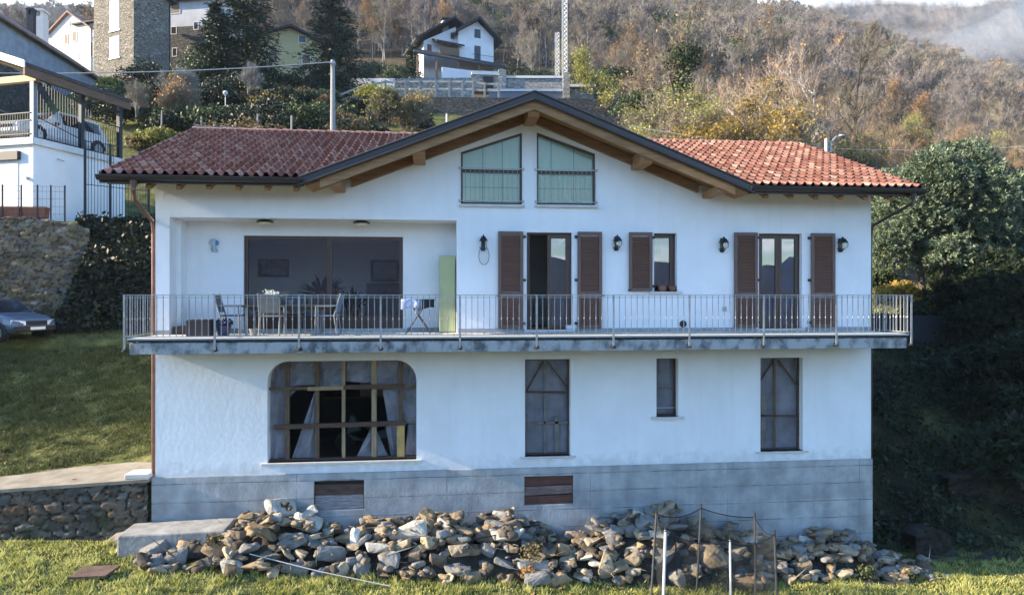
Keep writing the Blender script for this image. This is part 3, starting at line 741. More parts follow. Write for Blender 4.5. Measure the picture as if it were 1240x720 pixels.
# ridge caps, overlapping
m = MB(); x = X0; k = 0
while x < X1 - .05:
    x1 = min(x + .42, X1)
    for (a, b, r0, r1) in ((x, x1, .105, .09),):
        pts = []
        n = 8
        for q, (xx, rr) in enumerate(((a - .03, r0), (b, r1))):
            for j in range(n + 1):
                t = math.pi * (j / n); pts.append((xx, YR + rr * 1.15 * math.cos(t), ZR + .0 + rr * math.sin(t) + (.015 if q == 0 else 0)))
        m.add(pts, [(j, j + 1, n + 2 + j, n + 1 + j) for j in range(n)] + [tuple(range(n + 1))])
    x = x1
m.build('ridge_cap', TILE, roof)
m = MB(); y = YE + .15
while y < 3.8:
    n = 8; pts = []
    for q, (yy, rr) in enumerate(((y - .03, .105), (y + .42, .09))):
        for j in range(n + 1):
            t = math.pi * j / n; pts.append((XA + rr * 1.15 * math.cos(t), yy, ZA - .02 + rr * math.sin(t)))
    m.add(pts, [(j, j + 1, n + 2 + j, n + 1 + j) for j in range(n)]); y += .42
m.build('ridge_cap', TILE, roof)
# verge boards on the two gable ends of the main roof
for xx in (X0 - .05, X1):
    MB().prism([(xx, YE - .02, ZE - .12), (xx, YE - .02, ZE + .08), (xx, YR, ZR + .08), (xx, DEP + .9, ZR + .08 - MS * (DEP + .9 - YR)), (xx, DEP + .9, ZR - .12 - MS * (DEP + .9 - YR)), (xx, YR, ZR - .12)], (.05, 0, 0)).build('verge_board', DARKM, roof)
# dark metal edge along the gable, with the rolled lip, and the larch barge board under it
def gable_strip(z0, z1, y0, y1, x0=3.30, x1=13.50):
    mm = MB()
    zl0, zr0 = gable_top(x0), gable_top(x1)
    mm.prism([(XA, y0, ZA + z1), (x0, y0, zl0 + z1), (x0, y0, zl0 + z0), (XA, y0, ZA + z0)], (0, y1 - y0, 0))
    mm.prism([(XA, y0, ZA + z0), (x1, y0, zr0 + z0), (x1, y0, zr0 + z1), (XA, y0, ZA + z1)], (0, y1 - y0, 0))
    return mm
mm = gable_strip(-.13, .05, -1.02, -.97)
for s, xe in ((-1, 3.30), (1, 13.50)):
    mm.tube([(xe, -1.03, gable_top(xe) - .12), (XA, -1.03, ZA - .12)], .028, 8)
    mm.tube([(xe, -1.01, gable_top(xe) + .055), (XA, -1.01, ZA + .055)], .03, 8)
mm.build('edge_flashing', DARKM, roof)
gable_strip(.045, .062, -1.0, -.62).build('flashing_top', DARKM, roof)
gable_strip(-.33, -.12, -.965, -.90, 3.75, 13.05).build('barge_board', WOODL, roof)
# inner raking beam against the wall
gable_strip(-.38, -.17, -.14, -.02, 4.3, 12.5).build('raking_beam', mat('larch_wood_dark', (.20, .105, .05), .7, .25, 3, .2, 20, stretch=(.6, 6, 6)), roof)
# purlin ends
for xx, zz in ((XA, ZA - .33), (5.85, gable_top(5.85) - .30), (11.0, gable_top(11.0) - .30)):
    m = MB(); m.prism([(xx - .13, -.90, zz + .16), (xx - .13, -.90, zz - .06), (xx - .13, -.84, zz - .14), (xx - .13, .05, zz - .14), (xx - .13, .05, zz + .16)], (.26, 0, 0)); m.build('purlin', WOODL, roof)
for xx in (4.05, 12.75):
    m = MB(); m.prism([(xx - .11, -.9, ZE - .16), (xx + .11, -.9, ZE - .16), (xx + .11, -.9, ZE - .0), (xx - .11, -.9, ZE - .0)], (0, .95, 0)); m.build('purlin', WOODL, roof)
# rafter tails under the eaves and boarded soffit
for a, b in ((0.15, 3.2), (13.9, 17.0)):
    n = int((b - a) / .60)
    for k in range(n + 1):
        xx = a + (b - a) * k / n
        m = MB(); m.prism([(xx - .05, YE + .14, ZE - .17), (xx - .05, YE + .18, ZE - .25), (xx - .05, .02, ZE + .13), (xx - .05, .02, ZE + .26)], (.10, 0, 0)); m.build('rafter', WOODL, roof)
for sx in (-.35, 17.3):
    MB().prism([(sx - .3, YE + .1, ZE - .17), (sx + .3, YE + .1, ZE - .17), (sx + .3, .6, ZE + .38), (sx - .3, .6, ZE + .38)], (0, 0, .03)).build('soffit_board', WOODL, roof)
# gutters: half round channels hung along the eaves
for a, b in ((X0 - .05, 3.40), (13.40, X1 + .05)):
    m = MB(); n = 8; yc, zc, r = YE - .085, ZE - .02, .085
    ring = [(yc + r * math.cos(math.pi + math.pi * j / n), zc + r * 1.15 * math.sin(math.pi + math.pi * j / n)) for j in range(n + 1)]
    m.add([(a, *p) for p in ring] + [(b, *p) for p in ring], [(j, j + 1, n + 2 + j, n + 1 + j) for j in range(n)])
    m.add([(a, *p) for p in ring], [tuple(range(n + 1))]); m.add([(b, *p) for p in ring], [tuple(range(n + 1))])
    m.box((a, YE - .002, ZE - .16), (b, YE + .035, ZE + .015))
    m.tube([(a, yc - r, zc + .002), (b, yc - r, zc + .002)], .013, 6)
    m.build('gutter', DARKM, roof)
# downpipes
m = MB(); m.tube([(-.05, -.98, ZE - .12), (-.05, -.98, ZE - .32), (-.07, -.90, ZE - .5), (-.085, .04, 2.62), (-.085, .10, 2.35), (-.085, .10, ZB + .05)], .042, 8); m.lathe((-.05, -.98, ZE - .26), [(.05, 0), (.075, .15)], 10)
m.build('downpipe', COPPER, house)
m = MB(); m.tube([(17.05 + .35, -.98, ZE - .12), (17.05 + .35, -.98, ZE - .34), (17.06, .02, 2.70), (17.06, .10, 2.45), (17.06, .10, -5.8)], .038, 8); m.lathe((17.4, -.98, ZE - .26), [(.05, 0), (.075, .15)], 10)
m.build('downpipe', DARKM, house)
# ---- windows and doors
def frame_rect(m, x0, x1, z0, z1, w, y0, y1):
    m.box((x0, y0, z0), (x0 + w, y1, z1)); m.box((x1 - w, y0, z0), (x1, y1, z1)); m.box((x0 + w, y0, z0), (x1 - w, y1, z0 + w)); m.box((x0 + w, y0, z1 - w), (x1 - w, y1, z1)); return m
def pane(x0, x1, z0, z1, y, parent, gm=GLASS): return MB().box((x0, y, z0), (x1, y + .012, z1)).build('pane', gm, parent)
def sill(x0, x1, z, parent, proud=.06, h=.045, depth=.2): return MB().box((x0 - .12, -proud, z - h), (x1 + .12, depth, z)).build('sill', STONES, parent)
GREEN = mat('pale_green_curtain', (.80, .86, .68), .8, .04, 1.5, .15, 6, stretch=(6, 1, .4))
for poly, cuts in ((GW1, (7.32, 7.78)), (GW2, (8.95, 9.5))):
    x0, x1 = poly[0][0], poly[1][0]
    def top(x): return poly[3][1] + (poly[2][1] - poly[3][1]) * (x - x0) / (x1 - x0)
    m = MB(); w = .045
    m.box((x0, .05, poly[0][1]), (x0 + w, .11, top(x0 + w))); m.box((x1 - w, .05, poly[0][1]), (x1, .11, top(x1 - w))); m.box((x0 + w, .05, poly[0][1]), (x1 - w, .11, poly[0][1] + .05))
    m.prism([(x0, .053, top(x0) - .003), (x1, .053, top(x1) - .003), (x1, .053, top(x1) - .05), (x0, .053, top(x0) - .05)], (0, .06, 0))
    m.box((x0 + w, .055, 3.845), (x1 - w, .105, 3.915))
    f = m.build('gable_window', FRAMEW, house)
    MB().prism([(x0 + .03, .075, poly[0][1] + .04), (x1 - .03, .075, poly[0][1] + .04), (x1 - .03, .075, top(x1) - .04), (x0 + .03, .075, top(x0) - .04)], (0, .012, 0)).build('pane', glass_mat('gable_glass', (.94, .97, .94), .0), f)
    c = MB(); xs = np.linspace(x0, x1, 60)
    for a, b in zip(xs[:-1], xs[1:]):
        ya, yb = .128 + .006 * math.sin(a * 21), .128 + .006 * math.sin(b * 21)
        c.quad((a, ya, poly[0][1]), (b, yb, poly[0][1]), (b, yb, top(b)), (a, ya, top(a)))
    c.build('curtain', GREEN, f)
    m = MB()
    for xx in cuts: m.box((xx - .006, .114, poly[0][1]), (xx + .006, .119, top(xx)))
    m.box((x0 + .05, .114, 3.50), (x1 - .05, .119, 3.508)); m.build('curtain_seam', mat('seam_dark', (.10, .15, .12), .8), f)
    MB().box((x0 - .04, -.07, poly[0][1] - .06), (x1 + .06, .048, poly[0][1])).build('sill', STONES, f)
    m = MB(); m.bar((x0 - .03, -.02, 3.93), (x1 + .03, -.02, 3.93), .022); m.bar((x0 - .03, -.02, 3.17), (x1 + .03, -.02, 3.17), .018)
    n = int((x1 - x0) / .105)
    for k in range(n + 1):
        xx = x0 + (x1 - x0) * k / n; m.tube([(xx, -.02, 3.17), (xx, -.02, 3.93)], .0055, 6)
    for xx in (x0 - .03, x1 + .03): m.box((xx - .02, -.03, 3.9), (xx + .02, .01, 3.96)); m.box((xx - .02, -.03, 3.14), (xx + .02, .01, 3.2))
    m.build('window_railing', STEEL, f)
# big loggia window
x0, x1, z0, z1 = BIG; m = MB(); frame_rect(m, x0, x1, z0, z1, .085, .86, .94); m.box((3.60, .855, z0 + .085), (3.73, .945, z1 - .085)); f = m.build('living_room_window', FRAMEW, house)
MB().box((x0 + .085, .872, z0 + .085), (3.60, .93, .46)).build('lower_panel', FRAMEW, f)
MB().box((3.73, .872, z0 + .085), (x1 - .085, .93, .46)).build('lower_panel', FRAMEW, f)
pane(x0 + .08, 3.60, .46, z1 - .08, .89, f, GLASS_L); pane(3.73, x1 - .08, .46, z1 - .08, .89, f, GLASS_L)
MB().box((x0 - .1, .76, z0 - .05), (x1 + .1, .93, z0)).build('sill', STONES, f)
# french door, one leaf folded open inside
x0, x1, z0, z1 = D1; m = MB(); frame_rect(m, x0, x1, z0, z1, .045, .13, .21); f = m.build('french_door', FRAMEW, house)
m = MB(); frame_rect(m, 8.86, x1 - .05, z0 + .03, z1 - .045, .09, .10, .16); m.box((8.95, .10, .95), (x1 - .14, .16, 1.03)); lf = m.build('door_leaf', FRAMEW, f)
MB().box((8.94, .122, z0 + .1), (x1 - .13, .134, .96)).build('pane', GLASS, lf); MB().box((8.94, .122, 1.02), (x1 - .13, .134, z1 - .12)).build('pane', GLASS, lf)
m = MB()
for (a, b) in (((8.41, .2), (8.41, .72)),): m.box((8.40, .2, z0 + .03), (8.45, .29, z1 - .05)); m.box((8.40, .68, z0 + .03), (8.45, .77, z1 - .05)); m.box((8.40, .29, z0 + .03), (8.45, .68, z0 + .12)); m.box((8.40, .29, z1 - .14), (8.45, .68, z1 - .05))
m.build('door_leaf', FRAMEW, f)
MB().box((x0 - .06, -.05, z0 - .05), (x1 + .06, .4, z0)).build('sill', STONES, f)
# narrow window
x0, x1, z0, z1 = W2; m = MB(); frame_rect(m, x0, x1, z0, z1, .05, .15, .22); m.box((x1 - .13, .13, z0 + .05), (x1 - .05, .2, z1 - .05)); m.box((x0 + .05, .14, z1 - .11), (x1 - .13, .2, z1 - .05)); f = m.build('narrow_window', FRAMEW, house)
pane(x0 + .04, x1 - .12, z0 + .04, z1 - .09, .17, f); sill(x0, x1, z0, f)
# second french door, both leaves shut
x0, x1, z0, z1 = D3; m = MB(); frame_rect(m, x0, x1, z0, z1, .045, .13, .21); f = m.build('french_door', FRAMEW, house)
for a, b in ((x0 + .05, (x0 + x1) / 2), ((x0 + x1) / 2, x1 - .05)):
    m = MB(); frame_rect(m, a + .003, b - .003, z0 + .03, z1 - .045, .08, .10, .16); m.box((a + .083, .10, .93), (b - .083, .16, 1.01)); lf = m.build('door_leaf', FRAMEW, f)
    MB().box((a + .07, .122, z0 + .1), (b - .07, .134, .94)).build('pane', GLASS, lf); MB().box((a + .07, .122, 1.0), (b - .07, .134, z1 - .12)).build('pane', GLASS, lf)
MB().box((x0 - .06, -.05, z0 - .05), (x1 + .06, .4, z0)).build('sill', STONES, f)
# shutters folded back on the wall
def shutter(x0, x1, z0, z1, rail, hinge):
    m = MB(); y0, y1 = -.075, -.030; w = .075
    frame_rect(m, x0, x1, z0, z1, w, y0, y1)
    if rail: m.box((x0 + w, y0, rail - .05), (x1 - w, y1, rail + .05))
    sh = m.build('shutter', SHFRAME, house, bevel=.004)
    l = MB(); z = z0 + w + .02
    while z < z1 - w - .01:
        if not (rail and abs(z - rail) < .075):
            l.prism([(x0 + w, y0 + .006, z - .017), (x0 + w, y0 + .012, z - .02), (x0 + w, y1 - .004, z + .016), (x0 + w, y1 - .010, z + .02)], (x1 - x0 - 2 * w, 0, 0))
        z += .044
    l.build('louvres', WOODD, sh)
    hx = x1 + .02 if hinge > 0 else x0 - .02
    for zz in ((z0 + .12, (z0 + z1) / 2, z1 - .12) if z1 - z0 > 1.8 else (z0 + .12, z1 - .12)): MB().box((hx - .045, -.05, zz - .03), (hx + .045, -.005, zz + .03)).build('hinge', BLACK, sh)
    hx2 = x0 if hinge > 0 else x1
    MB().box((hx2 - .03, -.10, (rail or z0 + .04) - .04), (hx2 + .05, -.07, (rail or z0 + .04) + .0)).build('shutter_catch', BLACK, sh)
shutter(7.67, 8.26, .18, 2.46, .98, 1); shutter(9.56, 10.15, .18, 2.47, .98, -1)
shutter(10.81, 11.38, 1.06, 2.47, None, 1)
shutter(13.43, 14.02, .18, 2.49, .98, 1); shutter(15.40, 16.02, .18, 2.49, .98, -1)
# vent, sockets
m = MB(); m.lathe(on_y(827, 392, -.012) , [(.085, 0), (.085, .02)], 20, Matrix.Rotation(R(90), 3, 'X')); m.build('vent', BLACK, house)
p = on_y(877, 374, 0); MB().box((p.x - .05, -.015, p.z - .06), (p.x + .05, 0, p.z + .06)).build('socket', mat('grey_plastic', (.32, .33, .33), .5), house)
for q in ((219, 391), (219, 376)):
    p = on_y(*q, .8); MB().box((p.x - .05, .785, p.z - .045), (p.x + .05, .8, p.z + .045)).build('socket', BLACK, house)
# skirting along the balcony
SKM = mat('grey_skirting', (.30, .31, .32), .6, .1, 6)
for xa, xb, ya in ((6.74, 8.28, 0), (9.52, 14.0, 0), (15.27, W, 0), (0, .3, 0), (.31, 1.57, .8), (5.53, 6.69, .8)):
    MB().box((xa, ya - .02, ZF), (xb, ya, ZF + .1)).build('skirting', SKM, house)
# ---- lower openings: rough timber frames, torn sheeting
FILM = film_mat('clouded_plastic_film', (.23, .235, .27), .74, .35)
TIMB = mat('raw_timber', (.12, .08, .05), .85, .35, 4, .2, 20, stretch=(6, 6, .8))
TIMBL = mat('pale_raw_timber', (.30, .22, .13), .85, .2, 4, .2, 20, stretch=(6, 6, .8))
TIMBD = mat('dark_raw_timber', (.085, .052, .038), .85, .3, 4, .2, 20, stretch=(.8, 6, 6))
def film(parent, poly, y, seed, sag=.02, n=10):
    """a crumpled sheet filling a four cornered outline: corners bl, br, tr, tl as (x, z)"""
    rnd = random.Random(seed); m = MB(); g = []
    a, b, c, d = [Vector((p[0], 0, p[1])) for p in poly]; ph = [rnd.uniform(0, 6) for _ in range(6)]
    for j in range(n + 1):
        for i in range(n + 1):
            u, v = i / n, j / n; p = a * (1 - u) * (1 - v) + b * u * (1 - v) + c * u * v + d * (1 - u) * v
            w = sag * (math.sin(5 * u + 3 * v + ph[0]) + .8 * math.sin(9 * v - 6 * u + ph[1]) + .5 * math.sin(14 * u + ph[2]) + .4 * rnd.uniform(-1, 1))
            g.append((p.x, y + w, p.z))
    k = n + 1; m.add(g, [(j * k + i, j * k + i + 1, (j + 1) * k + i + 1, (j + 1) * k + i) for j in range(n) for i in range(n)])
    return m.build('plastic_sheet', FILM, parent, recalc=False)
def X(px, py): q = on_y(px, py, .2); return (q.x, q.z)
f = MB()
f.box((2.40, .16, -2.86), (5.80, .30, -2.80)); cw = f.build('cellar_window', TIMBD, house)
for px, mt_, w in ((348, TIMB, 5), (384, TIMB, 5), (416, TIMBL, 4), (453, TIMBL, 6), (485, TIMB, 5)):
    a = X(px, 558); b = X(px, 437); q = MB(); q.box((a[0] - w * .0095, .18, -2.8), (a[0] + w * .0095, .26, -.56)); q.build('post', mt_, cw)
a, b = X(325, 470), X(504, 468); MB().bar((a[0], .165, a[1]), (b[0], .165, b[1]), .05, .07).build('rail', TIMB, cw)
a, b = X(373, 470), X(416, 469); MB().bar((a[0], .138, a[1]), (b[0], .138, b[1]), .02, .09).build('rail', TIMBL, cw)
a, b = X(333, 516), X(492, 511); MB().bar((a[0], .13, a[1]), (b[0], .13, b[1]), .06, .105).build('rail', TIMBD, cw)
a, b = X(418, 468), X(490, 466); MB().bar((a[0], .135, a[1]), (b[0], .135, b[1]), .02, .09).build('rail', TIMBD, cw)
for pts, s in (([(325, 470), (346, 470), (346, 437), (328, 437)], 1), ([(350, 468), (384, 466), (384, 437), (350, 437)], 2), ([(386, 468), (414, 468), (414, 437), (386, 437)], 3), ([(418, 462), (452, 464), (452, 437), (418, 437)], 4),
               ([(455, 466), (484, 466), (484, 437), (455, 437)], 5), ([(486, 468), (504, 468), (504, 440), (486, 437)], 6), ([(323, 558), (345, 558), (346, 470), (323, 470)], 7),
               ([(352, 556), (383, 556), (384, 470), (381, 472)], 8), ([(430, 556), (470, 554), (453, 515), (450, 515)], 9), ([(463, 472), (504, 470), (504, 513), (470, 514)], 10),
               ([(466, 514), (482, 514), (484, 556), (474, 556)], 11), ([(494, 514), (504, 514), (504, 556), (490, 552)], 12), ([(347, 472), (360, 470), (350, 482), (347, 484)], 13)):
    film(cw, [X(*p) for p in pts], .285, s)
q = MB(); a, b = X(481, 514), X(490, 552); q.box((a[0], .15, b[1]), (b[0], .18, a[1])); q.build('board', mat('yellow_board', (.42, .29, .10), .7, .2, 5), cw)
sill(2.42, 5.77, -2.84, cw, .07, .05, .16)
def boarded(name, r, bars, seed):
    x0, x1, z0, z1 = r; m = MB(); frame_rect(m, x0, x1, z0, z1, .035, .17, .24); f = m.build('boarded_window', TIMBD, house)
    film(f, [(x0 + .02, z0 + .02), (x1 - .02, z0 + .02), (x1 - .02, z1 - .02), (x0 + .02, z1 - .02)], .27, seed, .012, 12)
    for (p, q, w, mt_) in bars:
        a = (x0 + (x1 - x0) * p[0], z0 + (z1 - z0) * p[1]); b = (x0 + (x1 - x0) * q[0], z0 + (z1 - z0) * q[1])
        MB().bar((a[0], .19, a[1]), (b[0], .19, b[1]), .03, w, up=(0, 0, 1) if abs(a[0] - b[0]) > abs(a[1] - b[1]) else (1, 0, 0)).build('batten', mt_, f)
    return f
GREYT = mat('weathered_batten', (.16, .14, .13), .9, .3, 4)
f = boarded('a', L2, [((.46, .0), (.46, .99), .045, GREYT), ((.03, .655), (.97, .645), .05, TIMBD), ((.08, .33), (.97, .33), .06, GREYT), ((.72, .03), (.72, .40), .09, GREYT), ((.05, .66), (.42, .97), .035, TIMBD), ((.95, .70), (.52, .97), .035, TIMBD)], 21); sill(L2[0], L2[1], L2[2], f)
f = boarded('b', L3, [((.03, .47), (.97, .47), .025, GREYT), ((.03, .13), (.97, .13), .02, STEEL)], 22); sill(L3[0], L3[1], L3[2], f, .08, .055)
f = boarded('c', L4, [((.42, .0), (.42, .99), .05, TIMB), ((.03, .37), (.97, .36), .04, TIMBD), ((.03, .71), (.40, .97), .035, TIMBD), ((.97, .68), (.50, .97), .035, TIMBD), ((.15, .02), (.15, .6), .12, GREYT)], 23); sill(L4[0], L4[1], L4[2], f)
# hatches in the base
m = MB(); m.box((3.43, .10, -3.97), (4.60, .14, -3.25)); h = m.build('hatch', BLACK, house)
a = MB(); a.box((3.45, .05, -3.62), (4.58, .09, -3.38)); a.build('plank', TIMBD, h); a = MB(); a.box((3.47, .06, -3.95), (4.56, .095, -3.63)); a.build('plank', mat('grey_net_board', (.24, .23, .23), .8, .4, 8, stretch=(.6, 1, 5)), h)
m = MB(); m.box((8.27, .10, -4.0), (9.48, .14, -3.28)); h = m.build('hatch', BLACK, house)
BRB = mat('red_brown_board', (.095, .042, .030), .8, .3, 5, stretch=(.8, 4, 4))
for zz, hh, mt_ in ((-3.98, .21, BRB), (-3.765, .22, mat('weathered_grey_brown_board', (.17, .12, .105), .85, .35, 6, stretch=(.8, 4, 5))), (-3.54, .23, BRB)):
    q = MB(); q.prism([(8.30, .02, zz), (9.45, .02, zz + .03), (9.45, .02, zz + hh), (8.30, .02, zz + hh - .015)], (0, .05, 0)); q.build('plank', mt_, h)
# ---- balcony
YB = -1.35
m = MB(); m.box((.02, YB, -.25), (16.98, .0, -.012)); slab = m.build('balcony', SLABC, house, bevel=.01)
m = MB(); x = -.01
m.box((-.01, YB - .035, ZF - .028), (16.99 + .02, -.001, ZF)); m.build('floor_tiles', FLOORT, slab)
m = MB(); m.box((.0, YB - .012, .012), (17.0, -.05, .048)); x = .1
while x < 16.9: m.box((x, YB - .03, -.012), (x + .05, YB - .001, .010)); x += .30
m.build('drip_edge', mat('dark_slate_edge', (.055, .055, .055), .8, .3, 8), slab)
rl = MB(); YP = YB - .04
posts = [-.06] + [on_y(px, 400, YP).x for px in (260, 362, 461, 557, 650, 743, 835, 925, 1013)] + [17.06]
RAIL = mat('railing_steel', (.34, .335, .33), .5, .2, 9, metallic=.35)
rl.bar((-.08, YP, .965), (17.08, YP, .965), .04, .016); rl.bar((-.06, YP, .915), (17.06, YP, .915), .012, .012); rl.bar((-.06, YP, ZF + .035), (17.06, YP, ZF + .035), .012, .02)
for sx in (-.06, 17.06): rl.bar((sx, YP, .965), (sx, -.01, .965), .04, .016); rl.bar((sx, YP, ZF + .035), (sx, -.01, ZF + .035), .012, .02)
railing = rl.build('railing', RAIL, house)
for i, xx in enumerate(posts):
    q = MB(); q.box((xx - .02, YP - .01, -.18), (xx + .02, YP + .01, .96)); q.build('railing_post', RAIL, railing)
    q = MB(); rnd = random.Random(i)
    q.lathe((xx, YB - .006, -.2), [(.02, 0), (.05 + .03 * rnd.random(), .02), (.03, .09)], 8); q.build('bracket', mat('rusty_bracket', (.03, .026, .022), .9, .3, 8), railing)
bl = MB(); kn = MB()
def baluster(x, y):
    bl.box((x - .0065, y - .0065, ZF + .04), (x + .0065, y + .0065, .96)); kn.lathe((x, y, .46), [(.007, -.03), (.0135, 0), (.007, .03)], 6)
for a, b in zip(posts[:-1], posts[1:]):
    n = max(1, int(round((b - a) / .128)))
    for k in range(1, n): baluster(a + (b - a) * k / n, YP)
for sx in (-.06, 17.06):
    for k in range(1, 11): baluster(sx, YP + 1.38 * k / 11)
bl.build('balusters', RAIL, railing, kind='stuff'); kn.build('baluster_knobs', RAIL, railing, kind='stuff')
# ------------------------------------------------------------------ cars
CARGLASS = mat('car_glass', (.02, .025, .03), .08, .05, 2, spec=.8)
TYRE = mat('tyre_rubber', (.015, .015, .015), .85, .1, 5)
RIM = mat('wheel_rim', (.45, .46, .48), .35, .05, 5, metallic=.7)
LAMPG = mat('headlight_glass', (.75, .78, .8), .12, .05, 5, spec=.8)
PLATEM = mat('plate_white', (.75, .75, .73), .5, .02, 5)
TRIMB = mat('car_black_trim', (.02, .02, .022), .6, .1, 5)
def car(name, label, loc, rz, paint, kind='hatch'):
    t = thing(name, label, 'car', loc, None, rz)
    # stations from tail to nose: x, sill, belt height, top height, half width at belt, half width at top
    if kind == 'suv':
        st = [(-2.15, .42, .85, .98, .72, .60), (-2.08, .36, .95, 1.30, .84, .62), (-1.75, .32, .98, 1.62, .86, .62), (-.6, .30, .98, 1.68, .87, .63), (.25, .30, .97, 1.64, .87, .61), (.60, .30, .96, 1.42, .87, .62), (1.05, .30, .95, 1.02, .86, .74), (1.65, .33, .86, .93, .84, .72), (2.05, .36, .76, .84, .80, .66), (2.2, .42, .62, .70, .68, .58)]
    else:
        st = [(-1.85, .40, .80, .92, .70, .58), (-1.78, .34, .90, 1.22, .80, .60), (-1.45, .30, .92, 1.42, .82, .58), (-.5, .28, .92, 1.47, .83, .58), (.25, .28, .91, 1.40, .83, .57), (.55, .28, .90, 1.22, .83, .60), (.98, .28, .88, .94, .82, .70), (1.45, .30, .80, .87, .80, .68), (1.80, .33, .68, .77, .76, .62), (1.93, .38, .55, .62, .66, .56)]
    m = MB(); k = 10
    for (x, s, b, tp, wb, wt_) in st:
        ring = [(-wb * .9, s), (-wb, s + .14), (-wb * 1.01, (s + b) / 2 + .05), (-wb * .98, b), (-wt_, tp), (wt_, tp), (wb * .98, b), (wb * 1.01, (s + b) / 2 + .05), (wb, s + .14), (wb * .9, s)]
        m.v += [(x, y, z) for y, z in ring]
    for i in range(len(st) - 1):
        for j in range(k - 1): m.f.append((i * k + j, i * k + j + 1, (i + 1) * k + j + 1, (i + 1) * k + j))
        m.f.append((i * k + k - 1, i * k, (i + 1) * k, (i + 1) * k + k - 1))
    m.f.append(tuple(range(k))); m.f.append(tuple((len(st) - 1) * k + j for j in range(k)))
    body = m.build('body', paint, t, smooth=False, local=True, bevel=.02)
    L = st[-1][0]
    def lerp(a, b, f): return tuple(p + (q - p) * f for p, q in zip(a, b))
    # windscreen between the stations where the roof falls to the bonnet
    a, b = st[4], st[6]; q = MB()
    q.add([(a[0] + .06, -a[5] + .04, a[3] - .0), (a[0] + .06, a[5] - .04, a[3] - .0), (b[0] - .06, b[5] - .02, b[3] + .045), (b[0] - .06, -b[5] + .02, b[3] + .045)], [(0, 1, 2, 3)])
    mid = st[5]
    q = MB(); q.add([(a[0] + .05, -a[5] + .05, a[3] + .0), (a[0] + .05, a[5] - .05, a[3] + .0), (mid[0], mid[5] - .03, mid[3] + .012), (mid[0], -mid[5] + .03, mid[3] + .012), (b[0] - .04, b[5] - .06, b[3] + .03), (b[0] - .04, -b[5] + .06, b[3] + .03)], [(0, 1, 2, 3), (3, 2, 4, 5)])
    q.build('windscreen', CARGLASS, t, local=True)
    for s in (-1, 1):
        for i, j, f0, f1 in ((2, 3, .05, .95), (3, 4, .05, 1.0)):
            A, B = st[i], st[j]
            def pt(S, h): return (S[4] * .98 + (S[5] - S[4] * .98) * h + .012, S[2] + (S[3] - S[2]) * h)
            A2, B2 = lerp(A, B, f0), lerp(A, B, f1); lo, hi = .12, .86
            v = []
            for S, h in ((A2, lo), (B2, lo), (B2, hi), (A2, hi)): y, z = pt(S, h); v.append((S[0], s * y, z))
            MB().add(v, [(0, 1, 2, 3)]).build('side_window', CARGLASS, t, local=True)
    # bumper, grille, lamps, plate
    n2, n1 = st[-2], st[-1]
    q = MB(); q.prism([(n1[0] - .16, -n2[4], .36), (n1[0] - .16, n2[4], .36), (n1[0] + .02, n1[4] + .02, .36), (n1[0] + .06, 0, .36), (n1[0] + .02, -n1[4] - .02, .36)], (0, 0, .17)); q.build('bumper', paint if kind == 'suv' else TRIMB, t, local=True, bevel=.02)
    q = MB(); q.box((n1[0] - .08, -.36, .56), (n1[0] + .025, .36, .70)); q.build('grille', TRIMB, t, local=True, bevel=.01)
    for s in (-1, 1):
        q = MB(); q.prism([(n1[0] + .0, s * .38, .56), (n1[0] - .06, s * .64, .58), (n1[0] - .20, s * .755, .62), (n1[0] - .20, s * .75, .74), (n1[0] - .06, s * .62, .73), (n1[0] + .0, s * .38, .70)], (.015, s * .012, 0)); q.build('headlight', LAMPG, t, local=True)
        q = MB(); q.box((.62, s * .86, .93), (.76, s * 1.0, 1.05)); q.build('mirror', TRIMB, t, local=True, bevel=.02)
    MB().box((n1[0] + .05, -.26, .40), (n1[0] + .068, .26, .50)).build('number_plate', PLATEM, t, local=True)
    r = .36 if kind == 'suv' else .31
    for x in (st[1][0] + .55, st[-2][0] - .55):
        for s in (-1, 1):
            M = Matrix.Rotation(R(90), 3, 'X'); w = st[3][4]
            q = MB(); q.lathe((x, s * (w - .10), r), [(r * .62, -.11), (r * .95, -.11), (r, -.07), (r, .07), (r * .95, .11), (r * .62, .11)], 20, M); ty = q.build('wheel', TYRE, t, local=True)
            q = MB(); q.lathe((x, s * (w - .085), r), [(r * .64, -.10), (r * .60, .10 if s < 0 else -.09), (r * .2, .08), (r * .15, .10)], 14, M)
            q.build('rim', RIM, ty, local=True)
            q = MB(); ar = [(x + (r + .05) * math.cos(a_), .0, r + (r + .05) * math.sin(a_)) for a_ in np.linspace(0, math.pi, 13)]
            q.prism([(p[0], s * (w + .004), p[2]) for p in ar], (0, -s * .02, 0)); q.build('wheel_arch', TRIMB, t, local=True)
    return t
BLUEPAINT = mat('grey_blue_paint', (.085, .12, .17), .25, .03, 2, spec=.7)
WHITEPAINT = mat('white_paint', (.72, .73, .74), .3, .02, 2, spec=.6)
GREYPAINT = mat('silver_paint', (.42, .44, .46), .3, .02, 2, spec=.6)
p = ground(2, 24.2)
car('parked_car', 'grey blue car parked on grass below the tall stone wall', (-9.15, 9.75, -.60), R(-24), BLUEPAINT)
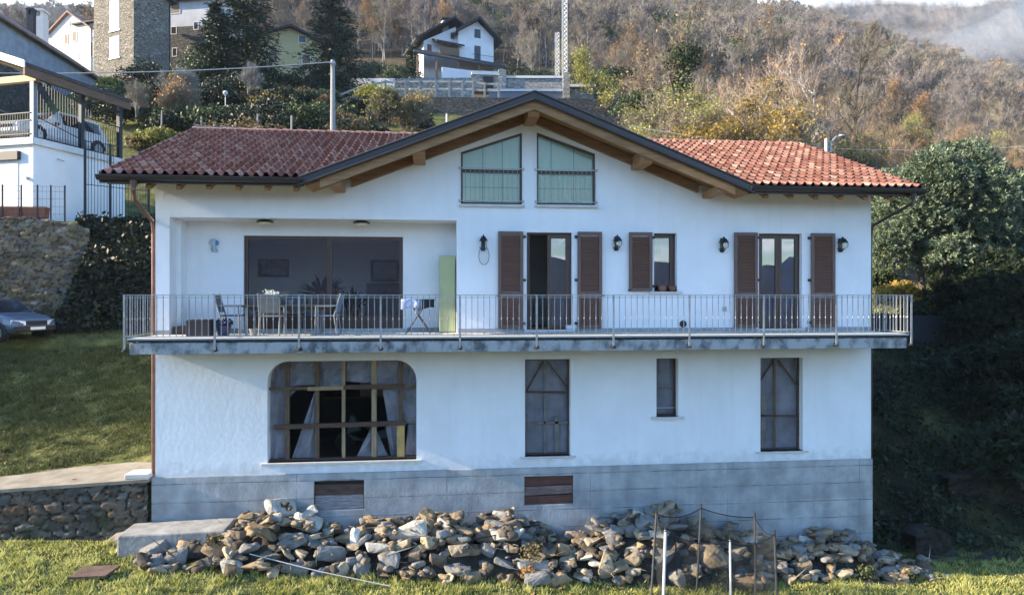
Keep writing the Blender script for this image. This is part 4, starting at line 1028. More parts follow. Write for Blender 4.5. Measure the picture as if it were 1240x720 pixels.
# ------------------------------------------------------------------ left yard: walls, garage, fences
RUBBLE = brick_like('rubble_masonry', [(.10, .085, .06), (.20, .16, .10), (.27, .22, .15), (.15, .14, .13), (.32, .30, .27)], (.045, .038, .028), vscale=2.5)
RUBBLED = brick_like('dark_rubble_masonry', [(.07, .065, .06), (.13, .115, .095), (.10, .095, .09), (.17, .155, .14)], (.03, .027, .023), vscale=2.7)
RUBBLEL = brick_like('pale_rubble_masonry', [(.30, .28, .25), (.42, .39, .34), (.36, .35, .34), (.50, .48, .44)], (.22, .20, .17), vscale=2.4)
CONCP = mat('worn_path_concrete', (.21, .185, .145), .9, .25, 2.2, .3, 16, detail=9)
def solo(mb, name, m, label, cat, origin, group=None, kind=None, **k):
    o = mb.build(name, m, None, origin=origin, **k); return tag(o, label, cat, group, kind)
def stone_wall_mat(name, cols, joint):
    m = bpy.data.materials.new(name); m.use_nodes = True; nt = m.node_tree; b = bsdf(m); b.inputs['Roughness'].default_value = .92; b.inputs['Specular IOR Level'].default_value = .2
    at = _n(nt, 'ShaderNodeAttribute'); at.attribute_name = 'tone'; a2 = _n(nt, 'ShaderNodeAttribute'); a2.attribute_name = 'joint'
    rp = _n(nt, 'ShaderNodeValToRGB'); els = rp.color_ramp.elements
    while len(els) < len(cols): els.new(.5)
    for i, c in enumerate(cols): els[i].position = i / (len(cols) - 1); els[i].color = (*c, 1)
    nt.links.new(at.outputs['Fac'], rp.inputs[0])
    tc = _n(nt, 'ShaderNodeTexCoord'); no = _n(nt, 'ShaderNodeTexNoise'); no.inputs['Scale'].default_value = 9; no.inputs['Detail'].default_value = 9; no.inputs['Roughness'].default_value = .7; nt.links.new(tc.outputs['Object'], no.inputs['Vector'])
    r2 = _n(nt, 'ShaderNodeValToRGB'); r2.color_ramp.elements[0].position = .3; r2.color_ramp.elements[0].color = (.4, .4, .4, 1); r2.color_ramp.elements[1].position = .68; r2.color_ramp.elements[1].color = (1.2, 1.2, 1.2, 1); nt.links.new(no.outputs['Fac'], r2.inputs[0])
    mu = _n(nt, 'ShaderNodeMix'); mu.data_type = 'RGBA'; mu.blend_type = 'MULTIPLY'; mu.inputs['Factor'].default_value = .8; nt.links.new(rp.outputs[0], mu.inputs['A']); nt.links.new(r2.outputs[0], mu.inputs['B'])
    n2 = _n(nt, 'ShaderNodeTexNoise'); n2.inputs['Scale'].default_value = 1.1; n2.inputs['Detail'].default_value = 6; nt.links.new(tc.outputs['Object'], n2.inputs['Vector'])
    ms = _n(nt, 'ShaderNodeMapRange'); ms.inputs['From Min'].default_value = .54; ms.inputs['From Max'].default_value = .70; ms.inputs['To Max'].default_value = .7; nt.links.new(n2.outputs['Fac'], ms.inputs[0])
    mo = _n(nt, 'ShaderNodeMix'); mo.data_type = 'RGBA'; mo.inputs['B'].default_value = (.05, .055, .025, 1); nt.links.new(ms.outputs[0], mo.inputs['Factor']); nt.links.new(mu.outputs['Result'], mo.inputs['A'])
    mj = _n(nt, 'ShaderNodeMix'); mj.data_type = 'RGBA'; mj.inputs['B'].default_value = (*joint, 1); nt.links.new(a2.outputs['Fac'], mj.inputs['Factor']); nt.links.new(mo.outputs['Result'], mj.inputs['A']); nt.links.new(mj.outputs['Result'], b.inputs['Base Color'])
    bp = _n(nt, 'ShaderNodeBump'); bp.inputs['Strength'].default_value = .8; bp.inputs['Distance'].default_value = .03; nt.links.new(no.outputs['Fac'], bp.inputs['Height']); nt.links.new(bp.outputs[0], b.inputs['Normal'])
    MATS[name] = m; return m
def jag_wall(pts, thick, seed=0, jit=.05, step=.045, cell=(.40, .19), relief=.075):
    """rubble wall of real projecting stones: pts list of (x, y, zbottom, ztop)"""
    rng = np.random.RandomState(seed); P = []; S = [0]
    for a, b in zip(pts[:-1], pts[1:]):
        n = max(1, int(math.hypot(b[0] - a[0], b[1] - a[1]) / step))
        for i in range(n): f = i / n; P.append(tuple(p + (q - p) * f for p, q in zip(a, b)))
    P.append(pts[-1]); P = np.array(P); n = len(P); s = np.concatenate([[0], np.cumsum(np.hypot(np.diff(P[:, 0]), np.diff(P[:, 1])))])
    H = (P[:, 3] - P[:, 2]).max(); rows = max(4, int(H / step)); v = np.linspace(0, 1, rows)
    ztop = P[:, 3] + .5 * jit * np.sin(s * 3.1 + seed) + .3 * jit * np.sin(s * 8.3)
    Z = P[:, 2][:, None] + (ztop - P[:, 2])[:, None] * v[None]; Sg = np.repeat(s[:, None], rows, 1)
    # cells on a jittered running bond grid
    cu, cv = cell; nu, nv = int(s[-1] / cu) + 4, int((Z.max() - Z.min()) / cv) + 4; iu, iv = np.meshgrid(np.arange(-2, nu), np.arange(-2, nv), indexing='ij')
    cxs = ((iu + .5 * (iv % 2) + rng.uniform(-.38, .38, iu.shape)) * cu); czs = Z.min() + (iv + rng.uniform(-.33, .33, iu.shape)) * cv; tn = rng.uniform(0, 1, iu.shape); pr = rng.uniform(.35, 1, iu.shape)
    wob = .03 * np.sin(Sg * 9 + 5 * Z) + .02 * np.sin(Z * 23 + Sg * 4); Su, Zv = Sg + wob, Z + .6 * .03 * np.sin(Sg * 13 + Z * 7)
    bi = np.floor(Su / cu).astype(int); bj = np.floor((Zv - Z.min()) / cv).astype(int); d1 = np.full(Z.shape, 9.); d2 = d1.copy(); t1 = np.zeros(Z.shape); p1 = np.zeros(Z.shape)
    for a in range(-2, 3):
        for b in range(-2, 3):
            ia = np.clip(bi + a + 2, 0, iu.shape[0] - 1); ja = np.clip(bj + b + 2, 0, iu.shape[1] - 1)
            d = np.maximum(np.abs(Su - cxs[ia, ja]) / cu, np.abs(Zv - czs[ia, ja]) / cv) * .6 + .4 * np.hypot((Su - cxs[ia, ja]) / cu, (Zv - czs[ia, ja]) / cv)
            m1 = d < d1; d2 = np.where(m1, d1, np.minimum(d2, d)); t1 = np.where(m1, tn[ia, ja], t1); p1 = np.where(m1, pr[ia, ja], p1); d1 = np.where(m1, d, d1)
    e = d2 - d1; rel = relief * p1 * smooth01((e - .03) / .22) + .012 * rng.normal(size=Z.shape)
    dx = np.gradient(P[:, 0]); dy = np.gradient(P[:, 1]); L_ = np.hypot(dx, dy); nx_, ny_ = dy / L_, -dx / L_
    X_ = P[:, 0][:, None] + nx_[:, None] * rel; Y_ = P[:, 1][:, None] + ny_[:, None] * rel
    front = np.stack([X_, Y_, Z], -1)
    topb = np.stack([P[:, 0] - nx_ * thick, P[:, 1] - ny_ * thick, ztop + .03 * np.sin(s * 6)], -1)[:, None]; botb = np.stack([P[:, 0] - nx_ * thick, P[:, 1] - ny_ * thick, P[:, 2]], -1)[:, None]
    G = np.concatenate([front, topb, botb], 1); k = rows + 2; ii = np.arange(n * k).reshape(n, k); nxt = np.roll(ii, -1, 1)
    F_ = np.stack([ii[:-1].ravel(), ii[1:].ravel(), nxt[1:].ravel(), nxt[:-1].ravel()], 1)
    jt = np.concatenate([1 - smooth01((e - .02) / .10), np.zeros((n, 2))], 1); tt = np.concatenate([t1, t1[:, -1:], t1[:, -1:]], 1)
    return G.reshape(-1, 3), F_, tt.ravel(), jt.ravel()
def stone_wall(name, data, m, label, origin):
    V, F_, tt, jt = data; me = np_mesh(name, V - np.array(origin), [F_], m, smooth=False)
    a = me.attributes.new('tone', 'FLOAT', 'POINT'); a.data.foreach_set('value', tt.astype(np.float32)); a = me.attributes.new('joint', 'FLOAT', 'POINT'); a.data.foreach_set('value', jt.astype(np.float32))
    o = link(name, me, loc=origin); WM[o.name] = Matrix.Translation(origin); return tag(o, label, 'wall')
SW_DARK = stone_wall_mat('dark_stone_wall', [(.075, .068, .06), (.13, .105, .075), (.10, .095, .088), (.19, .175, .155), (.14, .085, .05)], (.018, .016, .013))
SW_SHADE = stone_wall_mat('shade_darkened_stone_wall', [(.02, .019, .016), (.035, .03, .022), (.028, .026, .024)], (.006, .006, .005))  # darker copy of the dark wall: bank shade put into the stone colour
SW_BROWN = stone_wall_mat('brown_stone_wall', [(.11, .085, .055), (.20, .155, .095), (.27, .21, .135), (.15, .135, .115), (.30, .27, .22)], (.035, .028, .02))
SW_PALE = stone_wall_mat('pale_stone_wall', [(.28, .26, .22), (.40, .37, .32), (.34, .33, .31), (.46, .44, .40)], (.12, .11, .09))
stone_wall('low_stone_wall', jag_wall([(-9.5, -.10, -5.0, -3.56), (-4.5, -.10, -5.2, -3.34), (-.12, -.10, -5.4, -3.13)], .40, 3), SW_DARK, 'low dark rubble wall carrying the path beside the house corner', (-4, 0, -4.5))
m = MB(); n = 24; vs = []
for i in range(n + 1):
    x = -9.5 + 9.42 * i / n; zt_ = -3.12 + x * .045 + .035
    wd = .35 + max(0, (x + 6.2)) * .24
    ye_ = wd + .10 * math.sin(x * 2.3)
    vs += [(x, -.17, zt_ + .0), (x, ye_, zt_ + .05), (x, ye_, zt_ - .2), (x, -.17, zt_ - .07)]
m.add(vs, [(4 * i + j, 4 * i + 4 + j, 4 * i + 4 + (j + 1) % 4, 4 * i + (j + 1) % 4) for i in range(n) for j in range(4)] + [(0, 1, 2, 3), (4 * n, 4 * n + 1, 4 * n + 2, 4 * n + 3)])
tag(m.build('path', CONCP), 'worn concrete path along the top of the low wall', 'path', kind='structure')
m = MB(); m.box((-.62, -.10, -3.10), (-.09, .35, -2.99)); solo(m, 'door_step', STONES, 'pale stone step by the house corner on the path', 'step', (-.35, 0, -3.1), bevel=.02)
# retaining wall of the terrace
stone_wall('tall_stone_wall', jag_wall([(-19, 12.75, -1.2, 4.05), (-11, 12.75, -1.2, 4.05), (-9, 12.8, -1.2, 3.98), (-7.6, 13.0, -1.0, 3.6)], .6, 5, .08, .06, (.42, .17), .06), SW_BROWN, 'tall brown rubble retaining wall behind the parked car', (-12, 13, 0))
# garage with roofed parking deck
gl_ = (-9.98, 13.45, 3.9); gr = R(-19.8)
GWALL = mat('garage_white_wall', (.78, .78, .77), .9, .04, 1.0, .1, 20)
ga = thing('garage', 'white garage building with timber roofed parking deck on top', 'garage', gl_, None, gr)
MB().box((-10, 0, -.4), (0, 4.7, 3.15)).build('wall', GWALL, ga, local=True)
MB().box((-10, -.12, 3.15), (.12, 4.8, 3.42)).build('parking_deck', mat('pale_deck_edge', (.62, .62, .6), .85, .08, 3), ga, local=True)
g = MB().box((-4.2, -.03, 0), (-.75, .02, 2.55)).build('garage_door', mat('pale_roller_door', (.66, .67, .68), .6, .03, 3, stretch=(1, 1, 20)), ga, local=True)
MB().box((-4.3, -.16, 2.55), (-.62, -.002, 2.9)).build('door_box', DARKM, ga, local=True)
q = MB(); q.box((-.35, -.14, 1.75), (-.2, -.002, 1.85)); q.build('wall_lamp', STEEL, ga, local=True)
q = MB(); q.tube([(.01, 1.1, 2.75), (.09, 1.1, 2.75), (.09, 1.35, 2.72)], .02, 6); q.build('pipe_stub', STEEL, ga, local=True)
GSTEEL = mat('grey_blue_steel', (.16, .18, .21), .5, .1, 6, metallic=.3)
DSTEEL = mat('dark_steel', (.03, .034, .04), .5, .1, 6, metallic=.3)
for i, (yy, mt_) in enumerate(((.12, GSTEEL), (2.4, DSTEEL), (4.5, DSTEEL))):
    MB().box((-.2, yy - .09, 3.42), (-.02, yy + .09, 5.95)).build('deck_post', mt_, ga, local=True)
MB().box((-9.6, .06, 3.42), (-9.4, .24, 8.5)).build('deck_post', GSTEEL, ga, local=True)
zr = lambda x: 6.05 - (x - .45) * .34
rf = MB().prism([(.45, -.75, zr(.45)), (-9, -.75, zr(-9)), (-9, -.75, zr(-9) + .14), (.45, -.75, zr(.45) + .14)], (0, 5.45, 0)).build('roof', mat('dark_roof_sheet', (.05, .045, .045), .7, .2, 3), ga, local=True)
MB().prism([(.47, -.80, zr(.45) - .1), (-9, -.80, zr(-9) - .10), (-9, -.80, zr(-9) + .19), (.47, -.80, zr(.45) + .19)], (0, .045, 0)).build('verge_flashing', mat('white_flashing', (.78, .79, .8), .5, .03, 4), rf, local=True)
MB().box((.30, -.7, zr(.45) - .34), (.40, 4.65, zr(.45) - .02)).build('fascia_board', mat('brown_fascia', (.14, .085, .055), .7, .2, 3, stretch=(4, .6, 4)), rf, local=True)
MB().box((-9, .02, 5.72), (.1, .24, 5.98)).build('cross_beam', mat('honey_beam', (.42, .27, .13), .6, .15, 3, stretch=(.5, 5, 5)), rf, local=True)
for k in range(5):
    yy = -.4 + 1.15 * k
    MB().prism([(.38, yy, zr(.38) - .2), (-9, yy, zr(-9) - .2), (-9, yy, zr(-9) - .002), (.38, yy, zr(.38) - .002)], (0, .12, 0)).build('rafter', WOODL, rf, local=True)
q = MB()
for zz in (3.6, 4.15, 4.45): q.bar((-9.4, .02, zz), (-.15, .02, zz), .035)
for k in range(72): xx = -9.3 + k * .127; q.box((xx - .008, .01, 3.42), (xx + .008, .03, 4.45))
q.build('front_railing', DSTEEL, ga, local=True)
q = MB()
for k in range(16): yy = .3 + k * .13; q.box((-.12, yy - .008, 3.5), (-.10, yy + .008, 5.85))
q.bar((-.11, .2, 3.5), (-.11, 2.3, 3.5), .04); q.bar((-.11, .2, 5.85), (-.11, 2.3, 5.85), .05); q.bar((-.11, .2, 4.35), (-.11, 2.3, 3.9), .03)
for k in range(15): yy = 2.5 + k * .134; q.box((-.12, yy - .009, 3.5), (-.10, yy + .009, 4.9 if k > 3 else 5.5))
q.bar((-.11, 2.4, 4.9), (-.11, 4.5, 4.9), .04); q.bar((-.11, 2.4, 3.5), (-.11, 4.5, 3.5), .04); q.bar((-.11, 2.4, 5.6), (-.11, 4.5, 5.6), .06)
q.build('side_screen', DSTEEL, ga, local=True)
Mg = Matrix.Translation(gl_) @ Matrix.Rotation(gr, 4, 'Z')
car('parked_car', 'white car with dark grille parked on the roofed deck, front to the railing', tuple(Mg @ Vector((-1.55, 2.35, 3.42))), gr + R(-90), WHITEPAINT, 'suv')
car('parked_car', 'silver grey car parked on the deck beside the white one', tuple(Mg @ Vector((-3.6, 2.3, 3.42))), gr + R(-90), GREYPAINT, 'hatch')
# wire fence with slim posts, planters
f = thing('wire_fence', 'low wire fence with slim dark posts above the tall wall', 'fence', (-9.5, 12.95, 4.0))
pp = [at_d(px, 262, dd) for px, dd in ((-30, 26.4), (1, 27.0), (30, 27.4), (57, 27.9), (80, 28.4), (103, 28.9))]
for v in pp: MB().box((v.x - .022, 13.02 - .022, 3.9), (v.x + .022, 13.02 + .022, 5.35)).build('fence_post', DSTEEL, f)
q = MB()
for zz in (4.2, 4.5, 4.8, 5.1, 5.3):
    q.tube([(pp[0].x, 13.02, zz), (pp[-1].x, 13.02, zz)], .005, 4)
xx = pp[0].x
while xx < pp[-1].x: q.box((xx - .0025, 13.018, 4.1), (xx + .0025, 13.022, 5.3)); xx += .16
q.build('wire_mesh', mat('fence_wire', (.10, .11, .12), .6, .1, 5, metallic=.4), f)
f = thing('metal_gate', 'tall barred metal gate fence between garage and house roof', 'gate', tuple(at_d(103, 270, 28.9)))
a, b = at_d(103, 270, 28.6), at_d(180, 270, 30.5)
q = MB()
for zz in (4.0, 5.6, 7.4): q.bar((a.x, a.y, zz), (b.x, b.y, zz), .03)
for k in range(22): v = a.lerp(b, k / 21); q.box((v.x - .008, v.y - .008, 3.6), (v.x + .008, v.y + .008, 7.4 if k < 10 else 6.0))
q.build('bars', DSTEEL, f)
for k in (0, 8, 21): v = a.lerp(b, k / 21); MB().box((v.x - .04, v.y - .04, 3.2), (v.x + .04, v.y + .04, 7.45 if k < 10 else 6.05)).build('gate_post', DSTEEL, f)
TERRA = mat('terracotta', (.24, .10, .06), .85, .15, 5)
for px, w_, lab in ((8, .8, 'terracotta planter with dry grass by the garage door'), (38, .75, 'terracotta planter with a yellow green shrub by the garage corner')):
    v = at_d(px, 257, 27.1); m = MB(); x0 = v.x; y0 = 13.22
    m.prism([(x0 - w_ / 2, y0 - .15, 4.05), (x0 + w_ / 2, y0 - .15, 4.05), (x0 + w_ / 2 + .06, y0 - .2, 4.45), (x0 - w_ / 2 - .06, y0 - .2, 4.45)], (0, .36, 0)); m.box((x0 - w_ / 2 - .08, y0 - .22, 4.42), (x0 + w_ / 2 + .08, y0 + .2, 4.48))
    solo(m, 'planter', TERRA, lab, 'planter', (x0, y0, 4.05))
# unseen house added up the slope only to shade the grass bank
nb = thing('unseen_shade_house', 'tall house on the slope beside the grass bank', 'house', (-27, 6.2, -1.5))
MB().box((-30, 2.9, -3.5), (-21.5, 11.0, 8.2)).build('wall', PLASTER, nb)
MB().prism([(-30.6, 2.5, 8.2), (-20.9, 2.5, 8.2), (-25.75, 2.5, 10.4)], (0, 9.0, 0)).build('roof', TILE, nb)
# ------------------------------------------------------------------ village houses on the hill
def village_house(name, label, loc, rz, w, dep, h, rh, wall, roofm, wins=(), side_wins=(), axis='y', over=.4, chim=(), lower=None, lowh=0):
    t = thing(name, label, 'house', loc, None, rz); hw = w / 2
    if axis == 'y':
        m = MB(); m.prism([(-hw, 0, -2.5), (hw, 0, -2.5), (hw, 0, h), (0, 0, h + rh), (-hw, 0, h)], (0, dep, 0))
    else:
        m = MB(); m.prism([(-hw, 0, -2.5), (-hw, dep, -2.5), (-hw, dep, h), (-hw, dep / 2, h + rh), (-hw, 0, h)], (w, 0, 0))
    m.build('wall', wall, t, local=True)
    if lower: MB().box((-hw - .03, -.03, -2.4), (hw + .03, dep + .03, lowh)).build('lower_wall', lower, t, local=True)
    if axis == 'y':
        s = rh / hw; x1 = hw + over; zz = h - s * over
        m = MB(); m.prism([(0, -over, h + rh + .02), (x1, -over, zz + .02), (x1, -over, zz + .2), (0, -over, h + rh + .22), (-x1, -over, zz + .2), (-x1, -over, zz + .02)], (0, dep + 2 * over, 0))
    else:
        s = rh / (dep / 2); y1 = over; zz = h - s * over
        m = MB(); m.prism([(-hw - over, dep / 2, h + rh + .02), (-hw - over, dep + y1, zz + .02), (-hw - over, dep + y1, zz + .2), (-hw - over, dep / 2, h + rh + .22), (-hw - over, -y1, zz + .2), (-hw - over, -y1, zz + .02)], (w + 2 * over, 0, 0))
    r = m.build('roof', roofm, t, local=True)
    for (x, z, ww, hh, mt_) in wins:
        q = MB(); q.box((x - ww / 2, -.05, z), (x + ww / 2, .02, z + hh)); wo_ = q.build('window', mt_, t, local=True)
        q = MB(); frame_rect(q, x - ww / 2 - .07, x + ww / 2 + .07, z - .07, z + hh + .07, .07, -.06, .0); q.build('window_surround', STONES, wo_, local=True)
    for (sd, y, z, ww, hh, mt_) in side_wins:
        q = MB(); q.box((sd * hw - .04, y - ww / 2, z), (sd * hw + .04, y + ww / 2, z + hh)); q.build('window', mt_, t, local=True)
    for (x, y, z, cw_, ch) in chim:
        q = MB(); q.box((x - cw_ / 2, y - cw_ / 2, z), (x + cw_ / 2, y + cw_ / 2, z + ch)); q.box((x - cw_ / 2 - .1, y - cw_ / 2 - .1, z + ch + .2), (x + cw_ / 2 + .1, y + cw_ / 2 + .1, z + ch + .3))
        for a_ in (-1, 1):
            for b_ in (-1, 1): q.box((x + a_ * cw_ * .4 - .06, y + b_ * cw_ * .4 - .06, z + ch), (x + a_ * cw_ * .4 + .06, y + b_ * cw_ * .4 + .06, z + ch + .2))
        q.build('chimney', mat('grey_chimney', (.35, .34, .33), .9, .2, 3), r, local=True)
    return t
CREAM = mat('pale_cream_render', (.74, .70, .64), .9, .05, .8)
GREYR = mat('grey_render', (.40, .40, .42), .9, .12, .8)
YELR = mat('yellow_render', (.40, .34, .18), .9, .08, .8)
OLDT = mat('old_brown_tiles', (.26, .15, .115), .8, .35, 2.5, .4, 8, stretch=(3, 3, 1))
SLATE = mat('dark_stone_slab_roof', (.035, .035, .04), .8, .3, 3, .4, 8)
BRSH = mat('brown_shutter_far', (.17, .11, .07), .7, .1, 3)
DKW = mat('dark_window', (.02, .022, .026), .2, .1, 3, spec=.6)
WHP = mat('white_panel', (.72, .72, .71), .7, .05, 3)
def up(px, py, d, dz=0): v = at_d(px, py, d); return (v.x, v.y, v.z + dz)
CONCL = mat('old_panel_concrete', (.34, .35, .38), .9, .18, 1.2)
v = at_d(52, 77, 66)
a = at_d(-12, 55, 52); bq = at_d(118, 92, 68); ang = math.atan2(bq.y - a.y, bq.x - a.x)
hz_ = 22.2 + CZ - .4; mid = a.lerp(bq, .5); ln = (bq - a).length
def z_of(py, d): return CZ + (358 - py) / 830 * d
village_house('long_house', 'long low house with brown tiled roof, panelled grey wall and stone foot', (mid.x, mid.y, 17.8), ang, ln, 6.5, z_of(26, 55) - 17.8 - .4, 2.2, CONCL, OLDT, wins=[(-.5, 1.2, .9, 1.3, DKW), (4.2, .9, .9, 1.4, DKW), (6.5, .8, .8, 1.2, DKW)], axis='x', over=.5, lower=RUBBLED, lowh=1.3, chim=())
for px, py, d_, lab, h_ in ((38, 30, 66, 'dark slim chimney behind the long house roof', 1.4), (49, 33, 68, 'white chimney with capped top behind the long house roof', 1.5)):
    v = at_d(px, py, d_); m = MB(); w_ = .28 if px == 38 else .5
    m.box((v.x - w_, v.y - w_, v.z - 5), (v.x + w_, v.y + w_, v.z + h_ * .6)); m.box((v.x - w_ * 1.2, v.y - w_ * 1.2, v.z + h_ * .95), (v.x + w_ * 1.2, v.y + w_ * 1.2, v.z + h_ * 1.08))
    for sx in (-1, 1): m.box((v.x + sx * w_ * .7 - .1, v.y - w_, v.z + h_ * .6), (v.x + sx * w_ * .7 + .1, v.y + w_, v.z + h_ * .95))
    solo(m, 'chimney_stack', SLATE if px == 38 else CREAM, lab, 'chimney', (v.x, v.y, v.z - 5))
v = at_d(84, 75, 82)
village_house('gabled_house', 'pale pink white gabled house with brown shutters', (v.x, v.y, v.z), R(-25), 6.8, 8, 3.6, 2.2, CREAM, OLDT, wins=[(-.45, 2.2, .55, 1.1, BRSH), (.9, 2.35, .55, 1.1, BRSH), (-.1, 4.3, .28, .5, DKW), (1.45, .25, .35, .35, DKW)], over=.35)
v = at_d(112, 75, 81)
village_house('house_annex', 'cream annex with dark porch roof between gabled house and tower', (v.x, v.y, v.z), R(-25), 4.6, 6, 4.6, .5, CREAM, SLATE, wins=[(-.3, 3.0, .9, 1.3, GREYR), (-.25, .6, .8, 1.7, BRSH)], over=.5, axis='x')
v = at_d(162, 82, 72)
tw = thing('stone_tower_house', 'tall square rubble stone house with white window panels', 'house', (v.x, v.y, v.z), None, R(-30))
MB().box((-6.3, 0, -2.5), (0, 4.5, 8.6)).build('wall', brick_like('tower_masonry', [(.19, .165, .13), (.31, .275, .225), (.24, .215, .175), (.36, .33, .285)], (.08, .07, .055), vscale=2.6), tw, local=True)
MB().prism([(-6.8, -.5, 9.4), (.5, -.5, 9.4), (.5, 5.0, 8.5), (-6.8, 5.0, 8.5)], (0, 0, .3)).build('roof', SLATE, tw, local=True)
MB().box((-3.7, -.05, 1.45), (-2.2, .02, 3.7)).build('window', WHP, tw, local=True)
MB().box((-3.7, -.05, 4.4), (-2.2, .02, 7.6)).build('window', WHP, tw, local=True)
MB().box((-3.85, -.09, 1.3), (-2.05, .02, 1.44)).build('sill', STONES, tw, local=True); MB().box((-3.85, -.09, 4.22), (-2.05, .02, 4.38)).build('sill', STONES, tw, local=True)
q = MB(); q.tube([(.04, 4.35, -1), (.04, 4.35, 8.5)], .06, 6); q.build('downpipe', BLACK, tw, local=True)
v = at_d(226, 84, 80)
village_house('grey_house', 'shaded grey and stone house behind the tower house', (v.x, v.y, v.z), R(-14), 6.2, 7, 8.2, 1.2, GREYR, SLATE, wins=[(-1.4, 6.6, 1.1, 1.5, BRSH), (-1.6, 4.2, .6, .8, DKW), (-1.5, 1.6, .5, .9, DKW), (1.2, 4.6, .5, .8, DKW)], axis='x', over=.7, lower=RUBBLED, lowh=5.0)
v = at_d(352, 88, 74)
village_house('yellow_house', 'yellow house with dark overhanging roof between the two conifers', (v.x, v.y, v.z), R(14), 6.4, 6, 3.5, 1.3, YELR, SLATE, wins=[(-1.8, .9, .8, 1.5, BRSH), (1.6, .5, .8, 1.6, BRSH), (1.2, 3.4, .7, .7, DKW)], over=.7, chim=[(-.2, 2.5, 4.2, .6, 1.0)])
# the chalet with its veranda roof
v = at_d(560, 96, 95); WH = mat('chalet_white', (.72, .73, .75), .9, .04, .8)
ch = thing('chalet', 'white chalet with dark stepped roofs and veranda on the hill', 'house', (v.x, v.y, v.z), None, R(16))
MB().prism([(-.6, 0, -1.5), (4.6, 0, -1.5), (4.6, 0, 6.3), (2.2, 0, 8.3), (-.6, 0, 6.5)], (0, 6, 0)).build('wall', WH, ch, local=True)
MB().prism([(-5.2, 1.2, -1.5), (-.6, 1.2, -1.5), (-.6, 1.2, 7.6), (-5.2, 1.2, 5.0)], (0, 6, 0)).build('wall', WH, ch, local=True)
MB().prism([(2.2, -1.0, 8.75), (5.6, -1.0, 5.8), (5.6, -1.0, 5.5), (2.2, -1.0, 8.4), (-1.3, -1.0, 6.1), (-1.3, -1.0, 6.4)], (0, 7.6, 0)).build('roof', SLATE, ch, local=True)
MB().prism([(-1.0, .2, 8.75), (.9, .2, 7.4), (.9, .2, 7.15), (-1.0, .2, 8.45), (-6.6, .2, 4.7), (-6.6, .2, 5.0)], (0, 7.4, 0)).build('roof', SLATE, ch, local=True)
r2 = MB().prism([(-7.4, -2.2, 1.9), (6.2, -2.2, 1.4), (6.2, .2, 2.7), (-7.0, .2, 3.2)], (0, 0, .25)).build('veranda_roof', SLATE, ch, local=True)
MB().prism([(-4.0, -1.0, 4.4), (.0, -1.0, 4.2), (.0, 1.2, 5.1), (-4.0, 1.2, 5.3)], (0, 0, .22)).build('balcony_roof', SLATE, ch, local=True)
MB().box((-3.4, -.6, 2.9), (-.65, -.45, 3.9)).build('balcony_panel', BRSH, ch, local=True)
for xx in (-6.8, -4.2, -1.2, 1.8, 5.6): MB().box((xx - .12, -2.0, -1.5), (xx + .12, -1.76, 1.75)).build('veranda_post', BRSH, ch, local=True)
MB().box((-3.6, -2.3, -1.5), (1.6, -2.1, .55)).build('terrace_wall', WH, ch, local=True)
for (x, z, ww, hh) in ((2.2, 6.0, .9, 1.2), (2.2, 2.5, .9, 2.4)): MB().box((x - ww / 2, -.04, z), (x + ww / 2, .03, z + hh)).build('window', DKW, ch, local=True)
for (x, z, ww, hh) in ((-4.4, 3.0, .6, 1.6), (-1.1, 5.8, .5, .9)): MB().box((x - ww / 2, 1.15, z), (x + ww / 2, 1.22, z + hh)).build('window', BRSH, ch, local=True)
q = MB(); q.bar((1.2, -.5, 3.5), (4.5, -.5, 3.5), .05); q.build('window_rail', BLACK, ch, local=True)
for x, y, z in ((-1.6, 3.2, 8.0), (4.2, 4.0, 6.4)):
    q = MB(); q.box((x - .45, y - .4, z - 1.2), (x + .45, y + .4, z + .9)); q.build('chimney', STONES, ch, local=True)
    q = MB(); q.box((x - .3, y - .25, z + .9), (x + .3, y + .25, z + 1.2)); q.box((x - .55, y - .5, z + 1.2), (x + .55, y + .5, z + 1.35)); q.build('chimney_cap', SLATE, ch, local=True)
MB().box((-8, -2.4, -4.5), (7.5, 7.5, -1.2)).build('terrace_base', RUBBLED, ch, local=True)
# walls and fence by the road below the chalet
def wall_px(name, label, m, a, b, d0, d1, thick=.5, cap=None):
    """a, b: (px, top, bottom) at the two ends"""
    A1, A0 = at_d(a[0], a[1], d0), at_d(a[0], a[2], d0); B1, B0 = at_d(b[0], b[1], d1), at_d(b[0], b[2], d1)
    dv = (B0 - A0); dv.z = 0; nn = Vector((-dv.y, dv.x, 0)).normalized() * thick
    q = MB(); q.prism([A0, B0, B1, A1], nn); t = thing(name, label, 'wall', tuple(A0.lerp(B0, .5)))
    q.build('masonry', m, t)
    if cap:
        e = dv.normalized() * .12; z = Vector((0, 0, .03))
        MB().prism([A1 + z * 0 - e - nn * .2, B1 + e - nn * .2, B1 + Vector((0, 0, .22)) + e - nn * .2, A1 + Vector((0, 0, .22)) - e - nn * .2], nn * 1.4).build('coping', cap, t)
    return t
PALEC = mat('pale_coping', (.60, .60, .60), .8, .06, 3)
wall_px('road_retaining_wall', 'dark mossy stone wall holding up the fenced road', RUBBLED, (462, 117, 185), (800, 120, 185), 58, 60, 1.0)
wall_px('road_wall', 'pale stone wall behind the road fence', RUBBLEL, (478, 95, 118), (572, 94, 118), 63.5, 64, .6)
wall_px('garden_wall', 'white rendered garden wall behind the road end', GWALL, (418, 95, 110), (478, 95, 112), 65, 65, .4)
wall_px('concrete_shed', 'low grey concrete shed by the road end', CONC, (372, 98, 116), (418, 97, 116), 62, 63, 2.5, SLATE)
wall_px('driveway_wall', 'pale stone wall with coping beside the driveway portal', RUBBLEL, (611, 95, 109), (682, 95, 109), 66, 66, .6, PALEC)
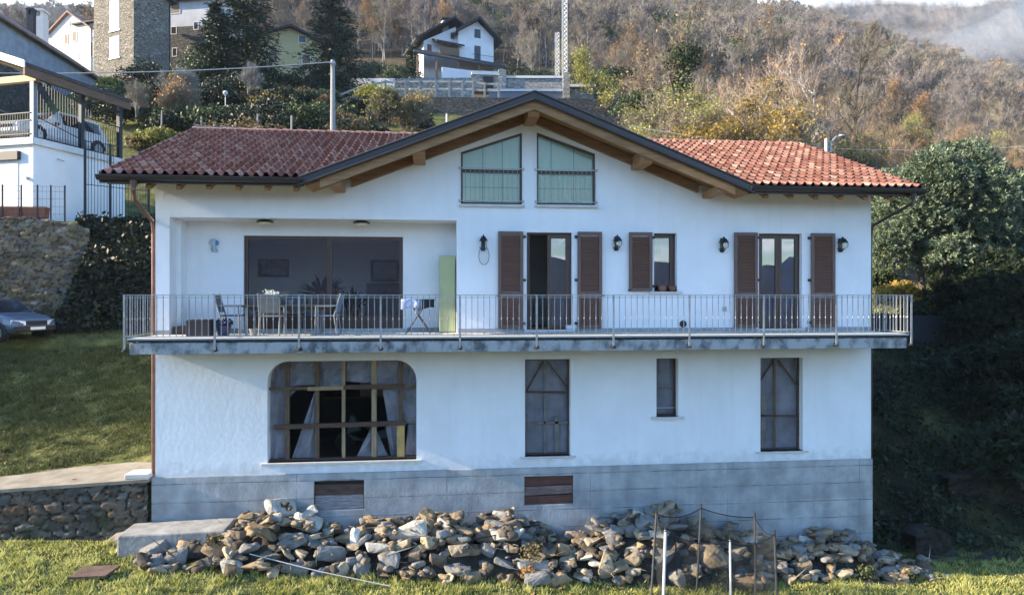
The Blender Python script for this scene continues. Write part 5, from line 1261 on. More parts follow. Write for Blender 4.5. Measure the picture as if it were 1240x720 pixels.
wall_px('terrace_wall', 'blue grey shaded wall under the white driveway edge', mat('blue_grey_render', (.16, .16, .20), .8, .1, 1), (592, 111, 130), (690, 111, 130), 63, 63, .6, PALEC)
wall_px('stone_pier', 'tall pale stone pier at the end of the driveway wall', RUBBLEL, (682, 88, 123), (690, 88, 123), 62.5, 62.5, .7)
wall_px('stone_block', 'square stone shed wall with white coping past the pier', RUBBLEL, (690, 107, 130), (719, 107, 130), 63, 63, 2.5, PALEC)
v = at_d(590, 109, 66); pt = thing('driveway_portal', 'white lintel portal with dark doorway in the driveway wall', 'portal', (v.x, v.y, v.z))
a, b = at_d(571, 92, 66), at_d(605, 92, 66)
MB().box((a.x, a.y - .5, a.z), (b.x, a.y + .6, a.z + .35)).build('lintel', PALEC, pt); MB().box((a.x - .1, a.y - .4, a.z - 1.6), (b.x, a.y + .6, a.z - .01)).build('masonry', RUBBLEL, pt)
c1, c2 = at_d(585, 108, 66), at_d(597, 94, 66); MB().box((c1.x, a.y - .52, c1.z), (c2.x, a.y - .3, c2.z)).build('doorway', BLACK, pt)
c1 = at_d(608, 109, 66); MB().box((c1.x - .35, a.y - .6, c1.z - .3), (c1.x + .35, a.y + .6, c1.z + 1.9)).build('pillar', RUBBLEL, pt)
# wooden rail fence along the road
rf_ = thing('rail_fence', 'grey timber rail fence along the road above the dark wall', 'fence', up(500, 117, 59.5))
GTIM = mat('weathered_fence_timber', (.30, .28, .26), .9, .2, 4)
pts = [(365, 125, 139), (403, 117, 132), (434, 104, 123), (467, 97, 117), (491, 97, 116), (508, 97, 116), (527, 97, 116), (544, 97, 116), (560, 97, 116), (573, 97, 117), (587, 100, 117), (604, 100, 117)]
tops, bots = [], []
for i, (px, y1, y0) in enumerate(pts):
    d_ = 56 + min(i, 3) * 1.1
    A, B = at_d(px, y0 + 2, d_), at_d(px, y1, d_); MB().bar(A, B, .16).build('fence_post', GTIM, rf_); tops.append(A.lerp(B, .9)); bots.append(A.lerp(B, .48))
for a, b in zip(tops[:-1], tops[1:]): MB().bar(a, b, .08, .16).build('fence_rail', GTIM, rf_)
for a, b in zip(bots[:-1], bots[1:]): MB().bar(a, b, .08, .16).build('fence_rail', GTIM, rf_)
# lattice mast
def mast(name, label, px, py0, py1, d, w):
    b = at_d(px, py0, d); t = at_d(px, py1, d); H = t.z - b.z
    th = thing(name, label, 'mast', tuple(b)); WHT = mat('galvanised_mast', (.55, .56, .56), .5, .1, 4, metallic=.3)
    cs = [(b.x + w * math.cos(a), b.y + w * math.sin(a)) for a in (R(90), R(210), R(330))]
    q = MB()
    for x, y in cs: q.tube([(x, y, b.z - 1), (x, y, t.z)], w * .1, 6)
    q.build('uprights', WHT, th); q = MB(); n = int(H / (w * 1.6))
    for k in range(n):
        z0, z1 = b.z + H * k / n, b.z + H * (k + 1) / n
        for i in range(3):
            p, r = cs[i], cs[(i + 1) % 3]; q.bar((*p, z0), (*r, z1), w * .1); q.bar((*p, z1), (*r, z1), w * .1)
    q.build('lattice', WHT, th, kind='stuff')
mast('lattice_mast', 'tall slim lattice mast beside the driveway wall', 683.5, 92, -25, 72, .30)
mast('short_mast', 'short lattice mast standing next to the tall mast', 674.5, 92, 40, 73, .24)
# power pole and line, street lamp
v = at_d(403, 170, 40); tp = at_d(403, 73, 40)
pole = thing('power_pole', 'grey concrete power pole rising behind the tiled roof', 'pole', (v.x, v.y, gz(v.x, v.y)))
MB().tube([(v.x, v.y, gz(v.x, v.y) - .3), (tp.x, tp.y, tp.z)], [.17, .12], 12).build('shaft', mat('pole_concrete', (.30, .30, .30), .85, .1, 3), pole)
q = MB(); q.box((tp.x - .16, tp.y - .18, tp.z - .25), (tp.x + .16, tp.y + .18, tp.z - .15)); q.build('clamp', STEEL, pole)
def cable(name, label, P, Q, sag, r=.02, n=24):
    P, Q = Vector(P), Vector(Q); pts = [P.lerp(Q, i / n) - Vector((0, 0, sag * 4 * (i / n) * (1 - i / n))) for i in range(n + 1)]
    o = MB().tube(pts, r, 6).build(name, mat('pale_cable', (.42, .42, .42), .6, .05, 3), None, origin=tuple(P)); return tag(o, label, 'cable')
cable('power_cable', 'pale cable sagging from the pole towards the garage roof', at_d(403, 75, 40), at_d(-40, 88, 34), .25, .028)
cable('power_cable', 'thin dark cable running over the yellow bushes', at_d(760, 152, 33), at_d(1260, 176, 30), .6, .012)
v = at_d(1001, 186, 30); lp = thing('street_lamp', 'grey street lamp with curved arm beyond the tiled roof', 'street lamp', (v.x, v.y, gz(v.x, v.y)))
a = at_d(1000.5, 168, 30); MB().tube([(v.x, v.y, gz(v.x, v.y)), (a.x, a.y, a.z)], .075, 10).build('post', STEEL, lp)
b = at_d(1005, 190, 30); c = at_d(1006.5, 172, 30); d_ = at_d(1012, 166, 30); e = at_d(1019, 164.5, 30)
MB().tube([tuple(b), tuple(c), tuple(d_), tuple(e)], .035, 8).build('arm', STEEL, lp)
MB().lathe(tuple(e), [(.03, -.03), (.13, -.02), (.10, .05), (.03, .06)], 10).build('lamp_head', STEEL, lp)
# right bank: dark concrete wall and a wire fence
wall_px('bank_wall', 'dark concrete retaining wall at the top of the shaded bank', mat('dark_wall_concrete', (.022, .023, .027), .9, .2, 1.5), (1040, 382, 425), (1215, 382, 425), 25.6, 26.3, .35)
# ------------------------------------------------------------------ foliage and trees
def leaf_mat(name, dark, light, rough=.55, rnd=.0, trans=.25, hue=.0):
    m = bpy.data.materials.new(name); m.use_nodes = True; nt = m.node_tree; nt.nodes.clear()
    out = _n(nt, 'ShaderNodeOutputMaterial'); b = _n(nt, 'ShaderNodeBsdfPrincipled'); b.inputs['Roughness'].default_value = rough; b.inputs['Specular IOR Level'].default_value = .3
    at = _n(nt, 'ShaderNodeAttribute'); at.attribute_name = 'tone'
    rp = _n(nt, 'ShaderNodeValToRGB'); rp.color_ramp.elements[0].color = (*dark, 1); rp.color_ramp.elements[1].color = (*light, 1)
    nt.links.new(at.outputs['Fac'], rp.inputs[0]); last = rp.outputs[0]
    if rnd:
        oi = _n(nt, 'ShaderNodeObjectInfo'); hs = _n(nt, 'ShaderNodeHueSaturation'); mr = _n(nt, 'ShaderNodeMapRange')
        mr.inputs['To Min'].default_value = 1 - rnd; mr.inputs['To Max'].default_value = 1 + rnd; nt.links.new(oi.outputs['Random'], mr.inputs[0]); nt.links.new(mr.outputs[0], hs.inputs['Value'])
        if hue:
            m2 = _n(nt, 'ShaderNodeMath'); m2.operation = 'MULTIPLY'; m2.inputs[1].default_value = 7.31; fr = _n(nt, 'ShaderNodeMath'); fr.operation = 'FRACT'
            mr2 = _n(nt, 'ShaderNodeMapRange'); mr2.inputs['To Min'].default_value = .5 - hue; mr2.inputs['To Max'].default_value = .5 + hue
            nt.links.new(oi.outputs['Random'], m2.inputs[0]); nt.links.new(m2.outputs[0], fr.inputs[0]); nt.links.new(fr.outputs[0], mr2.inputs[0]); nt.links.new(mr2.outputs[0], hs.inputs['Hue'])
        nt.links.new(last, hs.inputs['Color']); last = hs.outputs[0]
    nt.links.new(last, b.inputs['Base Color'])
    if trans > 0:
        tr = _n(nt, 'ShaderNodeBsdfTranslucent'); mx = _n(nt, 'ShaderNodeMixShader'); mx.inputs[0].default_value = trans
        nt.links.new(last, tr.inputs['Color']); nt.links.new(b.outputs[0], mx.inputs[1]); nt.links.new(tr.outputs[0], mx.inputs[2]); nt.links.new(mx.outputs[0], out.inputs[0])
    else: nt.links.new(b.outputs[0], out.inputs[0])
    MATS[name] = m; return m
def unit(v): return v / np.maximum(np.linalg.norm(v, axis=-1, keepdims=True), 1e-9)
def leaves(rng, P, size, updir=None, aspect=.55, var=.4, flat=0.0):
    """a four cornered leaf at each point, loosely facing updir"""
    n = len(P); d = unit(rng.normal(size=(n, 3)))
    if updir is not None: d = unit(d + updir * flat)
    a = unit(np.cross(d, rng.normal(size=(n, 3)))); b = np.cross(d, a)
    s = size * (1 + var * rng.uniform(-1, 1, (n, 1)))
    V = np.stack([P - a * s, P + b * s * aspect, P + a * s, P - b * s * aspect], 1).reshape(-1, 3)
    return V, np.arange(4 * n).reshape(n, 4)
def blob_points(rng, blobs, n, shell=.55, bottom=-.6):
    """points in the outer shell of ellipsoids (cx, cy, cz, rx, ry, rz)"""
    bl = np.array(blobs, dtype=float); w = (bl[:, 3] * bl[:, 4] + bl[:, 4] * bl[:, 5] + bl[:, 3] * bl[:, 5]); w /= w.sum()
    k = rng.choice(len(bl), n, p=w); d = unit(rng.normal(size=(n, 3))); d[:, 2] = np.where(d[:, 2] < bottom, -d[:, 2], d[:, 2])
    r = 1 - shell * rng.uniform(0, 1, n) ** 1.6; r *= 1 + .10 * rng.normal(size=n)
    P = bl[k, :3] + d * r[:, None] * bl[k, 3:]
    return P, d, k
def set_tone(me, tone): a = me.attributes.new('tone', 'FLOAT', 'FACE'); a.data.foreach_set('value', np.asarray(tone, dtype=np.float32))
def tubes(segs, k=5):
    """segs (n, 8): p0, p1, r0, r1 -> open tubes"""
    S = np.asarray(segs, dtype=float); n = len(S); p0, p1 = S[:, :3], S[:, 3:6]; d = unit(p1 - p0)
    a = np.where(np.abs(d[:, 2:3]) < .9, [[0, 0, 1.]], [[1., 0, 0]]); u = unit(np.cross(d, a)); w = np.cross(d, u)
    t = 2 * np.pi * np.arange(k) / k; c, s = np.cos(t)[None, :, None], np.sin(t)[None, :, None]
    ring = u[:, None] * c + w[:, None] * s
    V = np.concatenate([p0[:, None] + ring * S[:, 6][:, None, None], p1[:, None] + ring * S[:, 7][:, None, None]], 1).reshape(-1, 3)
    b = (np.arange(n) * 2 * k)[:, None]; j = np.arange(k)[None]; jn = (j + 1) % k
    F_ = np.stack([b + j, b + jn, b + k + jn, b + k + j], -1).reshape(-1, 4)
    return V, F_
def join(parts):
    Vs, Fs, o = [], [], 0
    for V, F_ in parts: Vs.append(V); Fs.append(F_ + o); o += len(V)
    return np.concatenate(Vs), Fs
def grow(rng, H, spread, trunk_r, lean=0.0, first=.25, nb=(7, 6, 5), up=.55, wig=.12, multi=1):
    """limb skeleton of a bare tree; returns thick segments and the fine shoots' starts and directions"""
    segs = []; tips = []
    def limb(p, d, L, r, lev):
        n = 4 if lev < 2 else 2; pts = [p]; dd = d
        for i in range(n):
            dd = unit(dd + rng.normal(size=3) * wig + np.array([0, 0, .10 * up])); pts.append(pts[-1] + dd * L / n)
        rr = [r * (1 - .75 * i / n) for i in range(n + 1)]
        for i in range(n): segs.append([*pts[i], *pts[i + 1], rr[i], rr[i + 1]])
        if lev >= len(nb): tips.append((pts[-1], dd, L)); tips.append((pts[1], dd, L)); return
        for i in range(nb[lev]):
            f = first + (1 - first) * (i + rng.uniform(0, 1)) / nb[lev] if lev == 0 else .2 + .8 * (i + rng.uniform(0, 1)) / nb[lev]
            f = min(f, .999); q = f * n; a = int(q); q -= a; pp = pts[a] * (1 - q) + pts[a + 1] * q
            az = rng.uniform(0, 2 * np.pi); out = np.array([np.cos(az), np.sin(az), 0]); t = unit(pts[a + 1] - pts[a])
            side = unit(out - t * out.dot(t)); ang = rng.uniform(.5, 1.0) * (1 if lev else 1.0)
            nd = unit(t * np.cos(ang) + side * np.sin(ang) + np.array([0, 0, .25 * up]))
            LL = (spread * (1.1 - .55 * f) if lev == 0 else L * (.75 - .35 * f)) * rng.uniform(.7, 1.15)
            limb(pp, nd, LL, max(rr[a] * .55, .008), lev + 1)
    for k in range(multi):
        d0 = unit(np.array([lean + (rng.normal() * .25 if multi > 1 else rng.normal() * .03), rng.normal() * (.25 if multi > 1 else .03), 1.0])); limb(np.zeros(3), d0, H * (rng.uniform(.75, 1) if multi > 1 else 1), trunk_r, 0)
    return np.array(segs), tips
def shoots(rng, tips, per, L, w, up=.5):
    """fine twigs: one thin triangle each"""
    P = np.array([t[0] for t in tips]); D = np.array([t[1] for t in tips]); P = np.repeat(P, per, 0); D = np.repeat(D, per, 0); n = len(P)
    d = unit(D * .8 + rng.normal(size=(n, 3)) * .65 + np.array([0, 0, up])); l = L * rng.uniform(.5, 1.3, (n, 1)); P = P - d * l * rng.uniform(0, .4, (n, 1))
    s = unit(np.cross(d, rng.normal(size=(n, 3)))) * w * .5
    E = P + d * l
    return np.stack([P - s, P + s, E], 1).reshape(-1, 3), np.arange(3 * n).reshape(n, 3), E
BARK = mat('grey_bark', (.075, .065, .055), .95, .3, 4, .3, 14, rnd=.25)
BARKP = mat('pale_bark', (.26, .24, .22), .95, .3, 4, .3, 14, rnd=.2)
TWIG = mat('grey_brown_twigs', (.20, .172, .132), .95, .2, .8, rnd=.38)
TWIGP = mat('mauve_twigs', (.195, .168, .155), .95, .2, .8, rnd=.32)
TWIGB = mat('pale_birch_twigs', (.36, .28, .22), .95, .15, .8)
BARKW = mat('whitish_bark', (.42, .39, .36), .9, .2, 4)
TWIGR = mat('reddish_twigs', (.25, .175, .115), .95, .2, .8, rnd=.25)
LYEL = leaf_mat('yellow_leaves', (.20, .13, .03), (.44, .32, .07), rnd=.25, trans=.35)
LORA = leaf_mat('rust_leaves', (.20, .10, .04), (.42, .25, .10), rnd=.25, trans=.3)
LYG = leaf_mat('yellow_green_leaves', (.14, .15, .03), (.36, .34, .09), rnd=.25, trans=.35)
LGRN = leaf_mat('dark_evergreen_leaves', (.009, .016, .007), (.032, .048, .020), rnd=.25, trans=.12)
LOLV = leaf_mat('grey_green_leaves', (.036, .054, .028), (.22, .275, .165), rough=.42, rnd=.0, trans=.12)
LNEED = leaf_mat('conifer_needles', (.012, .024, .012), (.045, .066, .026), rnd=.15, trans=.05)
LIVY = leaf_mat('ivy_leaves', (.008, .013, .006), (.030, .034, .014), rnd=.2, trans=.1)
LHED = leaf_mat('hedge_leaves', (.03, .05, .018), (.10, .13, .05), rnd=.35, trans=.15, hue=.03)
LHED2 = leaf_mat('mid_green_leaves', (.022, .036, .015), (.085, .11, .045), rough=.5, trans=.12)
LBRN = leaf_mat('brown_dry_leaves', (.10, .07, .03), (.26, .19, .09), rnd=.3, trans=.2, hue=.02)
def bare_meshes(seed, H, spread, tr, twm, barkm, per=7, tl=.9, tw=.035, nb=(8, 6, 4), leafm=None, nleaf=0, ls=.12, multi=1, up=.55, first=.25, low=False, lean=0):
    """(trunk mesh, crown mesh) of a leafless or half leafless tree"""
    rng = np.random.RandomState(seed); segs, tips = grow(rng, H, spread, tr, lean, first, nb, up, .12, multi)
    thick = segs[segs[:, 6] > (.03 if low else .012)]; V, F_ = tubes(thick, 4 if low else 6)
    tm = np_mesh('trunk', V, [F_], barkm, smooth=True)
    sv, sf, E = shoots(rng, tips, per, tl, tw, up)
    parts = [(sv, sf)]; mats = [twm]; fm = [np.zeros(len(sf))]; tone = [np.zeros(len(sf))]
    if not low:
        th = segs[segs[:, 6] <= .012]
        if len(th): v2, f2 = tubes(th, 3); parts.append((v2, f2)); fm.append(np.zeros(len(f2))); tone.append(np.zeros(len(f2)))
    if leafm is not None:
        zc = E[:, 2]; wgt = np.ones(len(E)); i = rng.choice(len(E), nleaf); P = E[i] + rng.normal(size=(nleaf, 3)) * ls * 2.2
        lv, lf = leaves(rng, P, ls); parts.append((lv, lf)); mats.append(leafm); fm.append(np.ones(len(lf))); tone.append(rng.uniform(0, 1, len(lf)))
    V, Fs = join(parts); cm = np_mesh('crown', V, Fs, mats, fmat=np.concatenate(fm)); set_tone(cm, np.concatenate(tone))
    return tm, cm
def leafy_meshes(seed, blobs, n, size, leafm, trunk, shell=.55, bottom=-.5, flat=.8, barkm=None, inner=.15):
    """(trunk mesh, crown mesh) of a tree or bush in leaf; trunk: list of limb segments"""
    rng = np.random.RandomState(seed); P, d, k = blob_points(rng, blobs, n, shell, bottom)
    V, F_ = leaves(rng, P, size, d, flat=flat); tone = np.clip(rng.normal(.5, .25, n) + rng.uniform(-.2, .2, len(blobs))[k], 0, 1)
    cm = np_mesh('crown', V, [F_], leafm); set_tone(cm, tone)
    tm = None
    if trunk is not None:
        v, f = tubes(trunk, 7); tm = np_mesh('trunk', v, [f], barkm or BARK, smooth=True)
    return tm, cm
def tufted_meshes(seed, blobs, ntuft, per, size, leafm, trunk, shell=.45, bottom=-.55, up=.5):
    rng = np.random.RandomState(seed); P, d, k = blob_points(rng, blobs, ntuft, shell, bottom)
    d = unit(d + np.array([0, 0, up]) + .35 * rng.normal(size=d.shape)); T = np.repeat(P, per, 0); D = np.repeat(d, per, 0); n = len(T)
    a = unit(D + .75 * rng.normal(size=(n, 3))); L = size * rng.uniform(.6, 1.35, (n, 1)); s = unit(np.cross(a, rng.normal(size=(n, 3)))) * L * .16; B = T + D * size * rng.uniform(-.8, .8, (n, 1))
    V = np.stack([B, B + a * L * .5 + s, B + a * L, B + a * L * .5 - s], 1).reshape(-1, 3)
    tone = np.clip(np.repeat(rng.normal(.45, .25, ntuft), per) + rng.normal(0, .12, n), 0, 1); cm = np_mesh('crown', V, [np.arange(4 * n).reshape(n, 4)], leafm); set_tone(cm, tone)
    v, f = tubes(trunk, 7); return np_mesh('trunk', v, [f], BARK, smooth=True), cm
def plant_thing(name, label, cat, meshes, loc, rz=0, s=1.0, group=None):
    o = thing(name, label, cat, tuple(loc), group, rz); o.scale = (s, s, s) if not isinstance(s, tuple) else s
    for nm, me in zip(('trunk', 'crown'), meshes):
        if me is not None:
            c = bpy.data.objects.new(nm, me); COL.objects.link(c); c.parent = o
    return o
def foot(px, d, dz=-.15): v = ground(px, d); v.z += dz; return v
# ---- woods
rng0 = np.random.RandomState(11); rr_ = random.Random(11)
far_grey = [bare_meshes(100 + i, 10.5, 4.6, .16, TWIGP if i % 2 else TWIG, BARKP, per=4, tl=1.5, tw=.075, nb=(9, 5, 4), low=True) for i in range(4)]
far_yel = bare_meshes(120, 9.0, 3.8, .15, TWIG, BARK, per=3, tl=1.2, tw=.07, nb=(8, 5, 3), leafm=LORA, nleaf=900, ls=.24, low=True)
far_grn = bare_meshes(121, 9.0, 3.6, .15, TWIG, BARK, per=2, tl=1.1, tw=.07, nb=(8, 5, 3), leafm=LHED, nleaf=1500, ls=.24, low=True)
near_kinds = [
 ('bare_tree', 'leafless grey brown tree among the woods on the slope', bare_meshes(131, 10.5, 4.4, .15, TWIG, BARK, per=13, tl=.8, tw=.019)),
 ('bare_tree', 'leafless grey brown tree among the woods on the slope', bare_meshes(132, 9.5, 4.6, .14, TWIG, BARKP, per=13, tl=.8, tw=.019, up=.7)),
 ('reddish_tree', 'leafless reddish brown tree among the woods on the slope', bare_meshes(133, 8.5, 3.8, .12, TWIGR, BARK, per=13, tl=.9, tw=.020, up=.8, multi=2, nb=(6, 5, 4))),
 ('mauve_tree', 'leafless mauve grey tree among the woods on the slope', bare_meshes(134, 10.0, 4.2, .14, TWIGP, BARKP, per=13, tl=.8, tw=.020)),
 ('rusty_tree', 'thin tree with the last rust coloured leaves on the slope', bare_meshes(135, 9.0, 3.6, .13, TWIG, BARK, per=9, tl=.8, tw=.02, leafm=LORA, nleaf=3200, ls=.085)),
 ('yellowing_tree', 'thin tree with the last yellow green leaves on the slope', bare_meshes(136, 8.5, 3.4, .13, TWIG, BARK, per=9, tl=.8, tw=.02, leafm=LYG, nleaf=3000, ls=.085)),
]
protos = {}
def near_tree(i, loc, rz, s):
    nm, lab, ms = near_kinds[i]
    if i not in protos: protos[i] = plant_thing(nm, lab, 'tree', ms, loc, rz, s, lab.split(' among')[0].split(' on the')[0] + 's'); return
    o = copy_tree(protos[i]); o.location = loc; o.rotation_euler = (0, 0, rz); o.scale = (s, s, s * rr_.uniform(.9, 1.12))
placed = []
def scatter(n, pxr, dr, kinds, smin, smax, gap, avoid=lambda px, d: False):
    k = 0; tries = 0
    while k < n and tries < n * 60:
        tries += 1; px = rr_.uniform(*pxr); d = math.sqrt(rr_.uniform(dr[0] ** 2, dr[1] ** 2))
        if avoid(px, d): continue
        v = foot(px, d)
        if any((v.x - q[0]) ** 2 + (v.y - q[1]) ** 2 < gap ** 2 for q in placed): continue
        placed.append((v.x, v.y)); near_tree(rr_.choice(kinds), tuple(v), rr_.uniform(0, 6.28), rr_.uniform(smin, smax)); k += 1
# right hand woods, from the house's back yard up the slope
scatter(26, (990, 1330), (40, 60), [0, 1, 2, 2, 2, 4], .5, .75, 2.6)
scatter(40, (760, 1330), (60, 90), [0, 1, 2, 2, 3, 4, 5], .6, .9, 3.2)
scatter(42, (700, 1330), (90, 125), [0, 1, 3, 3, 2, 4], .75, 1.0, 3.8)
# centre, behind the chalet and the mast
scatter(34, (440, 800), (104, 130), [0, 1, 3, 3, 3, 4], .7, 1.0, 3.6)
scatter(12, (640, 780), (74, 100), [0, 1, 2, 5], .5, .75, 3.0)
scatter(8, (240, 420), (95, 130), [0, 1, 3, 4], .7, .95, 4.0)
# ---- the far woodland: one mass on the mountainside
src = bpy.data.collections.new('woodland_trees')
wlist = []
for i, (tm, cm) in enumerate(far_grey * 3 + [far_yel, far_grn]):
    pass
def merged(tm, cm, name):
    bm = bmesh.new(); bm.from_mesh(tm); nt_ = len(bm.faces); bm.from_mesh(cm)
    me = bpy.data.meshes.new(name); bm.to_mesh(me); bm.free()
    mats = list(tm.materials) + list(cm.materials)
    for m in mats: me.materials.append(m)
    mi = np.zeros(len(me.polygons), dtype=np.int32); src_ = np.zeros(len(cm.polygons), dtype=np.int32); cm.polygons.foreach_get('material_index', src_)
    mi[len(tm.polygons):] = src_ + 1; me.polygons.foreach_set('material_index', mi); return me
variants = [merged(t, c, 'woodland_tree') for t, c in far_grey + [far_yel, far_grn]]
for i, me in enumerate(variants):
    o = bpy.data.objects.new('woodland_tree', me); src.objects.link(o)
N_ = 0; pts_ = []; attr_k = []; rots = []; scl = []
rg = np.random.RandomState(5)
t_ = rg.uniform(-.86, .92, 60000); d_ = np.sqrt(rg.uniform(118 ** 2, 640 ** 2, 60000))
dens = np.where(d_ < 220, .035, np.where(d_ < 380, .018, .009))
area = (640 ** 2 - 118 ** 2) / 2 * 1.78 / 60000
keep = rg.uniform(0, 1, 60000) < dens * area
# clear the hamlet at the left and clip what lies behind the crest
keep &= ~((t_ < -.42) & (d_ < 135))
t_, d_ = t_[keep], d_[keep]
xs = CX + (RTX * t_ + FWX) * d_; ys = CY + (RTY * t_ + FWY) * d_; zs = zt(xs, ys)
el = (zs + 9 - CZ) / d_
keep = (el < .62)
xs, ys, zs, d_ = xs[keep], ys[keep], zs[keep], d_[keep]
n_ = len(xs)
kk = rg.choice([0, 1, 2, 3, 4, 5], n_, p=[.25, .25, .21, .21, .05, .03])
me = bpy.data.meshes.new('woodland'); me.vertices.add(n_); me.vertices.foreach_set('co', np.stack([xs, ys, zs - .3], 1).astype(np.float32).ravel())
for nm, ty, val in (('kind_index', 'INT', kk.astype(np.int32)), ('spin', 'FLOAT', rg.uniform(0, 6.28, n_).astype(np.float32)), ('size', 'FLOAT', (rg.uniform(.65, 1.15, n_) * np.where(d_ > 300, 1.25, 1)).astype(np.float32))):
    a = me.attributes.new(nm, ty, 'POINT'); a.data.foreach_set('value', val)
wo_ = link('woodland', me); tag(wo_, 'grey leafless autumn woodland covering the mountainside', 'woodland', kind='stuff')
ng = bpy.data.node_groups.new('woodland_trees', 'GeometryNodeTree')
ng.interface.new_socket('Geometry', in_out='INPUT', socket_type='NodeSocketGeometry'); ng.interface.new_socket('Geometry', in_out='OUTPUT', socket_type='NodeSocketGeometry')
gi, go = ng.nodes.new('NodeGroupInput'), ng.nodes.new('NodeGroupOutput')
ci = ng.nodes.new('GeometryNodeCollectionInfo'); ci.inputs['Collection'].default_value = src; ci.inputs['Separate Children'].default_value = True; ci.inputs['Reset Children'].default_value = True
ip = ng.nodes.new('GeometryNodeInstanceOnPoints'); ip.inputs['Pick Instance'].default_value = True
def na(nm, ty): n = ng.nodes.new('GeometryNodeInputNamedAttribute'); n.data_type = ty; n.inputs['Name'].default_value = nm; return n
k1, k2, k3 = na('kind_index', 'INT'), na('spin', 'FLOAT'), na('size', 'FLOAT')
cx = ng.nodes.new('ShaderNodeCombineXYZ')
ng.links.new(gi.outputs[0], ip.inputs['Points']); ng.links.new(ci.outputs[0], ip.inputs['Instance']); ng.links.new(k1.outputs[0], ip.inputs['Instance Index'])
ng.links.new(k2.outputs[0], cx.inputs['Z']); ng.links.new(cx.outputs[0], ip.inputs['Rotation']); ng.links.new(k3.outputs[0], ip.inputs['Scale']); ng.links.new(ip.outputs[0], go.inputs[0])
md = wo_.modifiers.new('trees', 'NODES'); md.node_group = ng
# ---- single trees near the house, each its own
def single(name, label, px, d, H, seed, cat='tree', rz=0, zfoot=None, **k):
    v = foot(px, d); ms = bare_meshes(seed, H, **k); return plant_thing(name, label, cat, ms, v, rz)
single('ivy_tree', 'old spreading tree with dark ivy clumps along its trunk', 800, 46, 9.0, 201, spread=4.8, tr=.26, twm=TWIG, barkm=BARK, per=9, tl=.8, tw=.026, nb=(9, 6, 4), leafm=LBRN, nleaf=700, ls=.10)
v = foot(812, 45.8); rgi = np.random.RandomState(3); bl = [(.2 * i, 0, 4.2 + .9 * i, .8 - .05 * i, .8, .8) for i in range(6)] + [(1.0, .2, 9.3, 1.3, 1.2, 1.2)]
tm, cm = leafy_meshes(7, bl, 4200, .10, LHED, [[0, 0, 0, .3, 0, 5, .16, .12], [.3, 0, 5, 1.0, .1, 9, .12, .06]]); plant_thing('ivy_clad_stem', 'stem wrapped in green ivy with a leafy top', 'tree', (tm, cm), v)
single('birch_tree', 'tall pale branched leafless tree behind the roof', 955, 34, 10.5, 203, spread=3.8, tr=.20, twm=TWIGB, barkm=BARKW, per=5, tl=.8, tw=.013, nb=(9, 6, 4), multi=2, up=.8, leafm=LORA, nleaf=500, ls=.09)
single('birch_tree', 'pale leafless tree with fanned upright branches beside the tall one', 912, 36, 9.0, 213, spread=3.2, tr=.15, twm=TWIGB, barkm=BARKW, per=5, tl=.8, tw=.013, nb=(9, 6, 4), multi=2, up=.9)
single('slender_tree', 'slender straight leafless tree with short side branches', 1046, 42, 12.5, 205, spread=2.4, tr=.15, twm=TWIG, barkm=BARK, per=7, tl=.7, tw=.020, nb=(14, 6, 3), up=.6, first=.3)
single('leaning_tree', 'pale leafless tree with loose arching shoots behind the street lamp', 1085, 36, 6.2, 206, spread=2.8, tr=.10, twm=TWIGR, barkm=BARKP, per=8, tl=.9, tw=.018, nb=(8, 6, 4), multi=3, up=.5)
for i, (px, d, H, mm, nl) in enumerate(((742, 60, 8.0, LYG, 2600), (866, 33, 7.1, LYEL, 6000), (905, 32.5, 7.0, LYEL, 7000), (942, 33.5, 7.4, LYEL, 5500), (835, 36, 7.2, LYG, 4200), (1000, 40, 6.0, LYG, 3600), (1030, 37, 5.2, LYG, 2600), (975, 44, 8.2, LORA, 2400), (838, 41, 6.4, LYG, 2600), (930, 42, 7.6, LORA, 2000), (790, 38, 6.2, LBRN, 2200), (870, 43, 7.6, LBRN, 1500), (765, 52, 7.0, LBRN, 1700))):
    lab = ['yellow green poplar like tree past the stone sheds', 'golden maple bush at the middle of the hedge over the tiled roof', 'brightest golden maple bush behind the tiled roof', 'golden maple bush below the tall pale tree', 'olive yellow bush at the gable end of the golden hedge', 'yellow green bush behind the pale tree', 'small yellow green bush near the street lamp', 'rust leaved tree behind the golden bushes', 'thin olive yellow tree under the ivy clad stem', 'thin rust leaved tree above the golden bushes', 'dry brown bush at the slope edge by the stone wall', 'thin brown leaved tree between ivy stem and golden bush', 'thin brown leaved tree above the dark retaining wall'][i]
    v = foot(px, d); ms = bare_meshes(220 + i, H, 2.6 if i else 2.0, .09, TWIG, BARK, per=6, tl=.6, tw=.015, nb=(8, 6, 4), leafm=mm, nleaf=nl, ls=.075 if d < 50 else .10, multi=3 if i else 1, up=.7)
    plant_thing('autumn_tree', lab, 'tree', ms, v, i * 1.3)
# the big evergreen in the right yard
ER = random.Random(4); eb = []
def lobes(c, R3, n, r, seed):
    q = random.Random(seed); out = []
    for i in range(n):
        while True:
            d = Vector((q.gauss(0, 1), q.gauss(0, 1), q.gauss(.25, 1))).normalized()
            if d.z > -.45: break
        f = q.uniform(.62, .95); rr = r * q.uniform(.7, 1.25); out.append((c[0] + d.x * R3[0] * f, c[1] + d.y * R3[1] * f, c[2] + d.z * R3[2] * f, rr * 1.15, rr * 1.15, rr * .9))
    return out
v = foot(1128, 27.5); v.z = .1
v.z = .35
tr_ = [[-.3, 0, 0, -.4, .1, 1.6, .16, .13], [-.4, .1, 1.6, -.7, .2, 3.4, .12, .05], [.35, 0, 0, .6, 0, 1.8, .17, .13], [.6, 0, 1.8, 1.3, .1, 3.8, .12, .05], [.6, 0, 1.8, .1, -.4, 4.0, .10, .05], [-.4, .1, 1.6, .1, .5, 4, .1, .05]]
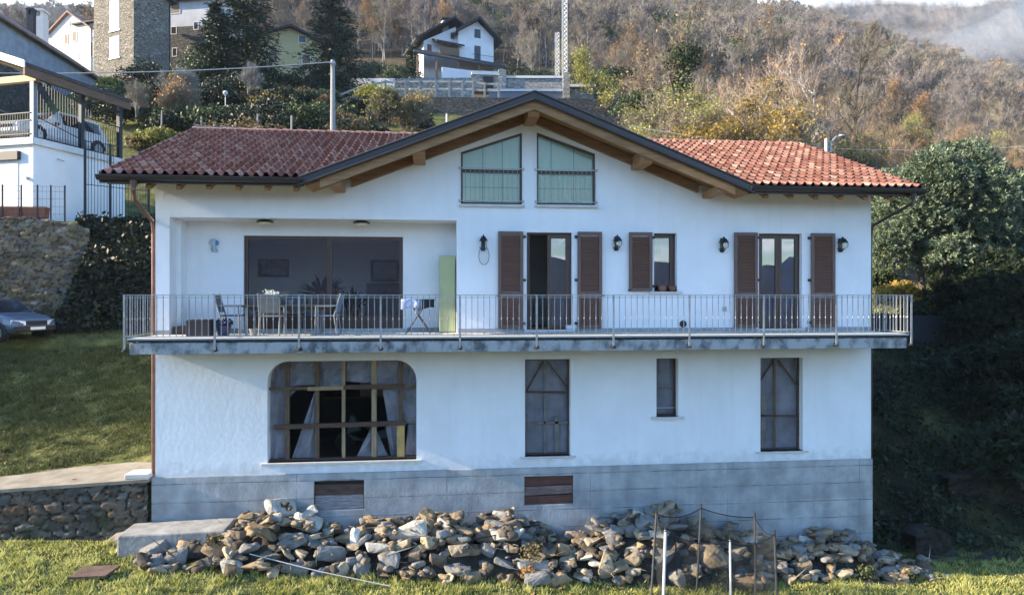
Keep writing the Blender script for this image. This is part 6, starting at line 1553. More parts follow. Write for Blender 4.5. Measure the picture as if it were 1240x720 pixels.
eb = lobes((.1, 0, 3.6), (2.7, 2.4, 3.0), 46, .70, 8) + lobes((-1.0, -.5, 2.2), (1.6, 1.6, 1.6), 16, .6, 9) + lobes((1.2, 0, 5.2), (1.3, 1.4, 1.5), 12, .6, 10) + [(0, 0, 3.4, 2.1, 2.0, 2.4)]
plant_thing('evergreen_tree', 'large rounded grey green evergreen tree beside the house', 'tree', tufted_meshes(31, eb, 9500, 14, .135, LOLV, tr_), v)
v = foot(1206, 28.8); v.z = .0
eb = lobes((0, 0, 3.2), (2.3, 2.2, 3.1), 40, .72, 18) + lobes((-1.0, -.6, 1.8), (1.6, 1.4, 1.6), 14, .6, 19) + [(0, 0, 3.0, 1.8, 1.7, 2.4)]
plant_thing('evergreen_tree', 'second evergreen tree partly hidden in shade at the picture edge', 'tree', tufted_meshes(32, eb, 6500, 14, .145, LHED2, [[0, 0, 0, 0, 0, 2.5, .18, .12], [0, 0, 2.5, .8, .2, 4.2, .1, .04], [0, 0, 2.5, -.8, .2, 4.2, .1, .04]]), v)
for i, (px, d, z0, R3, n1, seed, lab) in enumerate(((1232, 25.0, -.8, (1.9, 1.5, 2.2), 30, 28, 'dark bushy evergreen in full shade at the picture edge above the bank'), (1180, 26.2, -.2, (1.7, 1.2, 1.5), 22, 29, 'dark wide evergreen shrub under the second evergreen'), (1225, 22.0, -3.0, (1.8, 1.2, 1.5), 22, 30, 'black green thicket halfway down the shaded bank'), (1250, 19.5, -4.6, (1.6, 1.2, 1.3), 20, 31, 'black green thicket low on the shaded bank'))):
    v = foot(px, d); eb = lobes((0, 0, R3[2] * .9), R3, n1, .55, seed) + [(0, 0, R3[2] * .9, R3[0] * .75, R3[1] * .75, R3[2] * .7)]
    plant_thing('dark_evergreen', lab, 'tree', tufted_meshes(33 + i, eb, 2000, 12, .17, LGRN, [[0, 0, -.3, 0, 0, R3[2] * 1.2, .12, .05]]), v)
for i, (px, d, w_, h_, mm, lab) in enumerate(((1092, 27.0, .8, 1.6, LYEL, 'yellow leaved shrub between house wall and evergreen trunk'), (1150, 26.3, .9, 1.3, LGRN, 'dark low shrub under the evergreen'), (1185, 25.9, 1.1, 1.8, LGRN, 'dark round shrub beside the evergreen on the bank top'), (1108, 26.4, .55, .9, LGRN, 'small dark shrub at the evergreen foot'), (1062, 30, .9, 1.8, LHED, 'green shrub by the yard path near the house wall'))):
    v = foot(px, d); eb = lobes((0, 0, h_ * .5), (w_ * .8, w_ * .8, h_ * .42), 10, w_ * .4, 40 + i) + [(0, 0, h_ * .45, w_ * .6, w_ * .6, h_ * .4)]
    plant_thing('shrub', lab, 'shrub', leafy_meshes(50 + i, eb, 3200, .06, mm, [[0, 0, 0, 0, 0, h_ * .6, .05, .02]], shell=.5), v)
# ---- conifers by the village
def conifer(seed, H, w, n=15):
    rng = np.random.RandomState(seed); segs = [[0, 0, 0, 0, 0, H, .26, .03]]; P = []; D = []
    for i in range(int(H * 2.6)):
        f = .06 + .93 * i / (H * 2.6); z = H * f; L0 = w * (1 - f) ** (.8 if seed != 62 else 1.0) * (1 if f > .15 else .75)
        for j in range(9):
            az = rng.uniform(0, 6.28); L = L0 * rng.uniform(.6, 1.12); out = np.array([np.cos(az), np.sin(az), -.18 + .5 * (f - .3)]); tip = np.array([0, 0, z]) + out * L
            segs.append([0, 0, z, *tip, .035, .008]); m_ = int(60 * L / w + 8)
            s = rng.uniform(.15, 1, m_); pp = np.array([0, 0, z]) + out * L * s[:, None]; pp[:, 2] -= .12 * (s * L) ** 1.3 * .4; pp += rng.normal(size=(m_, 3)) * np.array([.16, .16, .09]) * (1 + L * .25); P.append(pp); D.append(np.repeat(out[None], m_, 0))
    P = np.concatenate(P); D = unit(np.concatenate(D) + np.array([0, 0, -.25])); n_ = len(P)
    s = unit(np.cross(D + rng.normal(size=P.shape) * .5, rng.normal(size=P.shape))) * .065; l = .34 * rng.uniform(.6, 1.3, (n_, 1)); D2 = unit(D + rng.normal(size=P.shape) * .45)
    V = np.stack([P - s, P + s, P + D2 * l + s * .3, P + D2 * l - s * .3], 1).reshape(-1, 3); F_ = np.arange(4 * n_).reshape(n_, 4)
    cm = np_mesh('crown', V, [F_], LNEED); set_tone(cm, rng.uniform(0, 1, n_)); v, f = tubes(segs, 5); return np_mesh('trunk', v, [f], BARK), cm
plant_thing('conifer_tree', 'tall dark conifer left of the yellow house, its top out of view', 'tree', conifer(61, 15, 4.6), foot(299, 60, -1.0))
plant_thing('conifer_tree', 'broad dark conifer to the right of the yellow house', 'tree', conifer(62, 14, 4.5), foot(403, 62, -1.0))
plant_thing('small_conifer', 'small conical conifer beside the chalet', 'tree', conifer(63, 5.2, 1.5), foot(499, 92))
plant_thing('dark_conifer', 'dark conifer in the shade before the grey house', 'tree', conifer(64, 9, 2.8), foot(262, 58, -.5))
# ---- hillside gardens between house and village
GS_ = [  # px, py of the foot, distance, half width, height, leaves, label
 (118, 118, 52, 1.9, 2.4, LHED, 'round grey green bush under the tower house'), (135, 92, 60, 1.6, 1.9, LYG, 'bright green bush at the tower house foot'), (172, 90, 62, 2.2, 3.0, LGRN, 'dark green bush against the tower side wall'), (188, 96, 58, 1.2, 1.6, LHED, 'small green bush beside the garden post'),
 (224, 88, 62, 1.6, 1.7, LYEL, 'yellow shrub below the grey house'), (245, 92, 58, 2.2, 4.2, LHED, 'loose tall green shrub before the grey house'), (200, 128, 48, 2.6, 2.4, LGRN, 'dark garden hedge part beside the bare shrubs'), (240, 135, 45, 3.0, 1.9, LHED, 'clipped grey green hedge in the terraced garden'), (270, 136, 45, 2.6, 1.8, LHED, 'continuing grey green hedge by the white garden lamp'),
 (265, 158, 40, 2.1, 2.0, LBRN, 'olive brown round shrub over the roof ridge'), (300, 150, 41, 2.6, 2.4, LBRN, 'large olive brown shrub over the roof ridge'), (335, 152, 43, 3.2, 2.8, LGRN, 'dark rounded shrub below the power pole'), (378, 152, 44, 2.4, 2.4, LHED, 'green shrub right below the power pole'), (420, 155, 44, 2.0, 1.7, LBRN, 'low brown shrub along the roof line'),
 (196, 150, 42, 1.7, 1.4, LYG, 'light green herb bush on the garden wall'), (172, 152, 42, 1.2, 1.1, LBRN, 'pinkish brown low bush beside the deck roof'), (330, 118, 52, 2.0, 1.4, LYEL, 'golden low shrub on the garden terrace'), (366, 122, 54, 2.4, 1.6, LBRN, 'dry olive shrub beside the shed'), (230, 74, 66, 1.6, 1.5, LGRN, 'dark shrub at the grey house door'),
 (450, 116, 58, 1.7, 1.9, LYG, 'yellow green shrub behind the rail fence'), (368, 100, 61, 1.1, 1.2, LYG, 'small bright bush beside the concrete shed'), (455, 82, 86, 2.8, 2.2, LHED, 'grey green garden bushes below the chalet'), (478, 88, 82, 2.2, 2.2, LHED, 'olive green bush by the chalet terrace'), (430, 92, 76, 2.6, 2.6, LHED, 'pale green bush above the white garden wall'),
 (628, 90, 88, 2.6, 3.2, LGRN, 'dark evergreen bush right of the chalet veranda'), (655, 92, 84, 3.0, 2.8, LGRN, 'dark bush mass above the driveway wall'), (700, 102, 74, 2.4, 2.6, LGRN, 'dark bush behind the stone shed wall'), (745, 120, 64, 2.6, 3.2, LGRN, 'dark ivy covered bush past the stone sheds'), (735, 135, 58, 1.8, 2.0, LGRN, 'low dark bush over the retaining wall end'), (775, 150, 50, 2.2, 2.4, LHED, 'olive bush at the slope corner behind the gable'),
 (300, 112, 56, 3.0, 2.6, LGRN, 'dark hedge under the first conifer'), (210, 108, 54, 3.0, 2.2, LGRN, 'dark shaded hedge along the upper garden terrace'), (255, 112, 53, 3.0, 2.2, LGRN, 'dark shaded hedge continuing to the conifers'), (160, 112, 55, 2.6, 1.8, LGRN, 'dark shaded hedge below the tower house'), (340, 100, 60, 2.6, 2.2, LGRN, 'dark hedge in front of the yellow house'),
 (128, 130, 47, 2.2, 2.4, LGRN, 'dark bush behind the deck roof edge'), (505, 165, 50, 1.6, 1.5, LGRN, 'dark shrub at the foot of the retaining wall')]
rq = random.Random(99); where = {0: 'by the deck roof', 1: 'under the tower house', 2: 'in the terraced garden', 3: 'near the power pole', 4: 'below the rail fence'}
for k in range(34):
    px = 150 + k * 9.6 + rq.uniform(-6, 6); py = rq.uniform(108, 152); d = 60 - (py - 100) * .30 + rq.uniform(-1, 1); mm = rq.choice([LGRN, LGRN, LGRN, LHED, LBRN, LHED2]); nm = {id(LGRN): 'dark green', id(LHED): 'grey green', id(LBRN): 'olive brown', id(LHED2): 'mid green'}[id(mm)]
    GS_.append((px, py, d, rq.uniform(1.0, 2.1), rq.uniform(1.0, 2.0), mm, f"{'small' if k % 3 else 'broad'} {nm} garden bush {where[min(4, int((px - 150) / 66))]}, {['nearest the roof', 'halfway up the slope', 'highest on the slope'][0 if py > 138 else 1 if py > 122 else 2]}"))
for i, (px, py, d, w_, h_, mm, lab) in enumerate(GS_):
    v = at_d(px, py, d); g_ = gz(v.x, v.y); v.z = min(v.z, g_ + .2) if abs(v.z - g_) < 3 else v.z
    v.z = g_ - .1 if g_ > v.z - 1.2 else v.z - .2
    eb = lobes((0, 0, h_ * .5), (w_ * .85, w_ * .75, h_ * .42), 16, max(w_, h_) * .27, 70 + i) + [(0, 0, h_ * .42, w_ * .7, w_ * .6, h_ * .4)]
    plant_thing('shrub', lab, 'shrub', group='garden bushes on the hillside' if i >= 37 else None, s=1.0, rz=0, loc=v, meshes=leafy_meshes(90 + i, eb, 2600, .10, mm, [[0, 0, -.6, 0, 0, h_ * .6, .06, .02]], shell=.5))
PALET = mat('pale_grey_twigs', (.25, .235, .215), .9, .15, 2)
for i, (px, py, d, H, lab) in enumerate(((215, 128, 46, 2.8, 'pale leafless shrub behind the clipped hedge'), (231, 128, 46.5, 2.6, 'second pale leafless shrub behind the clipped hedge'), (300, 112, 50, 2.0, 'silvery round leafless shrub on the garden terrace'), (165, 140, 44, 2.2, 'brown leafless shrub behind the deck roof'))):
    v = at_d(px, py, d); v.z = max(v.z, gz(v.x, v.y)) - .1
    plant_thing('bare_shrub', lab, 'shrub', bare_meshes(160 + i, H * .8, .9, .04, PALET if i != 3 else TWIG, BARKP, per=4, tl=.45, tw=.013, nb=(6, 5, 3), multi=5, up=.7), v)
for i, (px, py, d, H, mm, lab) in enumerate(((467, 168, 47, 2.6, LYG, 'olive yellow shrub over the roof ridge'), (500, 168, 47, 2.7, LYEL, 'golden topped shrub over the roof ridge near the gable'), (220, 130, 45.5, 1.9, LORA, 'rust leaved shrub in front of the pale bare shrubs'))):
    v = at_d(px, py, d); v.z = max(v.z - 1, gz(v.x, v.y)) - .1
    plant_thing('autumn_shrub', lab, 'shrub', bare_meshes(170 + i, H, 1.3, .05, TWIG, BARK, per=6, tl=.5, tw=.022, nb=(7, 6, 3), multi=4, up=.7, leafm=mm, nleaf=900, ls=.09), v)
# garden posts, small lamp
for px, y0, y1, d in ((352, 168, 140, 34), (540, 160, 138, 36), (311, 165, 138, 40), (195, 160, 134, 42), (243, 158, 141, 42)):
    a, b = at_d(px, y0, d), at_d(px, y1, d); g_ = min(a.z, gz(a.x, a.y))
    lab = {352: 'thin stake among the shrubs over the roof ridge', 540: 'short white stake behind the gable slope', 311: 'leaning grey garden stake above the roof ridge', 195: 'grey fence post on the garden wall', 243: 'grey fence post near the roof ridge end'}[px]
    solo(MB().tube([(a.x, a.y, g_ - .3), (b.x + .05, b.y, b.z)], .05, 8), 'garden_stake', GTIM if px != 540 else PALEC, lab, 'stake', (a.x, a.y, g_ - .3))
a, b = at_d(273, 122, 45), at_d(273, 113, 45); gl2 = thing('garden_lamp', 'small white globe lamp on a short post above the hedge', 'lamp', (a.x, a.y, a.z - .8))
MB().tube([(a.x, a.y, a.z - 1.6), tuple(b)], .03, 8).build('post', STEEL, gl2); MB().lathe((b.x, b.y, b.z), [(.05, -.14), (.17, 0), (.13, .12), (.03, .17)], 12).build('globe', PALEC, gl2)
stone_wall('garden_wall', jag_wall([(-7.6, 24.6, 5, z_of(161, 41)), (-4.6, 25.2, 5, z_of(161, 41)), (1.0, 27, 5, z_of(166, 41))], .5, 9), SW_PALE, 'pale stone garden wall beside the deck, over the roof corner', (-4.6, 25, 6))
# ivy over the bank between the tall wall and the house
rg = np.random.RandomState(77); n_ = 24000
xs = rg.uniform(-8.3, 1.5, n_); ys = rg.uniform(10.2, 14.2, n_); zs = zt(xs, ys) + np.abs(rg.normal(size=n_)) * .16
V, F_ = leaves(rg, np.stack([xs, ys, zs], 1), .10, np.array([0, -.7, .5]), flat=.9)
me = np_mesh('ivy', V, [F_], LIVY); set_tone(me, rg.uniform(0, 1, n_)); tag(link('ivy', me), 'dark ivy hanging over the bank behind the house corner', 'ivy', kind='stuff')
# ------------------------------------------------------------------ the heap of field stones
ROCKC = [('ochre', (.26, .19, .115)), ('tan', (.34, .275, .19)), ('grey', (.19, .185, .175)), ('pale grey', (.40, .38, .33)), ('dark brown', (.08, .066, .05)), ('brown', (.155, .122, .088))]
def rock_mat(n, c):
    m = mat('stone_' + n.replace(' ', '_'), Vector(c) * .72, .9, .2, 5, .7, 16, col2=Vector(c) * 1.25, rnd=.18, detail=10, spec=.2); return m
def rock_mesh(seed, dims, m):
    rng = np.random.RandomState(seed); bm = bmesh.new()
    n = rng.randint(11, 19)
    for _ in range(n):
        d = unit(rng.normal(size=3)); d = np.sign(d) * np.abs(d) ** rng.uniform(.55, .85); d = d / max(np.abs(d).max(), 1e-6) * rng.uniform(.82, 1.0)
        bm.verts.new(d * np.array(dims) * .5)
    r = bmesh.ops.convex_hull(bm, input=bm.verts)
    bmesh.ops.delete(bm, geom=[v for v in bm.verts if not v.link_faces], context='VERTS')
    bmesh.ops.bevel(bm, geom=list(bm.edges), offset=min(dims) * .07, segments=1, affect='EDGES', profile=.6)
    bmesh.ops.triangulate(bm, faces=bm.faces)
    bmesh.ops.subdivide_edges(bm, edges=[e for e in bm.edges if e.calc_length() > min(dims) * .25], cuts=1, use_grid_fill=True)
    for v in bm.verts:
        p = np.array(v.co); q = p * 9 / max(dims); k = math.sin(q[0] * 2.1 + seed) * math.sin(q[1] * 2.7 + 1.3 * seed) + .5 * math.sin(q[2] * 5.3 + q[0] * 4 + seed)
        v.co = Vector(p * (1 + .035 * k + rng.uniform(-.012, .012)))
    bmesh.ops.recalc_face_normals(bm, faces=bm.faces)
    me = bpy.data.meshes.new('field_stone'); bm.to_mesh(me); bm.free(); me.materials.append(m); return me
rr = random.Random(42)
prof = [(183, 662), (200, 652), (230, 645), (262, 648), (285, 628), (312, 620), (330, 612), (352, 622), (375, 628), (400, 634), (425, 640), (450, 632), (475, 630), (505, 628), (530, 622), (552, 617), (570, 640), (590, 624), (610, 617), (625, 625), (642, 640), (662, 642), (690, 650), (705, 645), (725, 632), (745, 628), (765, 624), (790, 618), (805, 616), (830, 632), (850, 634), (880, 640), (905, 645), (935, 655), (960, 660), (985, 650), (1010, 645), (1030, 650), (1050, 662), (1075, 672), (1095, 684), (1112, 692), (1130, 715)]
PX_, PZ_ = [], []
for px, py in prof: q = on_y(px, py + 3, -.55); PX_.append(q.x); PZ_.append(q.z)
def top_z(x): return float(np.interp(x, PX_, PZ_))
def yf(x): return np.interp(x, [0, 9, 12, 17], [-1.75, -1.72, -1.5, -1.02])
YF = -1.75
HR = .06; hx0, hy0 = -1.2, -2.6; HNX, HNY = int(21 / HR), int(2.7 / HR)
HX = hx0 + np.arange(HNX) * HR; HY = hy0 + np.arange(HNY) * HR
gxx, gyy = np.meshgrid(HX, HY, indexing='ij'); HM = zt(gxx, gyy)
TZ = np.interp(gxx, PX_, PZ_); G0 = HM.copy(); FF = np.interp(gyy / -yf(gxx), [-1.08, -.86, -.63, -.34, 0], [0, .50, .84, 1.0, .97]); TGT = G0 + np.maximum(TZ - G0, 0) * FF
inx = (gxx > PX_[0]) & (gxx < PX_[-1])
CORE = np.where(inx, np.maximum(TGT - .26, G0 - .05), G0 - .05); HM = np.maximum(HM, CORE)
V = np.stack([gxx.ravel(), gyy.ravel(), (CORE + .05 * vnoise(gxx, gyy, 6)).ravel()], 1); ij = np.arange(HNX * HNY).reshape(HNX, HNY)
F_ = np.stack([ij[:-1, :-1].ravel(), ij[1:, :-1].ravel(), ij[1:, 1:].ravel(), ij[:-1, 1:].ravel()], 1)
cz_ = CORE.ravel()[F_].mean(1); g0_ = G0.ravel()[F_].mean(1); F_ = F_[cz_ > g0_ - .04]
tag(link('rubble', np_mesh('rubble', V, [F_], mat('rubble_fill', (.04, .033, .025), .95, .4, 5, .9, 12), smooth=True)), 'dark earthy rubble filling the gaps under the heaped stones', 'rubble', kind='stuff')
rmesh = []
for i in range(36):
    L_ = [.44, .52, .62, .38, .72, .48][i % 6]; cn = ROCKC[[0, 1, 2, 1, 3, 4, 5, 0, 2][i % 9]]
    dims = (L_ * rr.uniform(.9, 1.1), L_ * rr.uniform(.5, .85), L_ * rr.uniform(.30, .68)); rmesh.append((rock_mesh(300 + i, dims, rock_mat(*cn)), dims, cn[0], L_))
special = [  # px, py, size, colour, label, dims ratio, tilt
 (430, 650, .44, 'pale grey', 'bright white upright pointed stone near the middle of the heap', (.55, .35, 1.0), .2),
 (496, 646, .95, 'pale grey', 'largest pale flat slab leaning back on the heap', (1, .45, .55), -.35), (432, 684, .60, 'grey', 'grey stone with a round flat face low in the heap', (.8, .4, 1.0), .1),
 (360, 645, .75, 'tan', 'large tan boulder with a pointed ridge in the heap', (1, .6, .75), .5), (676, 700, .62, 'ochre', 'squared ochre block low at the heap front', (1, .6, .5), -.25),
 (864, 676, .85, 'tan', 'big pale boulder seen through the netting', (1, .7, .7), 0), (820, 700, .40, 'pale grey', 'round pale stone at the netting foot', (1, .9, .9), 0), (577, 700, .58, 'ochre', 'squared ochre brown stone at the heap foot by the grass', (1, .6, .5), .05),
 (503, 668, .62, 'tan', 'long tan stone leaning against the large pale slab', (1, .4, .32), -.55), (262, 668, .7, 'ochre', 'long ochre stone sloping down near the concrete plinth', (1, .45, .4), .45),
 (215, 675, .50, 'grey', 'grey angular stone at the left end of the heap front', (1, .7, .75), -.2), (282, 690, .62, 'pale grey', 'broad pale stone lying on the grass at the heap front', (1, .6, .5), .1), (766, 661, .58, 'tan', 'smooth tan stone high in the sunny middle of the heap', (1, .6, .5), .2),
 (732, 684, .7, 'tan', 'tall tan stone standing in the sunny part of the heap', (.6, .45, 1.0), -.25), (1100, 690, .45, 'tan', 'cap stone on the short stacked pillar ending the heap', (1, .7, .4), 0), (1085, 703, .6, 'ochre', 'ochre stone in the short stacked pillar ending the heap', (1, .6, .4), 0)]
rocks = []
def stamp(x, y, z, dims, rz):
    a, b = dims[0] / 2, dims[1] / 2; c, s = math.cos(rz), math.sin(rz)
    i0, i1 = int((x - a - b - hx0) / HR), int((x + a + b - hx0) / HR) + 1; j0, j1 = int((y - a - b - hy0) / HR), int((y + a + b - hy0) / HR) + 1
    i0, j0 = max(i0, 0), max(j0, 0); i1, j1 = min(i1, HNX), min(j1, HNY)
    dx, dy = gxx[i0:i1, j0:j1] - x, gyy[i0:i1, j0:j1] - y; u, w = (dx * c + dy * s) / a, (-dx * s + dy * c) / b; q = u * u + w * w
    return (slice(i0, i1), slice(j0, j1)), q
def put(me, dims, x, y, rz, tilt, lift=None):
    sl_, q = stamp(x, y, 0, dims, rz); m_ = q < .7
    if not m_.any(): return None
    base = np.percentile(HM[sl_][m_], 72); z = base + dims[2] * .40
    if lift is not None: z = lift
    return sl_, q, z
def commit(sl_, q, z, dims): HM[sl_] = np.where(q < 1, np.maximum(HM[sl_], z + dims[2] * .42 * np.sqrt(np.clip(1 - q * .8, 0, 1))), HM[sl_])
for px, py, sz, cn, lab, ra, tilt in special:
    yy = float(np.interp((py - 612) / 95, [0, 1], [-.45, yf(on_y(px, py, -1).x) - .1])); q0 = on_y(px, py, yy); dims = tuple(sz * r for r in ra)
    me = rock_mesh(900 + px, dims, rock_mat(cn, dict(ROCKC)[cn] if lab[:6] != 'bright' else (.62, .61, .59)) if lab[:6] != 'bright' else rock_mat('white', (.66, .65, .63)))
    o = bpy.data.objects.new('field_stone', me); COL.objects.link(o); zz = max(q0.z, gz(q0.x, yy) + dims[2] * .3); o.location = (q0.x, yy, zz); o.rotation_euler = (rr.uniform(-.2, .2), tilt, rr.uniform(-.3, .3))
    tag(o, lab, 'stone', 'field stones heaped along the concrete base'); sl_, q = stamp(q0.x, yy, 0, dims, 0); commit(sl_, q, zz, dims); rocks.append(o)
tries = 0
def label_rock(cn, L_): return f"{'small' if L_ < .46 else 'large' if L_ > .6 else 'middle sized'} {cn} rough field stone in the heap along the base"
while len(rocks) < 292 and tries < 9000:
    tries += 1; me, dims, cn, L_ = rr.choice(rmesh)
    x = rr.uniform(PX_[0] + .1, PX_[-1] - .1); y = rr.uniform(yf(x) - .1, -.22); rz = rr.uniform(-.7, .7) + (math.pi if rr.random() < .5 else 0); s = rr.uniform(.75, 1.2); dm = tuple(k * s for k in dims)
    r_ = put(me, dm, x, y, rz, 0)
    if r_ is None: continue
    sl_, q, z = r_; i, j = int((x - hx0) / HR), int((y - hy0) / HR)
    if z + dm[2] * .35 > TGT[i, j] + .10 and not (z < gz(x, y) + dm[2] * .5 and rr.random() < .3): continue
    if HM[i, j] > CORE[i, j] + .5: continue
    o = bpy.data.objects.new('field_stone', me); COL.objects.link(o); o.location = (x, y, z); o.rotation_euler = (rr.uniform(-.45, .35), rr.uniform(-.4, .4), rz); o.scale = (s, s, s)
    tag(o, label_rock(cn, L_), 'stone', 'field stones heaped along the concrete base'); commit(sl_, q, z, dm); rocks.append(o)
print('ROCKS', len(rocks), tries)
# smaller stones filling the surface
parts = []; sm = [rock_mesh(500 + i, (.24, .17, .13), rock_mat('tan', ROCKC[1][1])) for i in range(6)]
tri = []
for me in sm:
    bm = bmesh.new(); bm.from_mesh(me); bmesh.ops.triangulate(bm, faces=bm.faces); tri.append((np.array([v.co[:] for v in bm.verts]), np.array([[v.index for v in f.verts] for f in bm.faces]))); bm.free()
fm_ = []
for k in range(1000):
    x = rr.uniform(PX_[0], PX_[-1]); y = rr.uniform(yf(x) - .25, -.08); i, j = int((x - hx0) / HR), int((y - hy0) / HR); v_, f_ = tri[k % 6]
    if HM[i, j] < G0[i, j] + .02 and rr.random() < .75: continue
    a = rr.uniform(0, 6.28); c, s = math.cos(a), math.sin(a); M_ = np.array([[c, -s, 0], [s, c, 0], [0, 0, 1]]) * rr.uniform(.5, 1.3); parts.append((v_ @ M_.T + [x, y, HM[i, j] - .03], f_)); fm_ += [rr.randrange(4)] * len(f_)
V, Fs = join(parts)
tag(link('small_rubble_stones', np_mesh('small_rubble_stones', V, Fs, [rock_mat(*ROCKC[i]) for i in (0, 4, 2, 5)], fmat=np.array(fm_))), 'small broken stones filling the gaps of the heap', 'rubble', kind='stuff')
# embedded dry stones on the right bank, its shade painted into their colour
shade_rocks = [(rock_mesh(700 + i, (.6, .4, .25), rock_mat('shade darkened', (.035, .034, .028))), (.6, .4, .25), 'dark', .5) for i in range(4)]
for k in range(14):
    me, dims, cn, L_ = shade_rocks[k % 4]; px = 1118 + (k % 7) * 18 + rr.uniform(-7, 7); d = 17.4 + 2.2 * (k // 7) + rr.uniform(-.2, .5); v = ground(px, d); v.z -= .04
    o = bpy.data.objects.new('field_stone', me); COL.objects.link(o); o.location = v; o.rotation_euler = (.5, rr.uniform(-.2, .2), rr.uniform(-.5, .5)); o.scale = (.9, .9, .6)
    tag(o, 'flat stone half sunk in the shaded bank beside the house', 'stone', 'flat stones on the shaded bank')
for lab, pts_, hh in (('dry stone wall remnant low on the shaded bank', ((1108, 17.2), (1150, 17.6)), .75), ('dry stone wall remnant higher on the shaded bank', ((1148, 19.3), (1262, 19.6)), .85)):
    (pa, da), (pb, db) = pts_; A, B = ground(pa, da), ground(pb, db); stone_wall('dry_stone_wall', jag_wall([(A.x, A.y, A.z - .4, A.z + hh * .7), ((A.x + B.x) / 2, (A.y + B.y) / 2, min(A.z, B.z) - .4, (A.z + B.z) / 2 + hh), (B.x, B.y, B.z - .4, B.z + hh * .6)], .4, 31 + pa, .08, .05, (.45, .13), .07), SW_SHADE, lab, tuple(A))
# concrete plinth by the corner, plate in the grass, pole on the stones
m = MB(); m.prism([(-.40, -.95, -5.4), (1.78, -.95, -5.4), (1.78, -.95, -4.02), (-.40, -.95, -4.06)], (0, .88, 0))
solo(m, 'concrete_plinth', mat('rough_plinth_concrete', (.27, .265, .25), .92, .28, 2.5, .5, 14, detail=9), 'long rough concrete plinth at the foot of the house corner', 'plinth', (.7, -.5, -4.8), bevel=.035)
q = MB(); q.prism([(-1.3, -.5, -4.7), (-.45, -.92, -4.9), (-.45, -.3, -4.2), (-.75, -.2, -4.25)], (.0, .3, 0)); solo(q, 'broken_concrete', CONCP, 'broken concrete lump leaning at the plinth end', 'rubble lump', (-.8, -.4, -4.7), bevel=.03)
v = on_y(114, 671, -1.9); z_ = gz(v.x, -1.9) + .06; q = MB(); q.prism([(v.x - .36, -2.15, z_ + .02), (v.x + .30, -2.12, z_ + .01), (v.x + .38, -1.65, z_ + .03), (v.x - .28, -1.68, z_ + .05)], (0, 0, .045)); solo(q, 'manhole_cover', mat('rusty_brown_plate', (.12, .075, .055), .9, .3, 6), 'rust brown square cover lying in the grass', 'cover', (v.x, -1.9, z_))
a, b = on_y(302, 670, -1.75), on_y(472, 709, -2.2); solo(MB().tube([tuple(a), tuple(a.lerp(b, .5) - Vector((0, 0, .03))), tuple(b)], .011, 8), 'thin_pole', mat('pale_pole', (.42, .42, .41), .6, .06, 4), 'thin pale pole lying slanted across the stone heap', 'pole', tuple(a))
a, b = on_y(575, 652, -1.2), on_y(640, 640, -.9); solo(MB().tube([tuple(a), tuple(b)], .012, 6), 'rusty_rod', BLACK, 'thin dark rod sticking out of the stones', 'rod', tuple(a))
# round netting enclosure on poles
net = thing('netting_enclosure', 'round dark netting enclosure on slim poles in front of the stones', 'netting', (13.2, -2.6, -5.7))
NETM = film_mat('dark_netting', (.03, .032, .034), .26, .9, 30)
poles = [(795, 620, 788, 730, -2.3, .022, 'd'), (806, 641, 803, 735, -3.1, .029, 'w'), (849, 613, 843, 730, -1.75, .022, 'd'), (884, 653, 885, 735, -3.2, .021, 'w'), (914, 624, 915, 730, -1.9, .022, 'd'), (938, 645, 941, 735, -2.6, .024, 'd')]
PT = []
DPOLE = mat('dark_pole_sleeve', (.06, .06, .062), .6, .15, 5); WPOLE = mat('pale_pole_tube', (.48, .49, .52), .45, .06, 5)
for px, py, bx, by, yy, r, kd in poles:
    t_p = on_y(px, py, yy); b_p = on_y(bx, by, yy); g_ = gz(b_p.x, yy); f_ = (t_p.z - g_ + .2) / max(t_p.z - b_p.z, .01); b_p = t_p.lerp(b_p, f_)
    po = MB().tube([tuple(b_p), tuple(t_p)], r, 10).build('pole', WPOLE if kd == 'w' else DPOLE, net)
    MB().tube([tuple(t_p - Vector((0, 0, .03))), tuple(t_p + Vector((0, 0, .07)))], [r * 1.15, r * .6], 8).build('pole_cap', BLACK, po); PT.append(t_p)
order = [1, 3, 5, 4, 2, 0]   # round the ring
rim = []; nv = []; nf = []
for a_, b_ in zip(order, order[1:] + order[:1]):
    P, Q = PT[a_], PT[b_]
    for k in range(12):
        f_ = k / 12; p = P.lerp(Q, f_); p.z -= .42 * f_ * (1 - f_) * (1.2 if (a_, b_) != (4, 2) else .6) + .03; rim.append(p)
rimo = MB().tube([tuple(p) for p in rim] + [tuple(rim[0])], .012, 6, cap=False).build('rim_cord', BLACK, net)
n_ = len(rim); rows = 8; q = MB()
for j in range(rows + 1):
    for p in rim:
        g_ = gz(p.x, p.y) + .02; f_ = j / rows; q.v.append((p.x + .02 * math.sin(9 * p.x + 5 * f_), p.y + .03 * math.sin(7 * p.x + 4 * f_), p.z * (1 - f_) + g_ * f_))
for j in range(rows):
    for i in range(n_): q.f.append((j * n_ + i, j * n_ + (i + 1) % n_, (j + 1) * n_ + (i + 1) % n_, (j + 1) * n_ + i))
q.build('netting', NETM, net, recalc=False, smooth=True)
a = PT[1]; arc = [(a.x, a.y, a.z), (a.x + .12, a.y, a.z - .03), (a.x + .2, a.y + .02, a.z - .14), (a.x + .24, a.y + .03, a.z - .9)]
MB().tube(arc, .014, 6).build('bent_rod', BLACK, net)
